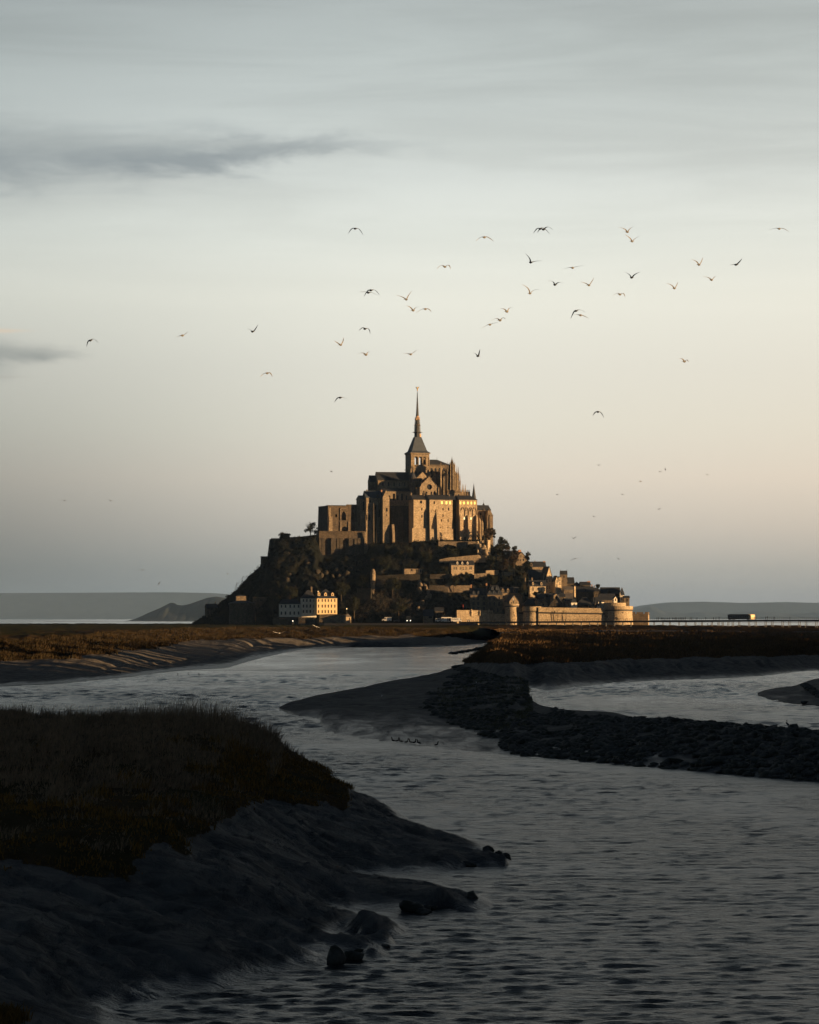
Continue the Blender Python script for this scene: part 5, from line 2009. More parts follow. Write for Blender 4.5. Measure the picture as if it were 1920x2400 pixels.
    panes(f3, hs, o, M['glass'], .6)
    mb = MB()
    gable_roof(mb, f3, W3 + 1, 9, c2(1165.5), c2(1150.5) - c2(1165.5), 'u', .4)
    mb.build('roof', M['slate_pale'], r2)
    chimney(f3, f3.a_of(864.5), 5, c2(1155), c2(1147.5), .8, r2)
    chimney(f3, f3.a_of(898), 4, c2(1155), c2(1148), .8, r2, M['brick'])
    chimney(f3, f3.a_of(885), 0.2, c2(1170), c2(1160), .9, r2)
    for x0, x1, yt, dd in ((872.5, 877.5, 1180, 2.6), (879.5, 885, 1184, 3.4), (889, 895, 1166.5, 3.0)):
        mb = MB()
        mb.taper(f3, f3.a_of(x0), f3.a_of(x1), -dd, -.02, -20, c2(yt), .15, .5)
        mb.build('buttress', gd, r2)
    # small gabled block in the sun
    f4 = Frame(P(897.5, 1242, 2029), math.radians(15))
    W4 = f4.a_of(913)
    c4 = lambda y: (1242 - y) * kp
    hs = [rect(f4.a_of(906.5) - .6, f4.a_of(906.5) + .6, c4(1199), c4(1191)), rect(f4.a_of(906) - .35, f4.a_of(906) + .35, c4(1209), c4(1206))]
    mb = MB()
    mb.wall(f4, [(0, -24), (W4, -24), (W4, c4(1166)), (W4 * .5, c4(1148.5)), (0, c4(1165))], hs, .5)
    mb.add([f4(0, 0, -24), f4(0, 8, -24), f4(0, 8, c4(1165)), f4(0, 0, c4(1165))], [(0, 1, 2, 3)])
    mb.add([f4(W4, 0, -24), f4(W4, 8, -24), f4(W4, 8, c4(1166)), f4(W4, 0, c4(1166))], [(0, 1, 2, 3)])
    o = mb.build('gabled_wall', M['granite'], r2)
    panes(f4, hs, o, M['glass'], .5)
    mb = MB()
    gable_roof(mb, Frame(f4(0, .3, 0), math.radians(15)), W4, 8, c4(1165.5), c4(1149.5) - c4(1165.5), 'v', .2)
    mb.build('roof', M['slate'], r2)
    mb = MB()
    mb.prism(f4.side(f4.a_of(920), -1), [(-2.8, -15), (-2.2, -2), (-.3, c4(1229)), (0, c4(1229)), (0, -15)], -.8, .8)
    mb.build('buttress', M['granite'], r2)


def build_east_block():
    root = thing('abbey_gate_tower', 'shadowed slate-roofed gate tower of the abbey behind a tree, at the right end', 'tower', P(1140, 1262, 2050))
    kp = 2052.0 / F
    f = Frame(P(1119.5, 1262, 2050), math.radians(16))
    W = f.a_of(1150)
    c = lambda y: (1262 - y) * kp
    mb = MB()
    hs = [arch(f.a_of(1127), c(1215), 1.2, 4, True, 6), arch(f.a_of(1140), c(1225), 1.2, 5, True, 6)]
    mb.wall(f, rect(0, W, -14, c(1196)), hs, .6)
    mb.add([f(0, 0, -14), f(0, 9, -14), f(0, 9, c(1196)), f(0, 0, c(1196))], [(0, 1, 2, 3)])
    o = mb.build('wall', M['granite_mid'], root)
    panes(f, hs, o, M['glass'], .6)
    mb = MB()
    hip_roof(mb, f, W, 9, c(1196), 12.5 * kp, .5, .4, 3)
    mb.build('roof', M['slate'], root)
    mb = MB()
    p = f(W * .62, 4.5, c(1184))
    mb.lathe(p, [(1.1, -.5), (.5, .9), (.12, 1.6), (.05, 2.6)], 8)
    mb.tube(p + Vector((0, 0, 1.2)), p + Vector((0, 0, 4.2)), .06, .03, 4)
    mb.tube(p + Vector((-.4, 0, 3.3)), p + Vector((.4, 0, 3.3)), .05, .05, 4)
    mb.build('finial', M['lead'], root)
    f2 = Frame(P(1142, 1262, 2046), math.radians(16))
    W2 = f2.a_of(1156.3)
    mb = MB()
    mb.taper(f2, 0, W2, 0, 8, -14, c(1207), .15, .1)
    mb.taper(f2, .3, W2 - .3, .3, 7.7, c(1207), c(1196), .9, 1.5)
    for i in range(6):
        a = W2 * (i + .5) / 6
        mb.box(f2, a - .2, a + .2, -.35, .2, c(1209), c(1206.5))
    mb.taper(f2, W2 * .42, W2 * .56, -1.2, .1, -14, c(1199), .1, .6)
    mb.build('turret', M['granite_mid'], root)
    for x, yt in ((1122.5, 1205), (1127.5, 1207)):
        mb = MB()
        a = f.a_of(x)
        mb.prism(f.side(a, 0), [(-4.6, -14), (-4.0, c(1226)), (-2.6, c(1216)), (-.02, c(yt)), (-.02, -14)], -.45, .45)
        mb.build('buttress', M['granite'], root)
    mb = MB()
    for x in (1134, 1146):
        mb.tube(f(f.a_of(x), -.5, -2), f(f.a_of(x), -.5, c(1192)), .35, .2, 5)
    mb.build('pinnacle', M['granite_mid'], root)


build_church()
build_lodging()
build_west_range()
build_east_block()
# ------------------------------------------------------------------ ramparts


def round_tower(name, label, cx, w, ytop, ybase, Y, parapet=None, mat='rampart', batter=0.06, corb=True, cat='tower', group=None, cren=False, roof=None):
    k = Y / F
    r = w * k / 2
    b = P(cx, ybase, Y + r)
    t = thing(name, label, cat, b, group)
    h = (ybase - ytop) * k
    hp = (ybase - (parapet or ytop + 4)) * k
    mb = MB()
    n = 40
    mb.lathe(b, [(r * (1 + batter), -5), (r * (1 + batter), -.5), (r, h * .45), (r, hp - .1)], n)
    mb.build('wall', M[mat], t)
    mb = MB()
    mb.lathe(b, [(r + .05, hp), (r + .42, hp + .25), (r + .42, h), (r - .3, h), (r - .3, h - 1.2)], n)
    mb.build('parapet', M[mat], t)
    if corb:
        mb = MB()
        m = 46
        for i in range(m):
            an = math.pi + math.pi * i / (m - 1)
            u = Vector((math.cos(an), math.sin(an), 0))
            s = Vector((-u.y, u.x, 0)) * .16
            c0 = b + u * (r + .03)
            c1 = b + u * (r + .41)
            mb.hexa([c0 - s + Vector((0, 0, hp - .75)), c0 + s + Vector((0, 0, hp - .75)), c0 + s * 1.01 + Vector((0, 0, hp - .7)) , c0 - s + Vector((0, 0, hp - .7)),
                     c1 - s + Vector((0, 0, hp - .03)), c1 + s + Vector((0, 0, hp - .03)), c0 + s + Vector((0, 0, hp - .03)), c0 - s + Vector((0, 0, hp - .03))])
        mb.build('corbels', M[mat], t, kind='stuff')
        mb = MB()
        mb.lathe(b, [(r + .12, hp - .95), (r + .36, hp - .03), (r - .2, hp - .02)], n)
        mb.build('machicolation_shade', M['shutter'], t)  # dark band stands in for the shade inside the openings
    # loops and drain holes
    rng = random.Random(int(cx))
    for i in range(7):
        an = math.radians(-90 + rng.uniform(-62, 62))
        z = rng.uniform(.25, .85) * hp
        u = Vector((math.cos(an), math.sin(an), 0))
        s = Vector((-u.y, u.x, 0)) * .22
        p = b + u * (r * (1 + batter * .6) + .03) + Vector((0, 0, z))
        mb = MB()
        mb.hexa([p - s - u * .2, p + s - u * .2, p + s + u * .02, p - s + u * .02, p - s - u * .2 + Vector((0, 0, .6)), p + s - u * .2 + Vector((0, 0, .6)), p + s + u * .02 + Vector((0, 0, .6)), p - s + u * .02 + Vector((0, 0, .6))])
        mb.build('gun_loop', M['shutter'], t)
    return t


def curtain(name, label, pts, ytop, ybase, mat='rampart', corb=None, thick=2.2, cat='rampart wall', skirt=5.0):
    """pts: (px, Y); ytop list of rows per point"""
    b = P(pts[0][0], ybase, pts[0][1])
    t = thing(name, label, cat, b)
    mb, mp, mc, mk = MB(), MB(), MB(), MB()
    for i in range(len(pts) - 1):
        (x0, Y0), (x1, Y1) = pts[i], pts[i + 1]
        a0, a1 = P(x0, ybase, Y0), P(x1, ybase, Y1)
        t0, t1 = P(x0, ytop[i], Y0), P(x1, ytop[i + 1], Y1)
        d = (a1 - a0)
        d.z = 0
        nrm = Vector((d.y, -d.x, 0)).normalized()
        bk = -nrm * thick
        dn = Vector((0, 0, -skirt))
        par = 2.9 if corb else 0.9
        m0, m1 = t0 - Vector((0, 0, par)), t1 - Vector((0, 0, par))
        mb.hexa([a0 + nrm * .7 + dn, a1 + nrm * .7 + dn, a1 + bk + dn, a0 + bk + dn, m0, m1, m1 + bk, m0 + bk])
        pr = nrm * (.42 if corb else .12)
        up = Vector((0, 0, .02))
        mp.hexa([m0 + pr + up, m1 + pr + up, m1 - nrm * .35 + up, m0 - nrm * .35 + up, t0 + pr, t1 + pr, t1 - nrm * .35, t0 - nrm * .35])
        if corb:
            k0, k1 = m0 + nrm * .12, m1 + nrm * .12
            mk.hexa([k0 - Vector((0, 0, .95)), k1 - Vector((0, 0, .95)), k1 - nrm * .1 - Vector((0, 0, .95)), k0 - nrm * .1 - Vector((0, 0, .95)),
                     k0 + nrm * .37 - Vector((0, 0, .01)), k1 + nrm * .37 - Vector((0, 0, .01)), k1 - nrm * .1 - Vector((0, 0, .01)), k0 - nrm * .1 - Vector((0, 0, .01))])
            L = d.length
            n = int(L / .85)
            for j in range(n):
                c = m0.lerp(m1, (j + .5) / n)
                s = d.normalized() * .17
                mc.hexa([c - s + nrm * .0 - Vector((0, 0, .8)), c + s + nrm * .0 - Vector((0, 0, .8)), c + s - nrm * .1 - Vector((0, 0, .8)), c - s - nrm * .1 - Vector((0, 0, .8)),
                         c - s + pr, c + s + pr, c + s - nrm * .1, c - s - nrm * .1])
    mb.build('wall', M[mat], t)
    mp.build('parapet', M[mat], t)
    if corb:
        mc.build('corbels', M[mat], t, kind='stuff')
        mk.build('machicolation_shade', M['shutter'], t)  # dark strip painted where the openings between corbels lie in shade
    return t


def build_ramparts():
    t = curtain('rampart_wall', 'low weathered rampart wall with three small bartizans, left of the round tower', [(1071, 1926), (1100, 1928), (1130, 1930), (1156, 1932), (1156.3, 1932), (1187, 1933)],
                [1430, 1430, 1430.5, 1431, 1438.5, 1439], 1457)
    for x in (1105, 1125, 1146.5):
        mb = MB()
        b = P(x, 1442, 1926.2 + (x - 1071) * .066)
        mb.lathe(b, [(.1, -1.6), (.75, -.3), (.85, 0), (.85, 2.7), (.6, 3.3), (.05, 3.9)], 10)
        mb.build('bartizan', M['rampart'], t)
        mb = MB()
        f = Frame(b + Vector((-.25, -.90, 1.0)), 0)
        mb.box(f, 0, .5, -.02, .2, 0, 1.0)
        mb.build('loophole', M['shutter'], t)
    curtain('rampart_wall', 'short stretch of sunlit rampart squeezed between two round towers', [(1213, 1934), (1230, 1934)], [1424, 1424], 1457, corb=True)
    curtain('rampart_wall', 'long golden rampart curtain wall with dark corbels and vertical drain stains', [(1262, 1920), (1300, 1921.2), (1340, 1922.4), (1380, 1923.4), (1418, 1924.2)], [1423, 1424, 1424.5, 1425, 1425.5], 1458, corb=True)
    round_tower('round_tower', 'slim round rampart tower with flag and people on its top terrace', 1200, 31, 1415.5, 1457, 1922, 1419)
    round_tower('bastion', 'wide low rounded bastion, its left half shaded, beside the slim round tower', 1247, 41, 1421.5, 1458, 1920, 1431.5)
    t = round_tower('corner_bastion', 'largest round corner bastion at the right end of the ramparts', 1449, 67, 1420.5, 1462, 1920.5, 1428.5)
    mb = MB()
    r = 66 * 1920 / F / 2
    b = P(1449, 1462, 1920.5 + r)
    # raised drum behind the parapet
    mb.lathe(b + Vector((-2.0, .6, 0)), [(r * .80, 5), (r * .80, 12.8), (r * .76, 12.8)], 32)
    mb.build('inner_drum', M['rampart'], t)
    # small crenellated fort beyond
    f = Frame(P(1481, 1466, 1945), math.radians(-8))
    t = thing('outer_fort', 'small square crenellated fort beyond the corner bastion, half in sun', 'fort', f(0, 0, 0))
    k = 1945 / F
    W = f.a_of(1519)
    mb = MB()
    mb.taper(f, 0, W, 0, 9, -3, 27 * k, .1, .1)
    mb.build('wall', M['granite_mid'], t)
    for (x0, x1) in ((1482, 1489), (1492, 1507.5), (1511.5, 1519.3)):
        mb = MB()
        mb.box(f, f.a_of(x0), f.a_of(x1), -.15, .6, 27 * k + .01, 31.5 * k)
        mb.build('merlon', M['granite_mid'], t)
    mb = MB()
    mb.box(f, W - .9, W + .2, .7, 8, 27 * k + .01, 31.5 * k)
    mb.box(f, W - .3, W + .9, 2, 2.8, 25 * k, 26.4 * k)
    mb.build('merlon', M['granite_mid'], t)
    mb = MB()
    mb.box(f, W - .12, W + .15, 0.1, 9, 0, 26.5 * k)
    mb.build('sun_toned_flank', M['rampart'], t)  # paler slab puts the sunlight on this side into the colour
    # drain pipes and stains down the long wall
    for x in (1301, 1306, 1327):
        mb = MB()
        p = P(x, 1456, 1919.9 + (x - 1300) * .03)
        mb.box(Frame(p, 0), -.12, .12, -.1, .1, 0, 6.5)
        tag(mb.build('drain_pipe', M['shutter']), {1301: 'left dark drainpipe of the three on the long rampart wall', 1306: 'middle dark drainpipe of the three on the long rampart wall',
            1327: 'thickest dark drainpipe, right one on the long rampart wall'}[x], 'drainpipe', 'drainpipes on the long rampart wall')


build_ramparts()


# ------------------------------------------------------------------ houses
def build_houses():
    # --- left foot of the mount
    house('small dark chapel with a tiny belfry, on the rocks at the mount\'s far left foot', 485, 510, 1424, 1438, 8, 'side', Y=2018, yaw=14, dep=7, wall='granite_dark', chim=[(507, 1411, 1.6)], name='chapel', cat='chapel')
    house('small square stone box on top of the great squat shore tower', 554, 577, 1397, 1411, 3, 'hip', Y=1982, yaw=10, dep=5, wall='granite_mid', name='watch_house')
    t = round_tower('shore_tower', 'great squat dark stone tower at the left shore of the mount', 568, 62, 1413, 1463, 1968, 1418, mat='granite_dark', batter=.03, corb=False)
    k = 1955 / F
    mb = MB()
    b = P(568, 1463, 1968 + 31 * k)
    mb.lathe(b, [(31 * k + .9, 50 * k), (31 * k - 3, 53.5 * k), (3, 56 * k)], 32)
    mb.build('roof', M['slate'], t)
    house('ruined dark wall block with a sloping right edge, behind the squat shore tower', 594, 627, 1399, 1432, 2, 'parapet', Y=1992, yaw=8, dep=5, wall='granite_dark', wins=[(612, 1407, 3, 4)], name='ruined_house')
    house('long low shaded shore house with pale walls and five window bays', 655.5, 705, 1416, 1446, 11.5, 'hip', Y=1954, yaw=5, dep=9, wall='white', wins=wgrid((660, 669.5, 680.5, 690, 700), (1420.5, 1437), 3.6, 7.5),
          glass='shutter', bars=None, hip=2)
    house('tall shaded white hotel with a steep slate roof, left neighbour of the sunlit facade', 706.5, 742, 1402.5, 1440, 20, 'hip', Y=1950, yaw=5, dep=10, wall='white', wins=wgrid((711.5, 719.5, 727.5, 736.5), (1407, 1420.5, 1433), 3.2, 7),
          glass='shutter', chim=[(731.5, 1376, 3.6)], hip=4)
    house('brilliantly sunlit white hotel front with six window columns, in the dark at the mount\'s foot', 743, 790.5, 1402.5, 1438, 22, 'hip', Y=1938, yaw=12, dep=10, wall='sun_plaster', skirt=.5,
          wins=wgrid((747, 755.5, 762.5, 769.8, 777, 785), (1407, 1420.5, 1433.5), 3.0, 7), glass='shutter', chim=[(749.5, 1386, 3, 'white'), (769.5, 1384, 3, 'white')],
          dorm=[(748, 1396), (763.5, 1396.5), (780, 1396.5)], dormwall='sun_plaster', hip=6, name='hotel', cat='hotel')
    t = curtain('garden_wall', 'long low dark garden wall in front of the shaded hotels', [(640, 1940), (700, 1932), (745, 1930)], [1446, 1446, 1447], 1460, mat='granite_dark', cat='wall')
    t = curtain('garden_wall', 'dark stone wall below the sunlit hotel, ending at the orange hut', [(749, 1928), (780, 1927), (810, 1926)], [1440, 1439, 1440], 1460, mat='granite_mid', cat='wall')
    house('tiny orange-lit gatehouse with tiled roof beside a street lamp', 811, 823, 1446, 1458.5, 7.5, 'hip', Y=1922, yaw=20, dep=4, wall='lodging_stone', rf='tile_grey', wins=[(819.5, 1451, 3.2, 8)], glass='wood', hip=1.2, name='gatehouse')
    # --- centre foot
    house('low dark guardhouse with one wide window, beside the parked white cars', 993.5, 1016, 1443, 1457, 14, 'side', Y=1942, yaw=4, dep=7, wall='granite_mid', wins=[(1009, 1446.5, 8, 4)], name='guardhouse')
    house('shadowed stone house wedged between guardhouse and rampart corner', 1020, 1040, 1432, 1457, 8, 'side', Y=1950, yaw=4, dep=7, wall='granite_dark', wins=[(1026, 1440, 3, 5), (1034, 1440, 3, 5)])
    house('stone shed, its left end in the sun, high on the dark rock', 948, 989, 1333, 1347, 5, 'parapet', yaw=10, dep=5, wall='granite', wins=[(965, 1336, 4, 4), (977, 1339, 3, 9), (986, 1338, 2.5, 8)], name='ruined_shed')
    # terraces
    for (lab, x0, x1, y0, y1, yb, mt) in (
            ('narrow shaded retaining wall left of the conical turret', 837, 870, 1379, 1378, 1400, 'shade_stone'),
            ('dark wide retaining wall right of the conical turret', 882, 933, 1349, 1347, 1372, 'shade_stone'),
            ('brown retaining wall under the ruined stone shed', 933, 985, 1346, 1345, 1358, 'shade_stone'),
            ('dim garden wall below the five-windowed sunlit house', 1008, 1060, 1346, 1345, 1352, 'granite_dark'),
            ('brown terraced wall above the dark slate hotels', 1006, 1050, 1372, 1372, 1384, 'granite_dark'),
            ('lower ochre terrace wall left of the hotels', 1044, 1104, 1372, 1372, 1384, 'granite_mid'),
            ('short sunlit ochre wall among shrubs below the trees', 1139, 1169, 1337, 1336, 1343, 'granite'),
            ('dim crumbling garden wall left of the short ochre wall', 1112, 1141, 1345, 1343, 1352, 'granite_mid'),
            ('thin pale terrace coping under the hillside trees', 1176, 1206, 1340.5, 1340.8, 1346, 'granite')):
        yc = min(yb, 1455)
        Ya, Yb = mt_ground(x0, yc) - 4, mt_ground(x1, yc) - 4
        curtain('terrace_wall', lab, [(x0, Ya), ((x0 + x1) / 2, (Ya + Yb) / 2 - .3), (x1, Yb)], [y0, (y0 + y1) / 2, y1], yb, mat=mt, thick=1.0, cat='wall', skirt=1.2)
    # winding path wall under the abbey
    xs = [1030, 1050, 1075, 1100, 1122, 1140]
    tops = [1311.5, 1307, 1304.5, 1302, 1300.5, 1301]
    b0 = [mt_ground(x, 1314) - 5 for x in xs]
    curtain('path_wall', 'long sunlit wall of the ramp path climbing right under the abbey', list(zip(xs, b0)), tops, 1316, mat='granite', thick=1.2, cat='wall', skirt=.6)
    # conical turret on the ramp
    Y = mt_ground(874.5, 1384) - 4
    k = Y / F
    b = P(874.5, 1386, Y + 1)
    t = thing('turret', 'slender tapering stone turret standing alone on the dark slope, right side lit', 'turret', b)
    mb = MB()
    mb.lathe(b, [(.7, -3), (.9, 0), (5.8 * k, 20 * k), (6.0 * k, 40 * k), (5.6 * k, 40.5 * k)], 14)
    mb.build('wall', M['granite'], t)
    mb = MB()
    mb.lathe(b, [(6.2 * k, 40.5 * k), (5.4 * k, 47 * k), (3.0 * k, 52 * k), (.1, 53 * k)], 14)
    mb.build('roof', M['granite_mid'], t)
    # --- lit house with dormers under the path
    house('sunlit five-windowed stone house with three white dormers, high on the slope', 1058, 1111.5, 1324, 1342, 10, 'side', yaw=9, dep=8, wall='lodging_stone', wins=[(1065, 1332, 3.4, 7), (1070, 1332, 2.4, 7), (1079.5, 1332, 4, 7), (1086, 1333, 3, 7), (1092.5, 1332, 3, 7), (1103, 1331.5, 5.5, 7)],
          dorm=[(1072.5, 1322.5), (1084, 1322.5), (1096.5, 1322.5)], bars='white', dormwall='white', dh=1.9, dw=1.0, glass='glass')
    # --- hotels behind the low rampart
    house('shaded three-storey hotel with slate roof, left of the two above the low rampart', 1103, 1141.5, 1394, 1431, 15, 'side', Y=1955, yaw=3, dep=10, wall='granite_mid', wins=wgrid((1110.5, 1121, 1134.5), (1402, 1414.5, 1426), 5, 8),
          chim=[(1106, 1371, 3, 'brick'), (1142, 1368, 3.6, 'brick')], dorm=[(1122.5, 1393), (1134.5, 1393), (1111, 1393)], dormwall='slate_pale', name='hotel', cat='hotel', glass='shutter')
    house('shaded mansard-roofed hotel with shopfront, right of the two above the low rampart', 1142.5, 1178, 1394, 1437, 22, 'hip', Y=1953, yaw=3, dep=11, wall='granite_mid', wins=wgrid((1148.5, 1158.8, 1170), (1402.5, 1415), 3.6, 8.5) + [(1152, 1427, 12, 3), (1157, 1432, 5, 6), (1167, 1430, 3, 10)],
          dorm=[(1148.5, 1392), (1158.5, 1392), (1170, 1392), (1155, 1383), (1165, 1383)], dormwall='slate_pale', hip=2.6, flat=5, name='hotel', cat='hotel', glass='shutter', wsh='arch')
    house('ochre wall-dormered house with four pointed stone dormers, behind the round tower', 1177, 1227, 1389, 1406, 13, 'side', Y=1968, yaw=10, dep=8, wall='granite', wins=[(1181, 1398, 3, 5), (1192, 1398, 3, 5)],
          dorm=[(1179, 1388), (1191, 1388), (1206, 1388), (1219.5, 1388)], dh=2.6, dw=1.4, name='dormered_house')
    house('steep gabled stone house peeping over the slim round tower', 1194.5, 1216, 1409, 1424, 14.5, 'gable', Y=1940, yaw=18, dep=9, wall='granite', wins=[(1203.5, 1411, 2.2, 4)], name='gabled_house')
    # --- upper village
    house('dark gabled stone house with a central chimney, highest on the right slope', 1209, 1236, 1308, 1325, 14, 'gable', yaw=16, dep=9, wall='granite_mid', wins=[(1221, 1303, 2, 3), (1227, 1312, 3.5, 5), (1215, 1313, 2, 5), (1220.5, 1313, 2, 5)], chim=[(1221.5, 1289, 6.4, 'brick')], name='gabled_house')
    house('long slate-roofed house with a stout right chimney against the sky', 1240, 1279.5, 1328, 1341, 11.5, 'side', yaw=6, dep=8, wall='granite', wins=[(1247, 1334, 3, 4)], chim=[(1277.8, 1315.5, 5.2, 'brick'), (1256, 1314.5, 1.4)], dorm=[(1245.5, 1327)], name='long_house')
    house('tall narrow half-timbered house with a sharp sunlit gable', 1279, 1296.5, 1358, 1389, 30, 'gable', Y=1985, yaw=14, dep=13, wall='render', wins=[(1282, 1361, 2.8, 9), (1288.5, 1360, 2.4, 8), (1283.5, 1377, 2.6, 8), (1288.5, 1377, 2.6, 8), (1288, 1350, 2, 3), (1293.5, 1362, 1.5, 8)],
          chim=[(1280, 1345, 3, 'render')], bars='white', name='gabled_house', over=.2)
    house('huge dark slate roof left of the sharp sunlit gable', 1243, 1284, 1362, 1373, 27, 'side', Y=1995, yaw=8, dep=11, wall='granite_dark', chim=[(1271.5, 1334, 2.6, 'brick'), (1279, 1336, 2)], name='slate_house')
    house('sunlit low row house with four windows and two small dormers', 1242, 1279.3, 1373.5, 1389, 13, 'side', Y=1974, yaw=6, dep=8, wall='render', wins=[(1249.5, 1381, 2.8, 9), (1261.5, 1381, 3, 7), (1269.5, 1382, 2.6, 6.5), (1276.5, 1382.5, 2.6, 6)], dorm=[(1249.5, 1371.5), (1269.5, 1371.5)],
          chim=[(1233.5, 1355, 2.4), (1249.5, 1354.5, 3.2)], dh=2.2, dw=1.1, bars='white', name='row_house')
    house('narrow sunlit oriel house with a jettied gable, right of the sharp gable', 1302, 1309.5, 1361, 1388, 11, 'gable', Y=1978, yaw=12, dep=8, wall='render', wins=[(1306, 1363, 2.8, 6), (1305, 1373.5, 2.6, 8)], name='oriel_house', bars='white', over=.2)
    house('slim flat-topped sunlit tower house touching the oriel house', 1309.5, 1316, 1353.5, 1388, 3, 'hip', Y=1979, yaw=12, dep=7, wall='render', wins=[(1312.5, 1359, 2.2, 7), (1312.5, 1368.5, 2, 7), (1312.5, 1380, 2, 6)], name='tower_house', bars='white', hip=1)
    # parish church
    t = house('grey square parish church tower with a saddleback roof', 1313.5, 1330, 1346.5, 1376, 8.5, 'side', Y=1992, yaw=2, dep=4.4, wall='granite_mid', wins=[(1322, 1352, 2.4, 5)], name='church_tower', cat='church', over=.1)
    mb = MB()
    for x in (1313.8, 1329.6):
        mb.tube(P(x, 1338.5, 1994), P(x, 1334, 1994), .12, .05, 5)
    mb.build('finial', M['lead'], t)
    house('dark slate nave roof stepping down right of the church tower', 1330, 1346, 1367, 1380, 13.5, 'side', Y=1994, yaw=2, dep=9, wall='granite_dark', name='church_nave', cat='church')
    house('lower dark slate roof with a hipped right end, beyond the church', 1344, 1362, 1373, 1384, 9.5, 'hip', Y=1996, yaw=2, dep=9, wall='granite_dark', hip=2.6, name='slate_house')
    house('low house of grey stone tiles just below the church', 1322, 1345, 1382, 1393, 7, 'side', Y=1972, yaw=4, dep=6, wall='granite_mid', rf='tile_grey', chim=[(1338, 1378, 2.4)], name='tile_house')
    house('sliver-thin sunlit chimney wall standing above the roofs', 1346.3, 1349.4, 1374, 1397, 2.5, 'gable', Y=1966, yaw=20, dep=1.6, wall='render', name='chimney_wall', cat='wall')
    house('broad slate-roofed house with twin chimneys, right of the church', 1361, 1384, 1371, 1388, 7, 'side', Y=1992, yaw=3, dep=9, wall='granite_dark', chim=[(1370, 1364.5, 3, 'brick'), (1382, 1362.5, 7, 'brick')], name='slate_house')
    house('slate-roofed house above the long wall with one pale dormer', 1352, 1392, 1386, 1402, 11, 'side', Y=1978, yaw=4, dep=9, wall='granite_dark', wins=[(1361, 1389, 2.4, 7)], dorm=[(1373, 1388)], dormwall='slate_pale', name='slate_house')
    house('dark roofs in a cluster descending left of the big end house', 1384, 1412, 1386, 1402, 9, 'hip', Y=1985, yaw=2, dep=9, wall='granite_dark', chim=[(1389, 1371, 2.4, 'brick'), (1395, 1373, 2)], hip=3, name='slate_house')
    t = house('big end house with long dark roof and a brilliant white right gable', 1410, 1454, 1392, 1408, 15, 'side', Y=1968, yaw=4, dep=9, wall='granite_dark', dorm=[(1428, 1390)], name='end_house')
    house('white sunlit gable end under the overhanging dark roof', 1453, 1461.8, 1389, 1410, 11.5, 'gable', Y=1962, yaw=-6, dep=8, wall='white', wins=[(1457.3, 1391, 2.2, 7), (1457.3, 1402.5, 2.2, 7)], name='white_gable_house', over=.6, bars='white')
    house('dark annexe with a small roof at the village\'s right end', 1462, 1475.5, 1401.5, 1421, 4.5, 'side', Y=1955, yaw=0, dep=7, wall='granite_mid', wins=[(1470, 1406, 3, 7)], name='annexe')
    house('shaded slate house spanning behind the big corner bastion', 1405, 1442, 1406, 1420, 14, 'side', Y=1952, yaw=2, dep=8, wall='granite_mid', wins=[(1412, 1411, 3, 5)], name='slate_house')
    house('white gabled dormer house on top of the corner bastion', 1439, 1446.8, 1403, 1412.5, 5.5, 'gable', Y=1938, yaw=10, dep=4, wall='white', wins=[(1443, 1405.5, 2.6, 6)], name='dormer_house', over=.15)
    # --- front row, just behind the long wall
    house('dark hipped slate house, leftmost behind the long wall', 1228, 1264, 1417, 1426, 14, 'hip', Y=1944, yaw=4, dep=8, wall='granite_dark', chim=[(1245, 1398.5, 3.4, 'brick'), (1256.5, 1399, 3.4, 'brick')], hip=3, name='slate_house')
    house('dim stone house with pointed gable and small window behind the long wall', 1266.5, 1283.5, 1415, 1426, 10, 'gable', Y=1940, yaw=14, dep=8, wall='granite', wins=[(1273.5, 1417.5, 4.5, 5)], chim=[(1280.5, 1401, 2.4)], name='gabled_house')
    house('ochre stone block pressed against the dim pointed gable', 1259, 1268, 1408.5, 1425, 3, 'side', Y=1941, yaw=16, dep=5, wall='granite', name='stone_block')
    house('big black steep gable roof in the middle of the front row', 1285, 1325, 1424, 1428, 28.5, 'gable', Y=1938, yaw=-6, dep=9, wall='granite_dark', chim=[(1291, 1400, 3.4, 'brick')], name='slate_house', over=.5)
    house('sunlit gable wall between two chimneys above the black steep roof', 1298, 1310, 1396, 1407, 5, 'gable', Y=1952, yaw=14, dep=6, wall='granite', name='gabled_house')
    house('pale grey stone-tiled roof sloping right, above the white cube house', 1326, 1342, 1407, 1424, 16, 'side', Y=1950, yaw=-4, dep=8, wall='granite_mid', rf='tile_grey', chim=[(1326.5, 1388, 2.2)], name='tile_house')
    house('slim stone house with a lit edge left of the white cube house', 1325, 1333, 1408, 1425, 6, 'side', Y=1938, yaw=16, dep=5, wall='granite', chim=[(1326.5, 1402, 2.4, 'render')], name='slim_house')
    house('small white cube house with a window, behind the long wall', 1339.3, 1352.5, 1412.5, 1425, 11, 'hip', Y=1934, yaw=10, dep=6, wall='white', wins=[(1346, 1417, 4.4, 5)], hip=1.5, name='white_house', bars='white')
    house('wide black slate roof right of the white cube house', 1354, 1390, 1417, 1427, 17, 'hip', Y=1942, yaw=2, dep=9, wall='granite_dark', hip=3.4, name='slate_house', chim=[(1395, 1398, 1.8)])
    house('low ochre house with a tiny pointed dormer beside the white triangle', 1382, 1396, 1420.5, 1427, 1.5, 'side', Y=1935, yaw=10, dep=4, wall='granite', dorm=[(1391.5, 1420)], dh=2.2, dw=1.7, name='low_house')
    house('white triangular gable like a tent, behind the long wall', 1398.7, 1408, 1423.5, 1427, 15, 'gable', Y=1934, yaw=8, dep=5, wall='white', wins=[(1403.3, 1417.5, 3, 4)], name='white_gable_house', over=.1)
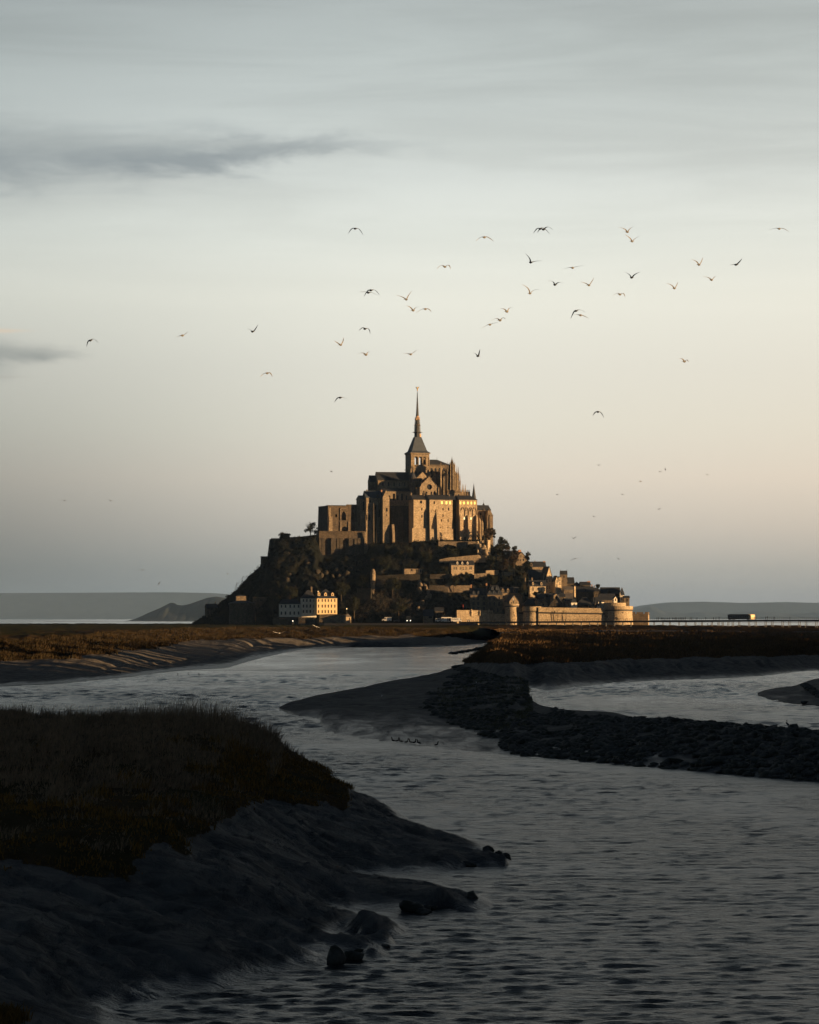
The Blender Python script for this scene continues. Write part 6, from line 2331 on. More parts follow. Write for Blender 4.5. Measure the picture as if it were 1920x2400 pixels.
    house('white box-like house wall with grey roof beside the corner bastion', 1410, 1416.5, 1411, 1427, 1.6, 'side', Y=1935, yaw=14, dep=4, wall='white', name='white_house')
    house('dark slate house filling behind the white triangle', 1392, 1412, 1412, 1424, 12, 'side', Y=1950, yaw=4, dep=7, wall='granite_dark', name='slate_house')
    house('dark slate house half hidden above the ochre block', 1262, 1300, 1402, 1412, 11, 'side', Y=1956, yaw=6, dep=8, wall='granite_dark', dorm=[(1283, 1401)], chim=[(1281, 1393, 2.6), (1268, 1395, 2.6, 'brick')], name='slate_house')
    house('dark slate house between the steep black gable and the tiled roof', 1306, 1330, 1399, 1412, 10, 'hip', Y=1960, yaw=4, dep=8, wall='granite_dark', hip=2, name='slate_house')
    house('white pillar-like stub wall lit below the abbey', 1120, 1129.5, 1268.5, 1278, 1, 'parapet', Y=2012, yaw=18, dep=2, wall='render', name='stub_wall', cat='wall')
    house('taller sunlit stub tower right of the lit rocks', 1143.5, 1149.5, 1265.5, 1292, 1, 'parapet', Y=2010, yaw=18, dep=2.4, wall='render', name='stub_tower', cat='tower')


build_houses()


def bastions_left():
    """walled bastion on the skyline at the left and the box below it"""
    Y = 2040
    f = Frame(P(637, 1292, Y), math.radians(10))
    k = Y / F
    t = thing('skyline_bastion', 'blunt dark walled bastion on the left skyline of the mount, tree on top', 'bastion', f(0, 0, 0))
    mb = MB()
    mb.taper(f, -1.6, f.a_of(672), 0, 10, -4, 29 * k, 1.4, .6)
    mb.build('wall', M['granite_dark'], t)
    mb = MB()
    mb.box(f, -.35, f.a_of(671), .4, 1.0, 29 * k + .01, 30.6 * k)
    mb.build('parapet', M['granite_dark'], t)
    Y = 2035
    f = Frame(P(612.5, 1326, Y), math.radians(8))
    t = thing('lookout_hut', 'small square dark lookout hut below the skyline bastion', 'hut', f(0, 0, 0))
    mb = MB()
    mb.box(f, 0, f.a_of(631), 0, 4, -5, 21 * k)
    mb.build('wall', M['granite_dark'], t)
    mb = MB()
    mb.box(f, -.2, f.a_of(631) + .2, -.2, 4.2, 21 * k + .01, 22.2 * k)
    mb.build('roof', M['slate'], t)
    curtain('skyline_wall', 'dark wall running uphill along the left skyline', [(676, 2045), (700, 2044), (722, 2043), (748, 2040)], [1259, 1258, 1255.5, 1252], 1268, mat='granite_dark', thick=1, cat='wall')
    # netting posts
    prev = None
    labs = ['lowest and leftmost leaning netting post on the left skyline', 'tallest leaning netting post in the middle of three', 'uppermost small netting post beside the scrub']
    for i, (xb, yb, xt, yt) in enumerate(((552.5, 1380, 555, 1365), (564, 1370, 570, 1350.5), (586, 1349, 587, 1340))):
        mb = MB()
        a, b = P(xb, yb, 2040), P(xt, yt, 2040)
        mb.tube(a - Vector((0, 0, 1)), b, .16, .12, 5)
        tag(mb.build('netting_post', M['steel']), labs[i], 'post', 'netting posts on the skyline')
    mb = MB()
    for (x0, y0, x1, y1) in ((555, 1365, 564, 1370), (555, 1365, 549, 1385), (570, 1350.5, 576, 1366), (570, 1350.5, 580, 1362), (570, 1350.5, 555, 1372), (576, 1351, 586, 1346), (555, 1366, 560, 1378), (570, 1351, 584, 1357)):
        mb.tube(P(x0, y0, 2040), P(x1, y1, 2040), .05, .05, 4)
    for i in range(7):
        x = 560 + i * 3.6
        mb.tube(P(x, 1366 - i * 1.7, 2040), P(x + 1.5, 1376 - i * 3.4, 2040), .04, .04, 3)
    tag(mb.build('rock_netting', M['steel'], kind=None), 'fine dark rockfall netting strung between the skyline posts', 'netting')


bastions_left()


def rock_outcrop(name, label, pts, mat='granite', seed=1):
    """craggy boulders: (px, py, Y, size)"""
    rng = np.random.default_rng(seed)
    c = P(pts[0][0], pts[0][1], pts[0][2])
    t = thing(name, label, 'rock', c)
    for (x, y, Yd, s) in pts:
        p = P(x, y, Yd)
        v, f = rock_mesh(rng, 2)
        v = v * np.array([s, s * .9, s * 1.15]) + np.array(p)
        np_object('crag', v, f, M[mat], t)


_ICO = {}


def ico(sub):
    if sub not in _ICO:
        import bmesh
        bm = bmesh.new()
        bmesh.ops.create_icosphere(bm, subdivisions=sub, radius=1)
        v = np.array([x.co[:] for x in bm.verts])
        f = np.array([[q.index for q in fc.verts] for fc in bm.faces])
        bm.free()
        _ICO[sub] = (v, f)
    return _ICO[sub]


def rock_mesh(rng, sub=1):
    v, f = ico(sub)
    v = v.copy()
    # cut by random planes to get flat facets
    for i in range(7):
        n = rng.normal(size=3)
        n /= np.linalg.norm(n)
        d = 0.55 + 0.3 * rng.random()
        s = v @ n - d
        v = v - np.outer(np.clip(s, 0, None), n)
    v *= 1 + 0.10 * rng.normal(size=(len(v), 1))
    return v, f


def Yg(x, y, o=5):
    return mt_ground(x, y) - o


rock_outcrop('lit_crag', 'pale sunlit crag below the white stub wall', [(1127, 1284, 2008, 2.2), (1133, 1289, 2006, 2.4), (1138, 1294, 2004, 2.0), (1130, 1292, 2005, 1.8), (1140, 1299, 2003, 1.6), (1124, 1279, 2010, 1.5), (1135, 1281, 2008, 1.2)], 'granite', 3)
rock_outcrop('lit_crag', 'tall ochre-lit crag in two ribs above the thicket', [(983, 1364, Yg(983, 1364), 1.6), (985, 1372, Yg(985, 1372), 1.8), (983, 1380, Yg(983, 1380), 1.6), (996, 1371, Yg(996, 1371), 1.4), (1000, 1380, Yg(1000, 1380), 1.7), (1004, 1388, Yg(1004, 1388), 1.8), (1006, 1396, Yg(1006, 1396), 1.6), (986, 1387, Yg(986, 1387), 1.4), (1000, 1402, Yg(1000, 1402), 1.3), (990, 1412, Yg(990, 1412), 1.5), (980, 1425, Yg(980, 1425), 1.3)], 'granite_mid', 4)
rock_outcrop('dark_crag', 'dim grey crag under the skyline bastion', [(655, 1285, 2030, 4), (668, 1290, 2026, 5), (680, 1283, 2028, 4.5), (692, 1290, 2024, 4.5), (700, 1280, 2028, 4), (662, 1300, 2022, 4), (676, 1303, 2019, 3.8), (714, 1318, 2012, 3), (722, 1330, 2007, 3)], 'granite_dark', 5)
rock_outcrop('dark_crag', 'dim crags scattered under the cliff wall of the abbey', [(x, y, Yg(x, y, 1.0), 1.5 + .9 * ((x * 7) % 3) / 2) for x, y in ((762, 1322), (771, 1330), (779, 1326), (790, 1338), (800, 1325), (806, 1333), (820, 1335), (829, 1324), (845, 1322), (780, 1352), (745, 1340), (752, 1350), (678, 1345), (674, 1362), (812, 1346), (840, 1338), (765, 1342), (795, 1350))], 'shade_stone', 6)


def build_trees():
    g = 'trees on the mount'
    T = [(667, 1246, 1270, 31, 'rounded dark tree on top of the skyline bastion', 2040, 'round', 'leaf', 1.3),
         (728, 1221, 1262, 31, 'airy thin-leaved tree left of the abbey ruin', 2038, 'round', 'leaf', .7),
         (742, 1236, 1262, 14, 'small tree touching the dark west face of the abbey', 2036, 'round', 'leaf', .7),
         (1147, 1234, 1270, 30, 'spreading tree in front of the abbey\'s right tower', 2030, 'round', 'leaf_b', 1.2),
         (1158, 1238, 1268, 15, 'loose tree on the skyline right of the abbey tower', 2034, 'round', 'leaf', .6),
         (1178, 1257, 1300, 30, 'uppermost tree of the dark grove right of the lit crag', 2026, 'round', 'leaf', 1.0),
         (1189, 1266, 1296, 18, 'wispy tree leaning right at the grove\'s top', 2028, 'round', 'leaf', .6),
         (1166, 1272, 1312, 34, 'broad tree at the grove\'s left edge beside the stub tower', 2014, 'round', 'leaf', 1.2),
         (1190, 1282, 1330, 34, 'deep russet tree in the middle of the grove', 2008, 'round', 'leaf_b', 1.2),
         (1204, 1286, 1340, 26, 'tall russet tree left of the chimneyed gable house', 2004, 'round', 'leaf_b', 1.1),
         (1207, 1276, 1306, 20, 'light feathery tree behind the chimneyed gable house', 2030, 'round', 'leaf', .6),
         (1237, 1292, 1318, 16, 'narrow tree right of the chimneyed gable house', 2022, 'round', 'leaf', .8),
         (1180, 1308, 1345, 30, 'bushy tree over the thin pale coping', 1998, 'round', 'leaf_b', 1.0),
         (1150, 1300, 1338, 30, 'dark bush-like tree above the short ochre wall', 2004, 'round', 'leaf', 1.1),
         (1096, 1341, 1362, 20, 'rounded tree in front of the five-windowed house', 1985, 'round', 'leaf', 1.2),
         (1040, 1326, 1356, 34, 'dark tree left of the five-windowed house', 1992, 'round', 'leaf', 1.1),
         (1064, 1350, 1378, 30, 'dark tree over the brown terraced wall', 1976, 'round', 'leaf', 1.1),
         (1150, 1344, 1375, 34, 'broad tree above the mansard-roofed hotel', 1980, 'round', 'leaf', 1.2),
         (1192, 1346, 1380, 34, 'broad tree above the dormered house', 1985, 'round', 'leaf', 1.2),
         (1222, 1336, 1392, 34, 'dense evergreen left of the sunlit row house', 1986, 'round', 'leaf', 1.3),
         (1226, 1366, 1404, 24, 'evergreen bush-tree right of the dormered house', 1968, 'round', 'leaf', 1.2),
         (1236, 1314, 1350, 26, 'dark tree under the long slate-roofed house', 2004, 'round', 'leaf', 1.1),
         (1262, 1386, 1402, 30, 'low tree hedge below the sunlit row house', 1964, 'round', 'leaf', 1.3),
         (1294, 1388, 1404, 26, 'low tree hedge below the sharp gable house', 1966, 'round', 'leaf', 1.3),
         (1402, 1367, 1380, 12, 'small dark tree on the skyline left of the end house', 1996, 'round', 'leaf', .9),
         (900, 1300, 1345, 44, 'large dark tree under the abbey undercroft', 1998, 'round', 'leaf', 1.2),
         (950, 1278, 1322, 44, 'large dark tree at the foot of the lodging\'s left corner', 2010, 'round', 'leaf', 1.2),
         (1000, 1286, 1330, 42, 'large dark tree below the lodging\'s left wall', 2008, 'round', 'leaf', 1.2),
         (1060, 1284, 1312, 40, 'dark tree between lodging and ramp path', 2010, 'round', 'leaf', 1.2),
         (1100, 1284, 1306, 30, 'dark bushy tree under the lodging\'s right wall', 2010, 'round', 'leaf', 1.1),
         (920, 1352, 1392, 44, 'wide dark tree right of the conical turret', 1976, 'round', 'leaf', 1.2),
         (850, 1345, 1385, 36, 'dark tree left of the conical turret', 1982, 'round', 'leaf', 1.2),
         (800, 1362, 1400, 44, 'dark tree up behind the sunlit hotel', 1976, 'round', 'leaf', 1.2),
         (830, 1396, 1440, 40, 'dark tree right of the sunlit hotel', 1950, 'round', 'leaf', 1.2),
         (935, 1398, 1448, 46, 'dark tree behind the white van', 1948, 'round', 'leaf', 1.0),
         (640, 1388, 1436, 40, 'dark tree left of the shore house', 1966, 'round', 'leaf', 1.2),
         (680, 1372, 1408, 44, 'dark tree above the shore house', 1978, 'round', 'leaf', 1.2),
         (1135, 1238, 1268, 12, 'dark pointed cypress at the abbey\'s right corner', 2022, 'cone', 'leaf', 1.0),
         (1122, 1250, 1272, 13, 'low dark conifer beside the lit stub wall', 2020, 'cone', 'leaf', 1.0)]
    for (x, yt, yb, w, lab, Y, kind, lf, de) in T:
        tree(x, yt, yb, w, lab, Y, kind, lf, de, group=g)


build_trees()
# ------------------------------------------------------------------ vehicles, bridge, people


def wheel(parent, p, r, ax):
    mb = MB()
    p = Vector(p)
    ax = Vector(ax).normalized()
    mb.tube(p - ax * .14, p + ax * .14, r, r, 12)
    w = mb.build('wheel', M['shutter'], parent)
    mb = MB()
    mb.tube(p - ax * .16, p + ax * .16, r * .5, r * .5, 8)
    mb.build('rim', M['steel'], w)


def vehicle(name, label, cat, x0, x1, ybase, hpx, Y, prof, wid, body, yaw=0, wins=(), wheels=(.2, .8), flip=False, stripes=None, group=None, lit_ends=None):
    """prof: side outline in fractions of length and height"""
    fr = Frame(P(x0, ybase, Y), math.radians(yaw))
    L = fr.a_of(x1)
    h = hpx * Y / F
    t = thing(name, label, cat, fr(0, 0, 0), group)
    fx = (lambda q: (1 - q) * L) if flip else (lambda q: q * L)
    mb = MB()
    pts = [(fx(a), .25 + c * (h - .25)) for a, c in prof]
    if flip:
        pts = pts[::-1]
    mb.prism(fr, pts, 0, wid)
    mb.build('body', body, t)
    for (a0, a1, c0, c1) in wins:
        mb = MB()
        q0, q1 = sorted((fx(a0), fx(a1)))
        mb.box(fr, q0, q1, -.03, -.004, .25 + c0 * (h - .25), .25 + c1 * (h - .25))
        mb.build('window', M['glass'], t)
    for q in wheels:
        for b in (.02, wid - .02):
            wheel(t, fr(fx(q), b, .38), .38, fr.w)
    return t, fr, L, h


def build_vehicles():
    white = mat_flat('white_paint', (0.75, 0.74, 0.70), 0.35, 0.5, var=.04)
    dark = mat_flat('dark_paint', (0.03, 0.033, 0.038), 0.3, 0.5, var=.05)
    van = [(0, .0), (1, 0), (1, .95), (.96, 1), (.33, 1), (.25, .86), (.17, .52), (.02, .38), (0, .3)]
    vehicle('parked_van', 'white high-roofed van parked alone below the dark rock, nose left', 'van', 895.5, 917, 1456, 9.6, 1905, van, 2.0, white, -8,
            [(.20, .30, .52, .82), (.34, .42, .55, .82)], (.18, .82))
    car = [(0, 0), (1, 0), (1, .5), (.9, .58), (.75, 1), (.35, 1), (.2, .6), (0, .5)]
    vehicle('parked_car', 'dark car parked right of the white van', 'car', 922, 937, 1457, 5.6, 1906, car, 1.8, dark, 0, [(.3, .5, .6, .92), (.54, .75, .6, .92)], (.2, .8))
    # dark coach seen head-on with its headlights on
    fr = Frame(P(953, 1457.5, 1900), 0)
    W = fr.a_of(963.6)
    t = thing('coach', 'dark coach facing the camera with both headlights on', 'bus', fr(0, 0, 0))
    mb = MB()
    mb.taper(fr, 0, W, 0, 9, .3, 3.3, .08, .05)
    mb.build('body', dark, t)
    mb = MB()
    mb.box(fr, .2, W - .2, -.05, -.01, 1.5, 2.8)
    mb.build('windscreen', M['glass'], t)
    for a in (.35, W - .35):
        mb = MB()
        mb.tube(fr(a, -.08, .75), fr(a, -.01, .75), .26, .26, 10)
        mb.build('headlight', M['lamp'], t)
        wheel(t, fr(a, 1, .4), .45, fr.u)
        wheel(t, fr(a, 7.5, .4), .45, fr.u)
    for a in (-.15, W + .05):
        mb = MB()
        mb.box(fr, a, a + .12, -.25, -.1, 2.3, 2.9)
        mb.build('mirror', dark, t)
    mv = [(0, 0), (1, 0), (1, .85), (.95, 1), (.15, 1), (.08, .9), (0, .5)]
    vehicle('parked_van', 'shaded white minivan left of the lettered white bus', 'van', 1020, 1032.5, 1457.5, 8, 1903, mv, 1.9, white, 0, [(.15, .45, .5, .85), (.5, .9, .5, .85)], (.2, .8))
    bus = [(0, 0), (1, 0), (1, .45), (.965, .92), (.94, 1), (.02, 1), (0, .95)]
    t, fr, L, h = vehicle('parked_bus', 'long white bus with dark lettering parked before the rampart', 'bus', 1034.8, 1060, 1458, 11.5, 1902, bus, 2.4, white, 0,
                          [(.05, .22, .5, .8), (.55, .66, .15, .8), (.70, .84, .15, .8)], (.15, .85))
    t2, fr, L, h = vehicle('parked_truck', 'white box lorry with dark lettering and its cab at the right', 'truck', 1058, 1082, 1458, 10, 1898,
                           [(0, 0), (1, 0), (1, .4), (.95, .5), (.92, .82), (.86, .9), (.86, 1), (0, 1)], 2.3, white, 0, [(.88, .94, .5, .8)], (.12, .86))
    ink = mat_flat('dark_lettering', (0.04, 0.04, 0.045), 0.6)
    # the letters themselves are too small to read in the photograph: dark strokes
    x = fr
    a = .10
    for i, w in enumerate((.055, .05, .06, .03, .055, .06, .05, .04)):
        mb = MB()
        c0, c1 = .25 + .38 * h, .25 + .74 * h
        a0, a1 = a * L, (a + w) * L
        mb.box(fr, a0, a0 + .16, -.02, -.004, c0, c1)
        if i % 3 != 1:
            mb.box(fr, a0 + .165, a1, -.02, -.004, c1 - .17, c1)
        if i % 2 == 0:
            mb.box(fr, a0 + .165, a1, -.02, -.004, c0, c0 + .17)
        mb.box(fr, a0 + .165, a1 - .05, -.02, -.004, (c0 + c1) / 2 - .08, (c0 + c1) / 2 + .08)
        mb.build('lettering', ink, t2)
        a += w + .028
    # low car by the rampart foot
    vehicle('parked_car', 'tiny sunlit white car at the foot of the low rampart', 'car', 1094, 1103, 1457, 4.4, 1915, car, 1.7, white, 0, [(.3, .5, .6, .92), (.54, .75, .6, .92)], (.2, .8))
    # lamp posts
    for (x, yt, yb, Y, lab, on) in ((813, 1427, 1446, 1924, 'street lamp with a pale globe above the orange gatehouse', True), (686.5, 1455.5, 1462, 1925, 'single low glowing light on the shore below the shaded house', True)):
        b = P(x, yb, Y)
        t = thing('street_lamp', lab, 'street lamp', b)
        mb = MB()
        top = P(x, yt, Y)
        mb.tube(b - Vector((0, 0, .5)), top, .09, .05, 6)
        mb.tube(b - Vector((0, 0, .5)), b + Vector((0, 0, .5)), .14, .11, 6)
        mb.build('post', M['steel'], t)
        mb = MB()
        mb.lathe(top - Vector((0, 0, .25)), [(.08, 0), (.26, .12), (.26, .4), (.1, .6), (.02, .66)], 8)
        mb.build('lamp_head', M['glowpale'] if x > 700 else M['lamp'], t)
    # flags
    red = mat_flat('red_cloth', (0.5, 0.05, 0.03), 0.8)
    wh = mat_flat('pale_cloth', (0.7, 0.7, 0.68), 0.8)
    for (x, yt, yb, Y, m, lab) in ((1087, 1416, 1431, 1937, red, 'narrow red banner flag on the low rampart\'s left end'), (1204.3, 1398, 1417, 1928, wh, 'limp white flag on a pole on the slim round tower')):
        b = P(x, yb, Y)
        t = thing('flag', lab, 'flag', b)
        mb = MB()
        mb.tube(b - Vector((0, 0, 1)), P(x, yt, Y), .06, .04, 6)
        mb.build('flagpole', M['steel'], t)
        mb = MB()
        tp = P(x, yt + 1, Y)
        n = 8
        for i in range(n):
            z0, z1 = -i * .32, -(i + 1) * .32
            o0, o1 = .12 * math.sin(i), .12 * math.sin(i + 1)
            w0, w1 = .5 - .02 * i, .5 - .02 * (i + 1)
            mb.hexa([tp + Vector((-.06 - w1, o1, z1)), tp + Vector((-.06, o1 * .3, z1)), tp + Vector((-.06, o1 * .3 + .03, z1)), tp + Vector((-.06 - w1, o1 + .03, z1)),
                     tp + Vector((-.06 - w0, o0, z0)), tp + Vector((-.06, o0 * .3, z0)), tp + Vector((-.06, o0 * .3 + .03, z0)), tp + Vector((-.06 - w0, o0 + .03, z0))])
        mb.build('flag_cloth', m, t)


build_vehicles()


# ------------------------------------------------------------------ footbridge
def deck_pt(px):
    """deck surface along the curving bridge"""
    s = (px - 1090.0) / (1925.0 - 1090.0)
    Y = 1912 - 312 * s ** 0.9 if s > 0 else 1912
    row = 1457.2 - 4.9 * min(1, s * 1.15) if s > 0 else 1457.2
    return P(px, row, Y)


def build_bridge():
    t = thing('footbridge', 'long low causeway bridge on slim piles curving to the mount', 'bridge', deck_pt(1500))
    xs = list(np.linspace(1090, 2300, 120))
    W = 9.0
    mb = MB()
    for a, b in zip(xs[:-1], xs[1:]):
        p, q = deck_pt(a), deck_pt(b)
        up, dn = Vector((0, 0, 0)), Vector((0, 0, -1.0))
        w = Vector((.3, W, 0))
        mb.hexa([p + dn + Vector((0, .8, 0)), q + dn + Vector((0, .8, 0)), q + dn + w - Vector((0, .8, 0)), p + dn + w - Vector((0, .8, 0)), p, q, q + w, p + w])
    mb.build('deck', M['deck'], t)
    for nm, off in (('railing', .15), ('railing', W - .15)):
        mb = MB()
        for a, b in zip(xs[:-1], xs[1:]):
            for h in (1.15, .62):
                p, q = deck_pt(a) + Vector((0, off, h)), deck_pt(b) + Vector((0, off, h))
                mb.tube(p, q, .045 if h > 1 else .025, None, 4, False)
        mb.build(nm, M['steel'], t)
    # posts of the near railing, as separate pieces; those far along are joined
    base = None
    pmesh = None
    for i, x in enumerate(np.linspace(1100, 2300, 250)):
        p = deck_pt(x) + Vector((0, .15, 0))
        if pmesh is None:
            mb = MB()
            mb.box(Frame(p, 0), -.05, .05, -.05, .05, 0, 1.15)
            o = mb.build('railing_post', M['steel'], t)
            pmesh, base = o, p
        else:
            o = pmesh.copy()
            COL.objects.link(o)
            o.parent = t
            o.location = p - base
    px = [1143, 1227, 1295, 1385, 1450, 1541]
    pil = [1500 + u / 4.107 for u in (143, 227, 295, 385, 450, 541, 606, 700, 765, 805, 860, 902, 965, 1060, 1124, 1220, 1285, 1383, 1448, 1547, 1610, 1710)]
    pil += [pil[-1] + 19 * i for i in range(1, 10)]
    pil = [1110 + i * 19.5 for i in range(20)] + pil
    pm = None
    for x in pil:
        p = deck_pt(x)
        for off in (1.2, W - 1.2):
            b = p + Vector((0, off, -1.0))
            if pm is None:
                mb = MB()
                mb.tube(b + Vector((0, 0, -4.5)), b, .17, .17, 8)
                pm = mb.build('pile', M['steel'], t)
                pb = b.copy()
            else:
                o = pm.copy()
                COL.objects.link(o)
                o.parent = t
                o.location = b - pb
    # abutment where it meets the shore
    mb = MB()
    p = deck_pt(1092)
    mb.box(Frame(p, 0), -4, 3, .4, W - .4, -3.2, -.02)
    mb.build('abutment', M['granite_dark'], t)


build_bridge()


def person_mesh():
    """walking adult 1.72 m, one continuous skinned body"""
    me = bpy.data.meshes.new('person')
    J = {'pel': (0, 0, .93), 'ch': (0, 0, 1.30), 'nk': (0, 0, 1.47), 'hd': (.01, 0, 1.56), 'ht': (.02, 0, 1.70),
         'sl': (0, .19, 1.40), 'el': (-.12, .24, 1.14), 'hl': (.02, .24, .90), 'sr': (0, -.19, 1.40), 'er': (.02, -.25, 1.12), 'hr': (.22, -.24, .94),
         'pl': (0, .10, .88), 'kl': (.16, .10, .50), 'al': (.14, .10, .08), 'tl': (.32, .10, .03), 'pr': (0, -.10, .88), 'kr': (-.04, -.10, .48), 'ar': (-.32, -.10, .12), 'tr': (-.20, -.10, .03)}
    E = [('pel', 'ch'), ('ch', 'nk'), ('nk', 'hd'), ('hd', 'ht'), ('ch', 'sl'), ('sl', 'el'), ('el', 'hl'), ('ch', 'sr'), ('sr', 'er'), ('er', 'hr'),
         ('pel', 'pl'), ('pl', 'kl'), ('kl', 'al'), ('al', 'tl'), ('pel', 'pr'), ('pr', 'kr'), ('kr', 'ar'), ('ar', 'tr')]
    Rd = {'pel': .16, 'ch': .17, 'nk': .065, 'hd': .10, 'ht': .085, 'sl': .08, 'el': .055, 'hl': .04, 'sr': .08, 'er': .055, 'hr': .04, 'pl': .11, 'kl': .075, 'al': .05, 'tl': .04, 'pr': .11, 'kr': .075, 'ar': .05, 'tr': .04}
    ks = list(J)
    me.from_pydata([J[k] for k in ks], [(ks.index(a), ks.index(b)) for a, b in E], [])
    o = bpy.data.objects.new('tmp', me)
    COL.objects.link(o)
    md = o.modifiers.new('skin', 'SKIN')
    for i, k in enumerate(ks):
        sv = me.skin_vertices[0].data[i]
        sv.radius = (Rd[k], Rd[k])
        sv.use_root = (k == 'pel')
    md2 = o.modifiers.new('sub', 'SUBSURF')
    md2.levels = 1
    bpy.context.view_layer.update()
    dg = bpy.context.evaluated_depsgraph_get()
    me2 = bpy.data.meshes.new_from_object(o.evaluated_get(dg))
    bpy.data.objects.remove(o)
    me2.name = 'person'
    me2.materials.clear()
    me2.materials.append(M['cloth'])
    return me2


def build_people():
    pm = person_mesh()
    rnd = random.Random(3)

    def person(p, label, group=None, s=1.0):
        o = bpy.data.objects.new('person', pm)
        COL.objects.link(o)
        o.location = p
        o.rotation_euler = (0, 0, rnd.choice((0, math.pi)) + rnd.uniform(-.5, .5))
        o.scale = (s, s, s)
        tag(o, label, 'person', group)
    crowd = [168, 185, 213, 226, 240, 256, 275, 290, 320, 332, 348, 362, 376, 394, 406, 422, 432, 446]
    for u in crowd:
        p = deck_pt(1500 + u / 4.107) + Vector((0, 2 + rnd.random() * 4, 0.01))
        person(p, 'tiny dark walker in the dense crowd on the bridge left of the bus', 'crowd walking on the bridge left of the bus', .98 + .12 * rnd.random())
    singles = [(487, 'first straggler right of the dense crowd on the bridge'), (505, 'second straggler close behind the first, right of the crowd'), (554, 'lone walker well right of the crowd, left half of the gap to the bus'),
               (640, 'lone walker midway between crowd and bus'), (711, 'leftmost of three walkers just left of the bus'), (738, 'middle of three walkers just left of the bus'), (765, 'rightmost of three walkers just left of the bus'),
               (1105, 'walker immediately right of the bus, taller of the pair'), (1122, 'walker immediately right of the bus, right one of the pair'), (1218, 'left walker of the pair far right of the bus'), (1233, 'shorter right walker of the pair far right of the bus'),
               (1298, 'single walker right of the second pair'), (1452, 'rightmost lone walker on the bridge')]
    for u, lab in singles:
        p = deck_pt(1500 + u / 4.107) + Vector((0, 1.5 + rnd.random() * 2, 0.01))
        person(p, lab, 'walkers strung out along the bridge', .93 + .16 * rnd.random())
    person(deck_pt(1440) + Vector((0, 1.5, .01)), 'walker on the bridge in front of the big corner bastion', 'walkers strung out along the bridge')
    person(deck_pt(1325) + Vector((0, 1.5, .01)), 'walker on the bridge by the thick drainpipe of the long wall', 'walkers strung out along the bridge')
    person(G(1659, 1466, 6.3), 'person standing on the flats beneath the bridge')
    for x, lab in ((1190, 'leftmost person on top of the slim round tower'), (1193.5, 'second person from the left on top of the slim round tower'), (1199, 'person beside the flagpole on the slim round tower'), (1210, 'person at the right edge of the slim round tower\'s terrace')):
        person(P(x, 1417, 1929), lab, 'people on the round tower terrace')
    for x, y, Y, lab in ((926, 1462, 1895, 'pedestrian standing near the parked dark car'), (1050, 1459, 1890, 'pedestrian by the lettered bus')):
        person(P(x, y, Y), lab, 'pedestrians on the parking ground')


build_people()


def build_shuttle():
    amber = mat_flat('shuttle_front', (0.75, 0.55, 0.30), 0.4, 0.5, var=.05)
    dark = mat_flat('shuttle_wood', (0.055, 0.045, 0.038), 0.5, 0.4, var=.1)
    p0, p1 = deck_pt(1707), deck_pt(1762)
    fr = Frame(p0 + Vector((0, 3.2, .02)), math.atan2(p1.y - p0.y, p1.x - p0.x))
    L = (p1 - p0).length
    t = thing('shuttle_bus', 'dark shuttle bus with a sunlit amber front end crossing the bridge', 'bus', fr(0, 0, 0))
    h = 2.85
    mb = MB()
    mb.box(fr, .1, L - 1.6, 0, 2.5, .3, 1.25)
    mb.build('body', dark, t)
    mb = MB()
    mb.box(fr, .0, L - .6, -.06, 2.56, 2.45, h)
    mb.box(fr, .8, L - 3, .4, 2.1, h + .005, h + .2)
    mb.build('roof', dark, t)
    for i in range(10):
        a = .1 + (L - 1.8) * i / 9
        mb = MB()
        mb.box(fr, a, a + .14, 0.002, .14, 1.255, 2.445)
        mb.box(fr, a, a + .14, 2.36, 2.498, 1.255, 2.445)
        mb.build('pillar', dark, t)
    mb = MB()
    mb.box(fr, .25, L - 1.7, .05, .06, 1.26, 2.44)
    mb.box(fr, .25, L - 1.7, 2.44, 2.45, 1.26, 2.44)
    gm = mat_flat('tinted_glazing', (0.02, 0.022, 0.025), 0.1, 0.6)
    mb.build('glazing', gm, t)
    mb = MB()
    mb.prism(fr, [(L - 1.6, .3), (L, .3), (L + .12, .9), (L + .02, 1.4), (L - .2, 2.6), (L - .35, h + .05), (L - 1.6, h + .05)], -.07, 2.57)
    mb.build('cab', amber, t)
    mb = MB()
    mb.box(fr, L - 1.3, L - .35, -.09, -.075, 1.4, 2.3)
    mb.build('window', M['glass'], t)
    for a in (1.6, L - 1.9, 3.0, L - 3.2):
        for b in (.02, 2.48):
            wheel(t, fr(a, b, .42), .42, fr.w)


build_shuttle()


# ------------------------------------------------------------------ birds
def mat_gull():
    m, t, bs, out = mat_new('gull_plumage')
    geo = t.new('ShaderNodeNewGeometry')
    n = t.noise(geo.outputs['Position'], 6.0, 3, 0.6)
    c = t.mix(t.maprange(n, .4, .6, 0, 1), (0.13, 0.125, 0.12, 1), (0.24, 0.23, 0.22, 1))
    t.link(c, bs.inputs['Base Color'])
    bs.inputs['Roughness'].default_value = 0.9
    bs.inputs['Specular IOR Level'].default_value = 0.1
    return m


M['gull'] = mat_gull()
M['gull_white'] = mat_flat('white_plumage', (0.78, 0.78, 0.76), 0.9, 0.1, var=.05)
M['duck'] = mat_flat('dark_plumage', (0.035, 0.03, 0.028), 0.9, 0.1)


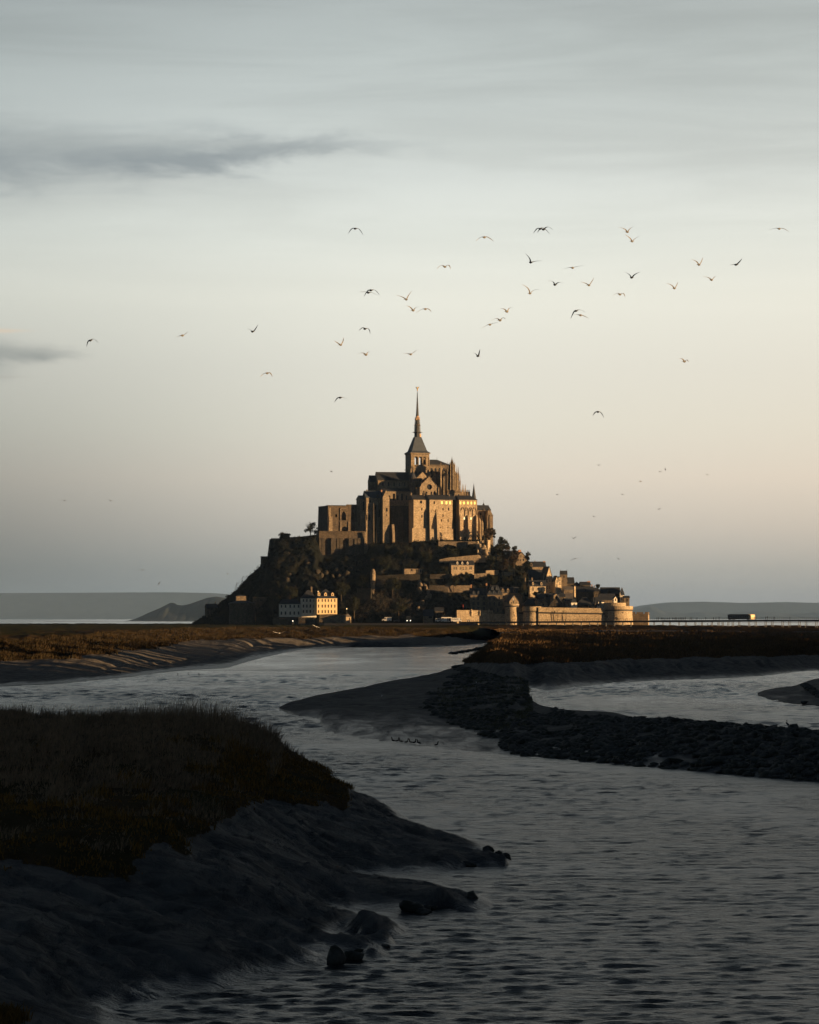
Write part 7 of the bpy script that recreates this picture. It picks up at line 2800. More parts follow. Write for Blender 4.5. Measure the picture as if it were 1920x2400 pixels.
def gull(body, lt, lm, rm, rt, Y, label, group, blen=None, heading=1, mat='gull', name='gull', fat=1.0):
    """one continuous bird; all five points are photo pixels"""
    c = P(body[0], body[1], Y)
    k = Y / F
    span = math.hypot(rt[0] - lt[0], rt[1] - lt[1]) * k
    s = max(span, .75) if blen is None else blen
    L = .42 if blen is None else blen
    mb = MB()
    # body: lathe-like spindle along a slanted axis (mostly away from the camera)
    ax = Vector((heading * .62, .78, .05)).normalized()
    up = Vector((0, 0, 1))
    sd = ax.cross(up).normalized()
    up = sd.cross(ax)
    prof = [(-.52, .008), (-.46, .035), (-.36, .040), (-.22, .085), (-.02, .115), (.18, .105), (.30, .060), (.37, .058), (.43, .045), (.47, .018), (.54, .006)]
    n = 8
    ring = []
    for z, r in prof:
        rr = r * L / .46 * fat
        dz = .03 if z > .3 else 0
        for i in range(n):
            an = 2 * math.pi * i / n
            ring.append(c + ax * (z * L) + sd * (rr * math.cos(an)) + up * (rr * .9 * math.sin(an) + dz * L))
    fs = []
    for q in range(len(prof) - 1):
        for i in range(n):
            j = (i + 1) % n
            fs.append((q * n + i, q * n + j, (q + 1) * n + j, (q + 1) * n + i))
    mb.add(ring, fs)
    # fanned tail
    tl = c - ax * (.45 * L)
    te = c - ax * (.72 * L)
    mb.hexa([tl - sd * .03 - up * .01, tl + sd * .03 - up * .01, te + sd * .08 * L / .42 - up * .005, te - sd * .08 * L / .42 - up * .005,
             tl - sd * .03 + up * .015, tl + sd * .03 + up * .015, te + sd * .08 * L / .42 + up * .005, te - sd * .08 * L / .42 + up * .005])
    # wings: root - wrist - tip, cambered and tapering, with their chord running along the body
    for tip, mid, sg in ((lt, lm, -1), (rt, rm, 1)):
        w = P(mid[0], mid[1], Y + .10)
        e = P(tip[0], tip[1], Y - .18)
        r0 = c + sd * 0 + up * .03 * fat + Vector((sg * .05, 0, 0))
        pts, ch, th = [], [], []
        for i in range(13):
            q = i / 12
            a = (1 - q) ** 2
            b2 = 2 * q * (1 - q)
            cc = q * q
            ctrl = w * 2 - (r0 + e) * .5
            pp = r0 * a + ctrl * b2 + e * cc
            pts.append(pp)
            ch.append(.155 * (1 - q) ** .55 * (1 + .25 * math.sin(q * 3.1)) * L / .42 + .008)
            th.append(.020 * (1 - q) + .004)
        vs, fs = [], []
        for i, pp in enumerate(pts):
            cv = ax * ch[i]
            tz = up * th[i]
            tl_ = up * (ch[i] * .22)
            back = -ax * (.10 * (i / 12) ** 2 * L / .42)
            vs += [pp + cv * .5 + back + tl_ * .4, pp + tz + back, pp - cv * .62 + back - tl_ * .5, pp - tz * .6 + back]
        for i in range(len(pts) - 1):
            for j in range(4):
                k2 = (j + 1) % 4
                fs.append((i * 4 + j, i * 4 + k2, (i + 1) * 4 + k2, (i + 1) * 4 + j))
        fs.append((0, 1, 2, 3))
        m_ = len(pts) - 1
        fs.append((m_ * 4 + 3, m_ * 4 + 2, m_ * 4 + 1, m_ * 4))
        mb.add(vs, fs)
    off = c.copy()
    mb.v = [(x - off[0], y - off[1], z - off[2]) for x, y, z in mb.v]
    o = mb.build(name, M[mat], None, smooth=False)
    o.location = off
    return tag(o, label, 'gull' if name == 'gull' else 'bird', group)


def build_birds():
    def cv(ox, oy, sc, L):
        return [(ox + u / sc, oy + v / sc) for u, v in L]
    Z1, Z2, Z3, Z4, Z5, Z6 = (780, 500, 4.3125), (1080, 500, 4.3125), (1440, 500, 3.594), (120, 720, 2.396), (1200, 900, 2.875), (0, 1180, 2.464)
    big = [
        (Z1, [(227, 155), (150, 207), (190, 157), (268, 163), (300, 222)], 'gull with drooping wings, highest one left of the flock\'s centre'),
        (Z1, [(1533, 242), (1452, 285), (1490, 247), (1575, 243), (1636, 286)], 'gull with shallow drooping wings high above the spire\'s right'),
        (Z1, [(1134, 541), (1058, 567), (1095, 527), (1175, 525), (1200, 567)], 'gull with M-shaped wings above and right of the spire axis'),
        (Z1, [(385, 778), (308, 842), (350, 785), (430, 780), (467, 830)], 'upper gull of the overlapping pair left of the spire axis'),
        (Z1, [(360, 802), (260, 797), (310, 793), (400, 803), (450, 830)], 'lower flatter gull of the overlapping pair left of the spire axis'),
        (Z1, [(743, 871), (643, 827), (700, 843), (768, 830), (810, 782)], 'gull in a wide V, upper left of the three near the spire axis'),
        (Z1, [(813, 982), (745, 932), (785, 948), (842, 953), (885, 943)], 'gull with short raised wings, left of the touching two'),
        (Z1, [(936, 968), (848, 1008), (895, 974), (972, 968), (1005, 998)], 'gull with gently drooping wings, right of the touching two'),
        (Z1, [(325, 1168), (255, 1188), (300, 1155), (362, 1170), (372, 1220)], 'gull with a hooked right wing, alone below the overlapping pair'),
        (Z1, [(80, 1330), (22, 1287), (50, 1308), (105, 1295), (117, 1255)], 'gull with steeply raised V wings, left of the spire'),
        (Z1, [(336, 1430), (252, 1425), (300, 1410), (358, 1404), (387, 1397)], 'gull with level rippled wings, low left of the spire'),
        (Z1, [(788, 1425), (718, 1420), (752, 1416), (825, 1402), (860, 1378)], 'gull with one wing raised right, nearest above the spire tip'),
        (Z1, [(1467, 1443), (1405, 1407), (1440, 1418), (1478, 1410), (1482, 1372)], 'gull braking with upright wings, right of the spire tip'),
        (Z2, [(803, 157), (727, 205), (768, 156), (842, 152), (893, 212)], 'left gull of the interlocked pair at the top of the flock'),
        (Z2, [(836, 163), (765, 198), (800, 160), (880, 138), (925, 168)], 'right gull of the interlocked pair at the top of the flock'),
        (Z2, [(708, 496), (640, 402), (692, 452), (760, 483), (815, 480)], 'gull with a long left wing raised, upper one above the centre right'),
        (Z2, [(1131, 551), (1033, 567), (1090, 550), (1180, 538), (1255, 525)], 'gull gliding with almost flat wings tilted up to the right'),
        (Z2, [(952, 723), (868, 685), (925, 688), (990, 698), (1025, 708)], 'gull with blunt arched wings left of the V gull'),
        (Z2, [(700, 810), (620, 715), (682, 758), (745, 776), (805, 772)], 'gull with a long left wing raised, lower of the two alike'),
        (Z2, [(1296, 727), (1210, 690), (1260, 705), (1325, 692), (1355, 648)], 'gull in a sharp V with a straight right wing'),
        (Z2, [(1610, 820), (1540, 838), (1580, 808), (1648, 812), (1667, 848)], 'gull with a drooping hooked right wing at the flock\'s right centre'),
        (Z2, [(467, 994), (385, 972), (432, 964), (495, 958), (533, 952)], 'topmost of three gulls in a slanting row right of the spire axis'),
        (Z2, [(397, 1082), (315, 1085), (360, 1063), (430, 1055), (460, 1070)], 'middle of three gulls in a slanting row right of the spire axis'),
        (Z2, [(295, 1125), (208, 1165), (260, 1135), (340, 1110), (390, 1103)], 'lowest flat-gliding gull of three in a slanting row'),
        (Z2, [(1163, 987), (1103, 1067), (1138, 1002), (1205, 976), (1255, 1003)], 'upper gull of a stacked pair, left wing hanging down'),
        (Z2, [(1211, 1030), (1140, 1030), (1180, 1023), (1245, 1036), (1300, 1060)], 'lower flat gull of the stacked pair'),
        (Z3, [(110, 157), (40, 117), (85, 130), (135, 128), (170, 112)], 'upper V-winged gull of the two high on the right'),
        (Z3, [(150, 236), (92, 176), (132, 207), (180, 210), (215, 195)], 'lower V-winged gull of the two high on the right'),
        (Z3, [(1389, 130), (1300, 146), (1350, 127), (1430, 130), (1475, 155)], 'gull with broad level wings, farthest top right'),
        (Z3, [(713, 433), (650, 387), (690, 403), (735, 407), (750, 370)], 'gull with raised V wings, left of the two on the far right'),
        (Z3, [(1025, 433), (965, 437), (1000, 431), (1050, 410), (1070, 380)], 'gull with only its right wing raised, far right'),
        (Z3, [(146, 542), (80, 493), (122, 514), (175, 512), (213, 495)], 'V-winged gull alone on the right, below the stacked two'),
        (Z3, [(506, 632), (440, 588), (482, 604), (525, 608), (542, 577)], 'gull with V wings, lower middle of the right group'),
        (Z3, [(819, 561), (748, 533), (792, 540), (842, 540), (860, 527)], 'gull with a long left wing and short right wing, far right'),
        (Z3, [(591, 1248), (542, 1227), (572, 1225), (615, 1235), (630, 1252)], 'small gull with rippled wings alone low on the right'),
        (Z4, [(220, 187), (196, 224), (205, 195), (240, 180), (263, 202)], 'leftmost gull, arched wings, alone in the left sky'),
        (Z4, [(737, 159), (703, 167), (720, 163), (755, 150), (773, 138)], 'gull gliding flat and tilted, second from the left'),
        (Z4, [(1131, 137), (1094, 119), (1115, 126), (1145, 124), (1158, 97)], 'gull in a V with a tall right wing, third from the left'),
        (Z4, [(1213, 371), (1177, 394), (1195, 374), (1232, 370), (1247, 392)], 'gull with drooping wings midway down the left sky'),
        (Z4, [(1623, 508), (1587, 535), (1605, 512), (1640, 507), (1663, 520)], 'gull with drooping wings just left of the statue height'),
        (Z5, [(580, 188), (540, 215), (560, 191), (600, 195), (615, 228)], 'gull with drooping wings low right, above the village'),
    ]
    rnd = random.Random(2)
    for (z, pts, lab) in big:
        q = cv(*z, pts)
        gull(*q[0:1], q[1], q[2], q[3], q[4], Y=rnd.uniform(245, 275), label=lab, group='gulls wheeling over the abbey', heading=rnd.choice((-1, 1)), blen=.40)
    small = [
        (Z4, [(75, 1086), (55, 1082), (66, 1081), (82, 1083), (90, 1088)], 'small distant gull, left of two low over the left bay'),
        (Z4, [(333, 1087), (313, 1073), (325, 1080), (342, 1086), (353, 1088)], 'small distant gull, right of two low over the left bay'),
        (Z4, [(1573, 924), (1562, 916), (1568, 919), (1577, 919), (1582, 930)], 'small gull seen edge-on left of the abbey tower'),
        (Z5, [(584, 547), (570, 542), (577, 544), (590, 545), (598, 541)], 'small V gull high over the village'),
        (Z5, [(997, 591), (986, 594), (992, 590), (1003, 589), (1010, 586)], 'small flat gull, left one of a far pair at right'),
        (Z5, [(1033, 575), (1030, 563), (1032, 569), (1034, 580), (1031, 587)], 'tiny banking gull, right one of a far pair at right'),
        (Z5, [(1316, 611), (1304, 605), (1310, 607), (1322, 609), (1329, 613)], 'small dark gull farthest right in the low sky'),
        (Z5, [(866, 657), (856, 661), (861, 653), (871, 654), (877, 663)], 'small gull with cupped wings right of the church height'),
        (Z5, [(304, 745), (296, 740), (300, 743), (308, 743), (311, 740)], 'tiny chunky gull low above the village left'),
        (Z5, [(744, 744), (731, 742), (738, 740), (750, 743), (757, 750)], 'small gull with one wing dipped, centre of the low right sky'),
        (Z5, [(990, 843), (981, 847), (986, 844), (994, 841), (1000, 834)], 'small slanting gull lower in the right sky'),
        (Z5, [(551, 893), (546, 885), (549, 890), (556, 893), (563, 891)], 'tiny gull just above the village roofs'),
        (Z5, [(416, 1041), (397, 1025), (407, 1034), (425, 1034), (436, 1024)], 'V-winged gull above the long slate-roofed house'),
        (Z5, [(427, 1176), (389, 1192), (408, 1182), (437, 1175), (448, 1175)], 'gull gliding right over the upper village roofs'),
        (Z5, [(719, 1178), (704, 1168), (711, 1173), (727, 1182), (735, 1187)], 'gull slanting down right, alone beyond the village'),
        (Z6, [(825, 384), (800, 387), (812, 382), (833, 382), (842, 384)], 'small flat gull above the headland'),
        (Z6, [(918, 463), (914, 470), (916, 466), (921, 458), (925, 450)], 'small upright banking gull above the headland'),
        (Z6, [(1315, 406), (1308, 402), (1311, 404), (1319, 406), (1323, 407)], 'tiny gull close to the mount\'s left slope'),
    ]
    for (z, pts, lab) in small:
        q = cv(*z, pts)
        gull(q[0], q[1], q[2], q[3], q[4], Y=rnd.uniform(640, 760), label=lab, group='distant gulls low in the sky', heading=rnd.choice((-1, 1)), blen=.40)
    specks = [((76, 1042), 'dark speck of a bird in the far left sky'), ((1274, 1045), 'faint speck of a bird above the village left'), ((713, 1093), 'dark speck of a bird left of the abbey tower'), ((1650, 1230), 'speck of a bird low at far right'),
              ((1531, 1372), 'speck of a bird just right of the village'), ((1579, 1374), 'second speck of a bird right of the village'), ((1735, 1367), 'pair-left speck low over the right hills'), ((1741, 1366), 'pair-right speck low over the right hills')]
    for (x, y), lab in specks:
        gull((x, y), (x - 2.6, y - 1), (x - 1.4, y - 1.2), (x + 1.4, y - 1.2), (x + 2.6, y + .3), Y=1500, label=lab, group='specks of far birds', blen=.5)
    # white gulls low over marsh, mud and stones
    low = [((655, 1484), (640, 1480), (648, 1482.5), (662, 1483), (668, 1479.5), 640, 'white gull skimming the marsh bank, wings spread in a V'), ((742, 1469), (733, 1464), (738, 1467), (747, 1470), (752, 1472.5), 700, 'white gull slanting down before the dark hotels'),
           ((1743, 1772), (1736, 1764), (1740, 1767), (1748, 1776), (1753, 1778), 240, 'white gull flying low over the dark stone bank at right')]
    for b, a1, a2, a3, a4, Y, lab in low:
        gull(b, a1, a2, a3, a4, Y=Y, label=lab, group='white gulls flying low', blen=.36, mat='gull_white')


build_birds()


def standing_bird(p, h, label, cat, mat, name, group=None, long_legs=False, face=1):
    """small standing or floating bird: one continuous shape with neck and bill"""
    mb = MB()
    ax = Vector((face, 0, 0))
    leg = h * (.42 if long_legs else .15)
    body = p + Vector((0, 0, leg + h * .18))
    sl = Vector((face * .75, 0, .66)).normalized() if long_legs else Vector((face, 0, .12)).normalized()
    L = h * (.42 if long_legs else .75)
    up = Vector((-sl.z * face, 0, abs(sl.x)))
    prof = [(-.62, .01), (-.5, .05), (-.25, .14), (0, .19), (.25, .17), (.42, .10), (.5, .04)]
    n = 8
    ring, fs = [], []
    for z, r in prof:
        for i in range(n):
            an = 2 * math.pi * i / n
            ring.append(body + sl * z * L + up * (r * L * math.sin(an)) + Vector((0, r * L * .85 * math.cos(an), 0)))
    for q in range(len(prof) - 1):
        for i in range(n):
            j = (i + 1) % n
            fs.append((q * n + i, q * n + j, (q + 1) * n + j, (q + 1) * n + i))
    mb.add(ring, fs)
    nk = body + sl * L * .42
    hd = p + Vector((face * h * (.10 if long_legs else .42), 0, h * .93))
    md = nk.lerp(hd, .5) + Vector((-face * h * .03, 0, 0))
    r = h * (.035 if long_legs else .09)
    mb.tube(nk, md, r * 1.3, r, 7)
    mb.tube(md, hd, r, r * .9, 7)
    mb.lathe(hd - Vector((0, 0, r)), [(r * .4, 0), (r * 1.35, r * .6), (r * 1.35, r * 1.4), (r * .4, r * 2.2)], 7)
    mb.tube(hd, hd + Vector((face * h * (.15 if long_legs else .12), 0, -.01)), r * .7, r * .1, 5)
    for s in (-1, 1):
        mb.tube(body + Vector((0, s * .04 * h, -.08 * h)), p + Vector((0, s * .05 * h, -.08)), h * .012 + .004, h * .012 + .004, 4)
    o = mb.build(name, M[mat])
    return tag(o, label, cat, group)


def build_waders():
    m = mat_flat('heron_plumage', (0.10, 0.105, 0.11), 0.9, 0.1)
    M['heron'] = m
    standing_bird(G(1847, 1714, 1.72), .92, 'grey heron standing upright on the stone bank at right', 'heron', 'heron', 'heron', long_legs=True, face=-1)
    standing_bird(G(892, 1637, .75), .42, 'white gull standing on the mud spit', 'gull', 'gull_white', 'gull')
    standing_bird(G(1119, 1604, 1.45), .38, 'white gull standing among the dark stones', 'gull', 'gull_white', 'gull', face=-1)
    xs = [(923, 1739.5), (930, 1740), (941, 1741), (952, 1742.5), (964, 1743), (970, 1743.5), (983, 1745), (1022, 1749.5)]
    labs = ['leftmost', 'second from left', 'third from left', 'fourth from left', 'fifth from left', 'sixth from left', 'seventh from left', 'rightmost, set apart']
    for i, ((x, y), l) in enumerate(zip(xs, labs)):
        standing_bird(G(x, y, .03), .42, 'dark duck on the spit\'s wet edge, %s of eight' % l, 'duck', 'duck', 'duck', 'ducks at the edge of the spit', face=1 if i % 2 else -1)
    for (x, y), l in zip([(418.6, 1584), (443, 1582.5), (466.8, 1582)], ['left', 'middle', 'right']):
        standing_bird(G(x, y, -.08), .45, 'dark duck floating on the far river bend, %s of three' % l, 'duck', 'duck', 'duck', 'ducks floating on the river bend', face=-1)
    for (x, y), l in zip([(276, 1583), (282, 1586)], ['left', 'right']):
        standing_bird(G(x, y, .05), 1.0, 'dark cormorant-like bird at the left waterline, %s of two' % l, 'bird', 'duck', 'wading_bird', 'birds at the left waterline', long_legs=True)
    standing_bird(G(896, 1529, -.05), .6, 'lone dark duck far up the river', 'duck', 'duck', 'duck', face=-1)


build_waders()
# ------------------------------------------------------------------ grass, stones, added shade wood


def blade_cloud(base, hgt, wid, lean, rng, n_seg=2):
    """upright tapering blades -> verts, faces (tris); base (n,3)"""
    n = len(base)
    an = rng.random(n) * 2 * np.pi
    w = np.stack([np.cos(an), np.sin(an), np.zeros(n)], -1) * (wid * (0.6 + 0.8 * rng.random(n)))[:, None]
    h = hgt * (0.5 + 0.9 * rng.random(n))
    tip = np.stack([lean[0] * h + rng.normal(size=n) * h * .28, lean[1] * h + rng.normal(size=n) * h * .28, h], -1)
    mid = tip * np.array([.35, .35, .6])
    v = np.stack([base - w, base + w, base + mid + w * .7, base + mid - w * .7, base + tip], 1).reshape(-1, 3)
    i = (np.arange(n) * 5)[:, None]
    f = np.concatenate([i + np.array([[0, 1, 2]]), i + np.array([[0, 2, 3]]), i + np.array([[3, 2, 4]])], 0)
    return v, f


def mat_grass(name, a, b, c2):
    m, t, bs, out = mat_new(name)
    geo = t.new('ShaderNodeNewGeometry')
    p = geo.outputs['Position']
    n1 = t.noise(p, 0.35, 3, 0.6)
    n2 = t.noise(p, 3.0, 3, 0.6)
    c = t.mix(t.maprange(n1, 0.38, 0.62, 0, 1), a + (1,), b + (1,))
    c = t.mix(t.maprange(n2, 0.45, 0.65, 0, 1), c, c2 + (1,))
    t.link(c, bs.inputs['Base Color'])
    bs.inputs['Roughness'].default_value = 0.9
    bs.inputs['Specular IOR Level'].default_value = 0.08
    return m


M['dry_grass'] = mat_grass('dry_marsh_grass', (0.38, 0.26, 0.16), (0.25, 0.175, 0.11), (0.12, 0.095, 0.06))
M['orange_grass'] = mat_grass('orange_glasswort', (0.32, 0.17, 0.035), (0.19, 0.11, 0.03), (0.08, 0.062, 0.025))
M['far_grass'] = mat_grass('far_marsh_grass', (0.055, 0.036, 0.019), (0.034, 0.028, 0.015), (0.018, 0.018, 0.011))  # tone lowered to stand in for shade missing on the left bank
M['right_grass'] = mat_grass('brown_marsh_grass', (0.22, 0.135, 0.065), (0.13, 0.085, 0.045), (0.065, 0.05, 0.03))


M['weed'] = mat_grass('dark_weed', (0.16, 0.15, 0.09), (0.10, 0.10, 0.06), (0.06, 0.06, 0.04))


def build_grass():
    rng = np.random.default_rng(21)
    X, Y, Z, grass, px, py = TERR['fore']
    m = (grass > 0.5) & (px > -150) & (px < 860) & (py < 2480)
    w = m * (np.gradient(Y, axis=0))
    w[:, 1:] *= np.diff(X, axis=1)[:, :]
    idx = np.flatnonzero(m)
    pr = w.ravel()[idx]
    pr = pr / pr.sum()
    n = 150000
    pick = rng.choice(idx, n, p=pr)
    bx = X.ravel()[pick] + rng.normal(size=n) * .12
    by = Y.ravel()[pick] + rng.normal(size=n) * .12
    bz = Z.ravel()[pick] - .03
    tuft = fbm(bx / 0.9, by / 1.5, 3, 201)
    keep = tuft > -.20 + .08 * rng.random(n)
    bx, by, bz, tuft, pick = bx[keep], by[keep], bz[keep], tuft[keep], pick[keep]
    ppx, ppy = px.ravel()[pick], py.ravel()[pick]
    # heather-like orange plants along the right shoulder and the lower edge
    tall = np.clip(1.0 - (ppx - 640) / 60, 0.0, 1) * np.clip((1990 - ppy) / 150, .25, 1)
    hgt = (0.08 + 0.85 * np.clip(tuft * 2.6 + .3, 0, 1) ** 1.5) * (.4 + .6 * tall)
    hgt = hgt + .35 * ((ppx > 520) & (ppx < 650) & (ppy < 1790)) * np.clip(tuft * 4 + .6, 0, 1)
    nz_ = fbm(bx / 2.5, by / 4, 3, 8)
    isor = ((ppx > 500 + nz_ * 420) & (ppy > 1768 + nz_ * 120)) | (ppy > 1900 + nz_ * 420)
    base = np.stack([bx, by, bz], -1)
    v, f = blade_cloud(base[~isor], hgt[~isor], 0.020, (.18, 0), rng)
    np_object('marsh_grass', v, f, M['dry_grass'], kind='stuff')
    v, f = blade_cloud(base[isor], hgt[isor] * .6 + .05, 0.024, (.05, 0), rng)
    np_object('glasswort', v, f, M['orange_grass'], kind='stuff')
    # weed and short sea-grass among the stones of the spit's back
    V2, T2, U2 = TERR['spit']
    x2, y2, z2 = V2[..., 0], V2[..., 1], V2[..., 2]
    p2, q2 = 960 + x2 / y2 * F, YH + (H - z2) / y2 * F
    lf = np.interp(q2, [1560, 1575, 1600, 1640, 1655, 1690, 1710], [1090, 1085, 1062, 1020, 1005, 1060, 1125]) + 70 * fbm(x2 / 2.5, y2 / 10, 3, 89)
    mm = (p2 > lf) & (p2 < 1245) & (q2 > 1566) & (q2 < 1712 + 60 * fbm(x2 / 2, y2 / 6, 2, 87)) & (T2 > .01) & (z2 > .15) & (fbm(x2 / 1.2, y2 / 5, 3, 88) > .03)
    ii = rng.choice(np.flatnonzero(mm), 7000)
    bb = np.stack([x2.ravel()[ii] + rng.normal(size=7000) * .2, y2.ravel()[ii] + rng.normal(size=7000) * .4, z2.ravel()[ii]], -1)
    v, f = blade_cloud(bb, .14 + .22 * rng.random(7000), .035, (.1, 0), rng)
    np_object('sea_weed', v, f, M['weed'], kind='stuff')
    # tall seeded stems on the far edge of the turf, against the river
    e = (grass > .5) & (px > 180) & (px < 660) & (Z > 2.1) & (Y > 170)
    edge = np.argmax(np.where(e, Y, -1), axis=0)
    cols = np.flatnonzero((np.where(e, Y, -1).max(0) > 0))
    k = 5200
    ci = rng.choice(cols, k)
    d = (rng.random(k) ** 1.6 * 26).astype(int)
    ri = np.clip(edge[ci] - d - 6, 0, X.shape[0] - 1)
    base = np.stack([X[ri, ci] + rng.normal(size=k) * .1, Y[ri, ci] + rng.normal(size=k) * .15, Z[ri, ci]], -1)
    pxs = px[ri, ci]
    env = np.interp(pxs, [180, 260, 330, 430, 560, 640], [.35, .65, 1.0, 1.25, 1.1, .75])
    v, f = blade_cloud(base, (.95 * env) * (0.6 + .7 * rng.random(k)), 0.013, (.15, 0), rng)
    np_object('tall_grass', v, f, M['dry_grass'], kind='stuff')
    # marsh edges in the middle distance
    for nm, key, r0, r1, n, h, xm in (('bank_grass', 'left', 2.8, 4.12, 60000, .85, 62), ('right_bank_grass', 'right', 2.9, 5.9, 80000, .7, 400)):
        V, R, g = TERR[key]
        Xv, Yv, Zv = V[..., 0], V[..., 1], V[..., 2]
        pxx = 960 + Xv / Yv * F
        mm = (R > r0) & (R < r1) & (g > .45) & (pxx > -100) & (pxx < 2050)
        idx = np.flatnonzero(mm)
        wgt = 1.0 / Yv.ravel()[idx] ** 1.2
        pick = rng.choice(idx, n, p=wgt / wgt.sum())
        yy = Yv.ravel()[pick]
        b = np.stack([Xv.ravel()[pick] + rng.normal(size=n) * .35, yy + rng.normal(size=n) * 1.5, Zv.ravel()[pick] - .05], -1)
        tf = fbm(b[:, 0] / 3.0, yy / 14, 3, 210)
        sc = np.clip(yy / 700, .7, 2.0)
        v, f = blade_cloud(b, h * (.35 + 1.5 * np.clip(tf + .25, 0, 1)), .05 * sc[0] if False else 0.06, (.1, 0), rng)
        np_object(nm, v, f, M['far_grass'] if key == 'left' else M['right_grass'], kind='stuff')
    # bottom-left corner tussock
    b = np.array(G(10, 2390, 1.25))
    n = 4000
    base = b + np.stack([rng.normal(size=n) * .28 - .25, rng.normal(size=n) * .5, np.zeros(n) - .05], -1)
    v, f = blade_cloud(base, np.full(n, .28), .014, (.05, 0), rng)
    np_object('corner_tussock', v, f, M['orange_grass'], kind='stuff')


build_grass()


def mat_boulder():
    m, t, bs, out = mat_new('weedy_boulders')
    geo = t.new('ShaderNodeNewGeometry')
    p = geo.outputs['Position']
    oi = t.new('ShaderNodeObjectInfo')
    n1 = t.noise(p, 0.9, 4, 0.65)
    n2 = t.noise(p, 7.0, 4, 0.6)
    c = t.mix(t.maprange(n1, 0.42, 0.6, 0, 1), (0.034, 0.037, 0.027, 1), (0.115, 0.110, 0.100, 1))
    c = t.mix(t.maprange(n2, 0.5, 0.65, 0, .5), c, (0.018, 0.020, 0.012, 1))
    t.link(c, bs.inputs['Base Color'])
    bs.inputs['Roughness'].default_value = 0.75
    bs.inputs['Specular IOR Level'].default_value = 0.3
    bump(t, bs, n2, .03, .8)
    return m


M['boulder'] = mat_boulder()


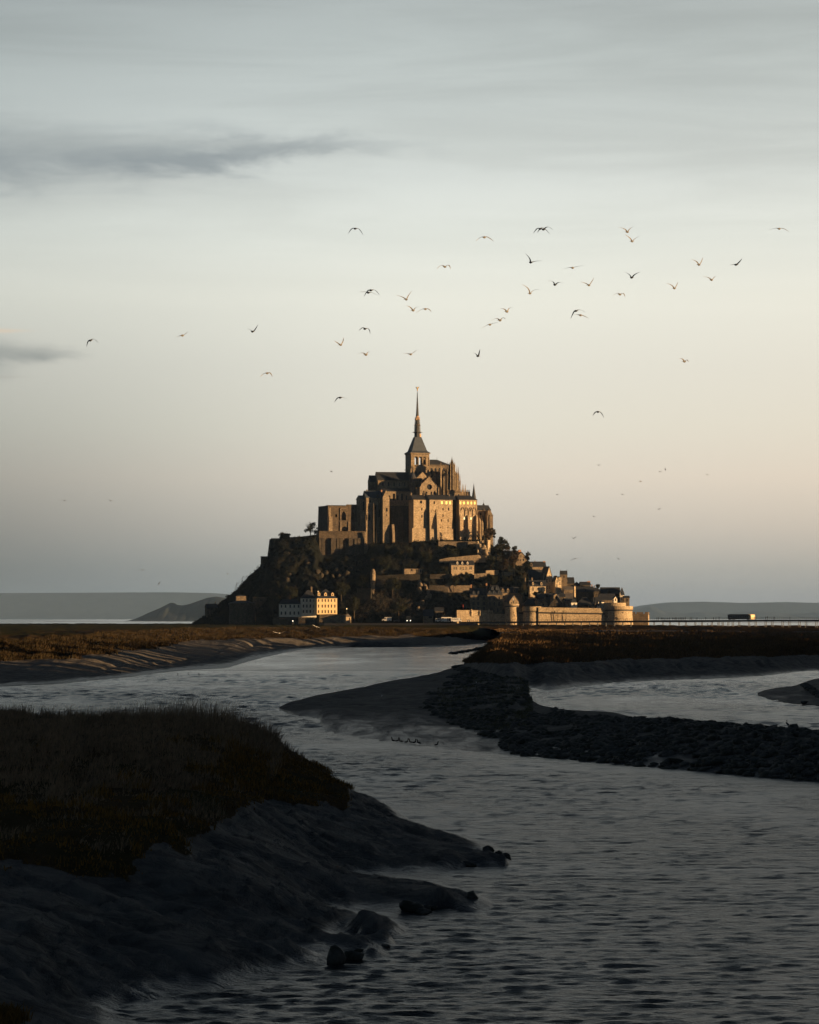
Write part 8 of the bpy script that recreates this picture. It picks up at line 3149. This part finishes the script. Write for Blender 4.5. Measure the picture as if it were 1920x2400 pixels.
def build_stones():
    rng = np.random.default_rng(31)
    V, T, U = TERR['spit']
    X, Y, Z = V[..., 0], V[..., 1], V[..., 2]
    px = 960 + X / Y * F
    py = YH + (H - Z) / Y * F
    # where the stones lie, in the photograph's columns and rows
    left = np.interp(py, [1560, 1575, 1600, 1640, 1655, 1690, 1710, 1735, 1765, 1800, 1840], [1085, 1075, 1050, 1000, 985, 1045, 1110, 1170, 1200, 1280, 1400])
    m = (px > left + 25 * fbm(X / 2, Y / 9, 3, 301) * 2) & (px < 2050) & (Z > -0.12) & (T > .01) & (T < 1.02)
    bare = ((px > 1270) & (px < 1370) & (py > 1700) & (py < 1735) & (fbm(X / 3, Y / 8, 2, 305) > -.1)) | ((px > 1235) & (px < 1300) & (py < 1672)) | ((px > 1345) & (px < 1460) & (py < 1680))
    m &= ~bare
    m &= (fbm(X / 1.6, Y / 5.0, 3, 307) > np.where(py < 1665, .0, -.16))
    dX = np.abs(np.gradient(X, axis=1)) + 1e-6
    dY = np.abs(np.gradient(Y, axis=0)) + 1e-6
    w = (dX * dY * m).ravel()
    idx = np.flatnonzero(w > 0)
    n = 7000
    wt = w[idx] * (260.0 / Y.ravel()[idx]) ** 1.5
    pick = rng.choice(idx, n, p=wt / wt.sum())
    pos = np.stack([X.ravel()[pick], Y.ravel()[pick], Z.ravel()[pick]], -1)
    size = (0.10 + 0.38 * rng.random(n) ** 2.4) * np.where(pos[:, 1] > 330, 1.25, 1.0)
    app = size / pos[:, 1]
    order = np.argsort(-app)
    root = thing('stone_bank', 'long bank of dark weedy boulders running right across the mud spit', 'stone bank', Vector(tuple(pos[order[0]])))
    protos = [rock_mesh(rng, 1) for i in range(8)]
    meshes = []
    for v, f in protos:
        o = np_object('stone', v + np.array(root.location), f, M['boulder'], root)
        meshes.append(o.data)
        bpy.data.objects.remove(o)
    off = np.array(root.location)
    for i in order[:300]:
        o = bpy.data.objects.new('stone', meshes[int(rng.integers(8))])
        COL.objects.link(o)
        o.parent = root
        o.location = Vector(tuple(pos[i] - off)) + Vector((0, 0, size[i] * .18))
        o.scale = (size[i] * (1 + .5 * rng.random()), size[i] * (1 + .4 * rng.random()), size[i] * (.55 + .25 * rng.random()))
        o.rotation_euler = (rng.normal() * .25, rng.normal() * .25, rng.random() * 6.28)
    vs, fs, b = [], [], 0
    for i in order[300:]:
        v, f = protos[int(rng.integers(8))]
        a = rng.random() * 6.28
        R = np.array([[math.cos(a), -math.sin(a), 0], [math.sin(a), math.cos(a), 0], [0, 0, 1]])
        q = (v @ R.T) * size[i] * np.array([1.3, 1.2, .65]) + pos[i] + np.array([0, 0, size[i] * .08])
        vs.append(q)
        fs.append(f + b)
        b += len(q)
    np_object('stones', np.concatenate(vs), np.concatenate(fs), M['boulder'], root, kind='stuff')
    # stone tongues and single rocks elsewhere
    L = [(1106, 2120, 0.0, .30, .34, 'single upright boulder in the water off the second mud spur'), (787, 2262, 0, .33, .44, 'dark upright boulder at the lowest mud spur'), (825, 2250, 0, .40, .20, 'flat boulder lying right of the dark upright one'),
         (905, 2222, .0, .18, .10, 'small flat rock at the tip of the third spur'), (840, 2236, 0.0, .25, .13, 'low rock just above the flat boulder'), (1063, 2110, .1, .22, .16, 'rock behind the single upright boulder'), (1080, 2117, .03, .14, .12, 'small rock touching the upright boulder'),
         (1145, 1998, .25, .30, .22, 'rounded rock on the ridge near the spit tip'), (1170, 2006, .1, .24, .18, 'rock second from the mud bank\'s tip'), (1186, 2007, .03, .20, .12, 'flat rock at the mud bank\'s very tip'), (1192, 2016, 0, .18, .12, 'lowest rock at the mud bank\'s tip'),
         (1090, 2030, .02, .30, .16, 'wet rock under the first spur'), (1105, 2033, 0, .22, .14, 'smaller wet rock under the first spur\'s right'),
         (955, 2133, .1, .34, .26, 'left boulder of the heap below the second spur'), (972, 2138, .05, .36, .24, 'middle boulder of the heap below the second spur'), (990, 2143, 0, .32, .18, 'right boulder of the heap below the second spur'), (1000, 2132, .05, .22, .14, 'small rock right of the heap'),
         (1013, 2131, .03, .20, .12, 'outermost small rock right of the heap')]
    for i, (x, y, z, w_, h_, lab) in enumerate(L):
        g = G(x, y, z)
        v, f = rock_mesh(rng, 2)
        v = v * np.array([w_, w_ * .9, h_])
        o = np_object('boulder', v, f, M['boulder'])
        o.location = g + Vector((0, 0, h_ * .45))
        tag(o, lab, 'boulder', 'boulders along the near mud bank')
    # far stone tongues
    for nm, lab, cs in (('stone_tongue', 'low tongue of dark stones in the river above the spit', [(1058 + i * 4.6, 1531 - i * .85 + (i % 3), .2 + .02 * i) for i in range(20)]),
                        ('stone_heap', 'small heap of dark stones at the foot of the right marsh', [(1066 + i * 2.3, 1565 - i * .5, .5) for i in range(9)]),
                        ('stone_heap', 'stone heap on the sand bar at the far right edge', [(1884 + 62 * ((i * .618) % 1), 1646 - 44 * ((i * .381) % 1) ** 1.0, .35 + 1.25 * ((i * .381) % 1)) for i in range(54)])):
        g0 = G(*cs[0])
        r = thing(nm, lab, 'stones', g0)
        for (x, y, z) in cs:
            g = G(x, y, z)
            s = rng.uniform(.5, .9) if 'tongue' in nm or x < 1100 else rng.uniform(.35, .6)
            o = bpy.data.objects.new('stone', meshes[int(rng.integers(8))])
            COL.objects.link(o)
            o.parent = r
            o.location = g - g0
            o.scale = (s * 1.5, s * 1.5, s * .7)
            o.rotation_euler = (0, 0, rng.random() * 6)


build_stones()


def build_shade_wood():
    """added wooded dyke, out of view on the right, put there to shade the near river"""
    rng = np.random.default_rng(41)
    fr = Frame((0, 0, 0), 0)
    mb = MB()
    n = 48
    for i in range(n):
        y0, y1 = -420 + i * 40.0, -420 + (i + 1) * 40.0
        xa0, xa1 = shade_dyke_x(y0), shade_dyke_x(y1)
        mb.poly((xa0, y0, -.5), (xa1, y1, -.5), (xa1 + 10, y1, 5), (xa0 + 10, y0, 5))
        mb.poly((xa0 + 10, y0, 5), (xa1 + 10, y1, 5), (xa1 + 90, y1, 5), (xa0 + 90, y0, 5))
    tag(mb.build('added_shade_dyke', M['mud']), kind='structure')
    cs, rs = [], []
    for i in range(2200):
        y = -400 + 1850 * rng.random() ** 1.5
        x = shade_dyke_x(y) + 16 + 40 * rng.random()
        h = 3 + 19 * rng.random()
        cs.append((x, y, 5 + h * (.75 if i % 2 else .35)))
        rs.append(4.0 + 2 * rng.random())
    v, f = leaf_cloud(cs, rs, 62, 2.2, rng, 1.15)
    np_object('added_shade_wood', v, f, M['leaf'], kind='stuff')  # unseen trees added only to cast shade over bank and marsh


def shade_dyke_x(y):
    return 45 + max(0, y) * 0.20


build_shade_wood()
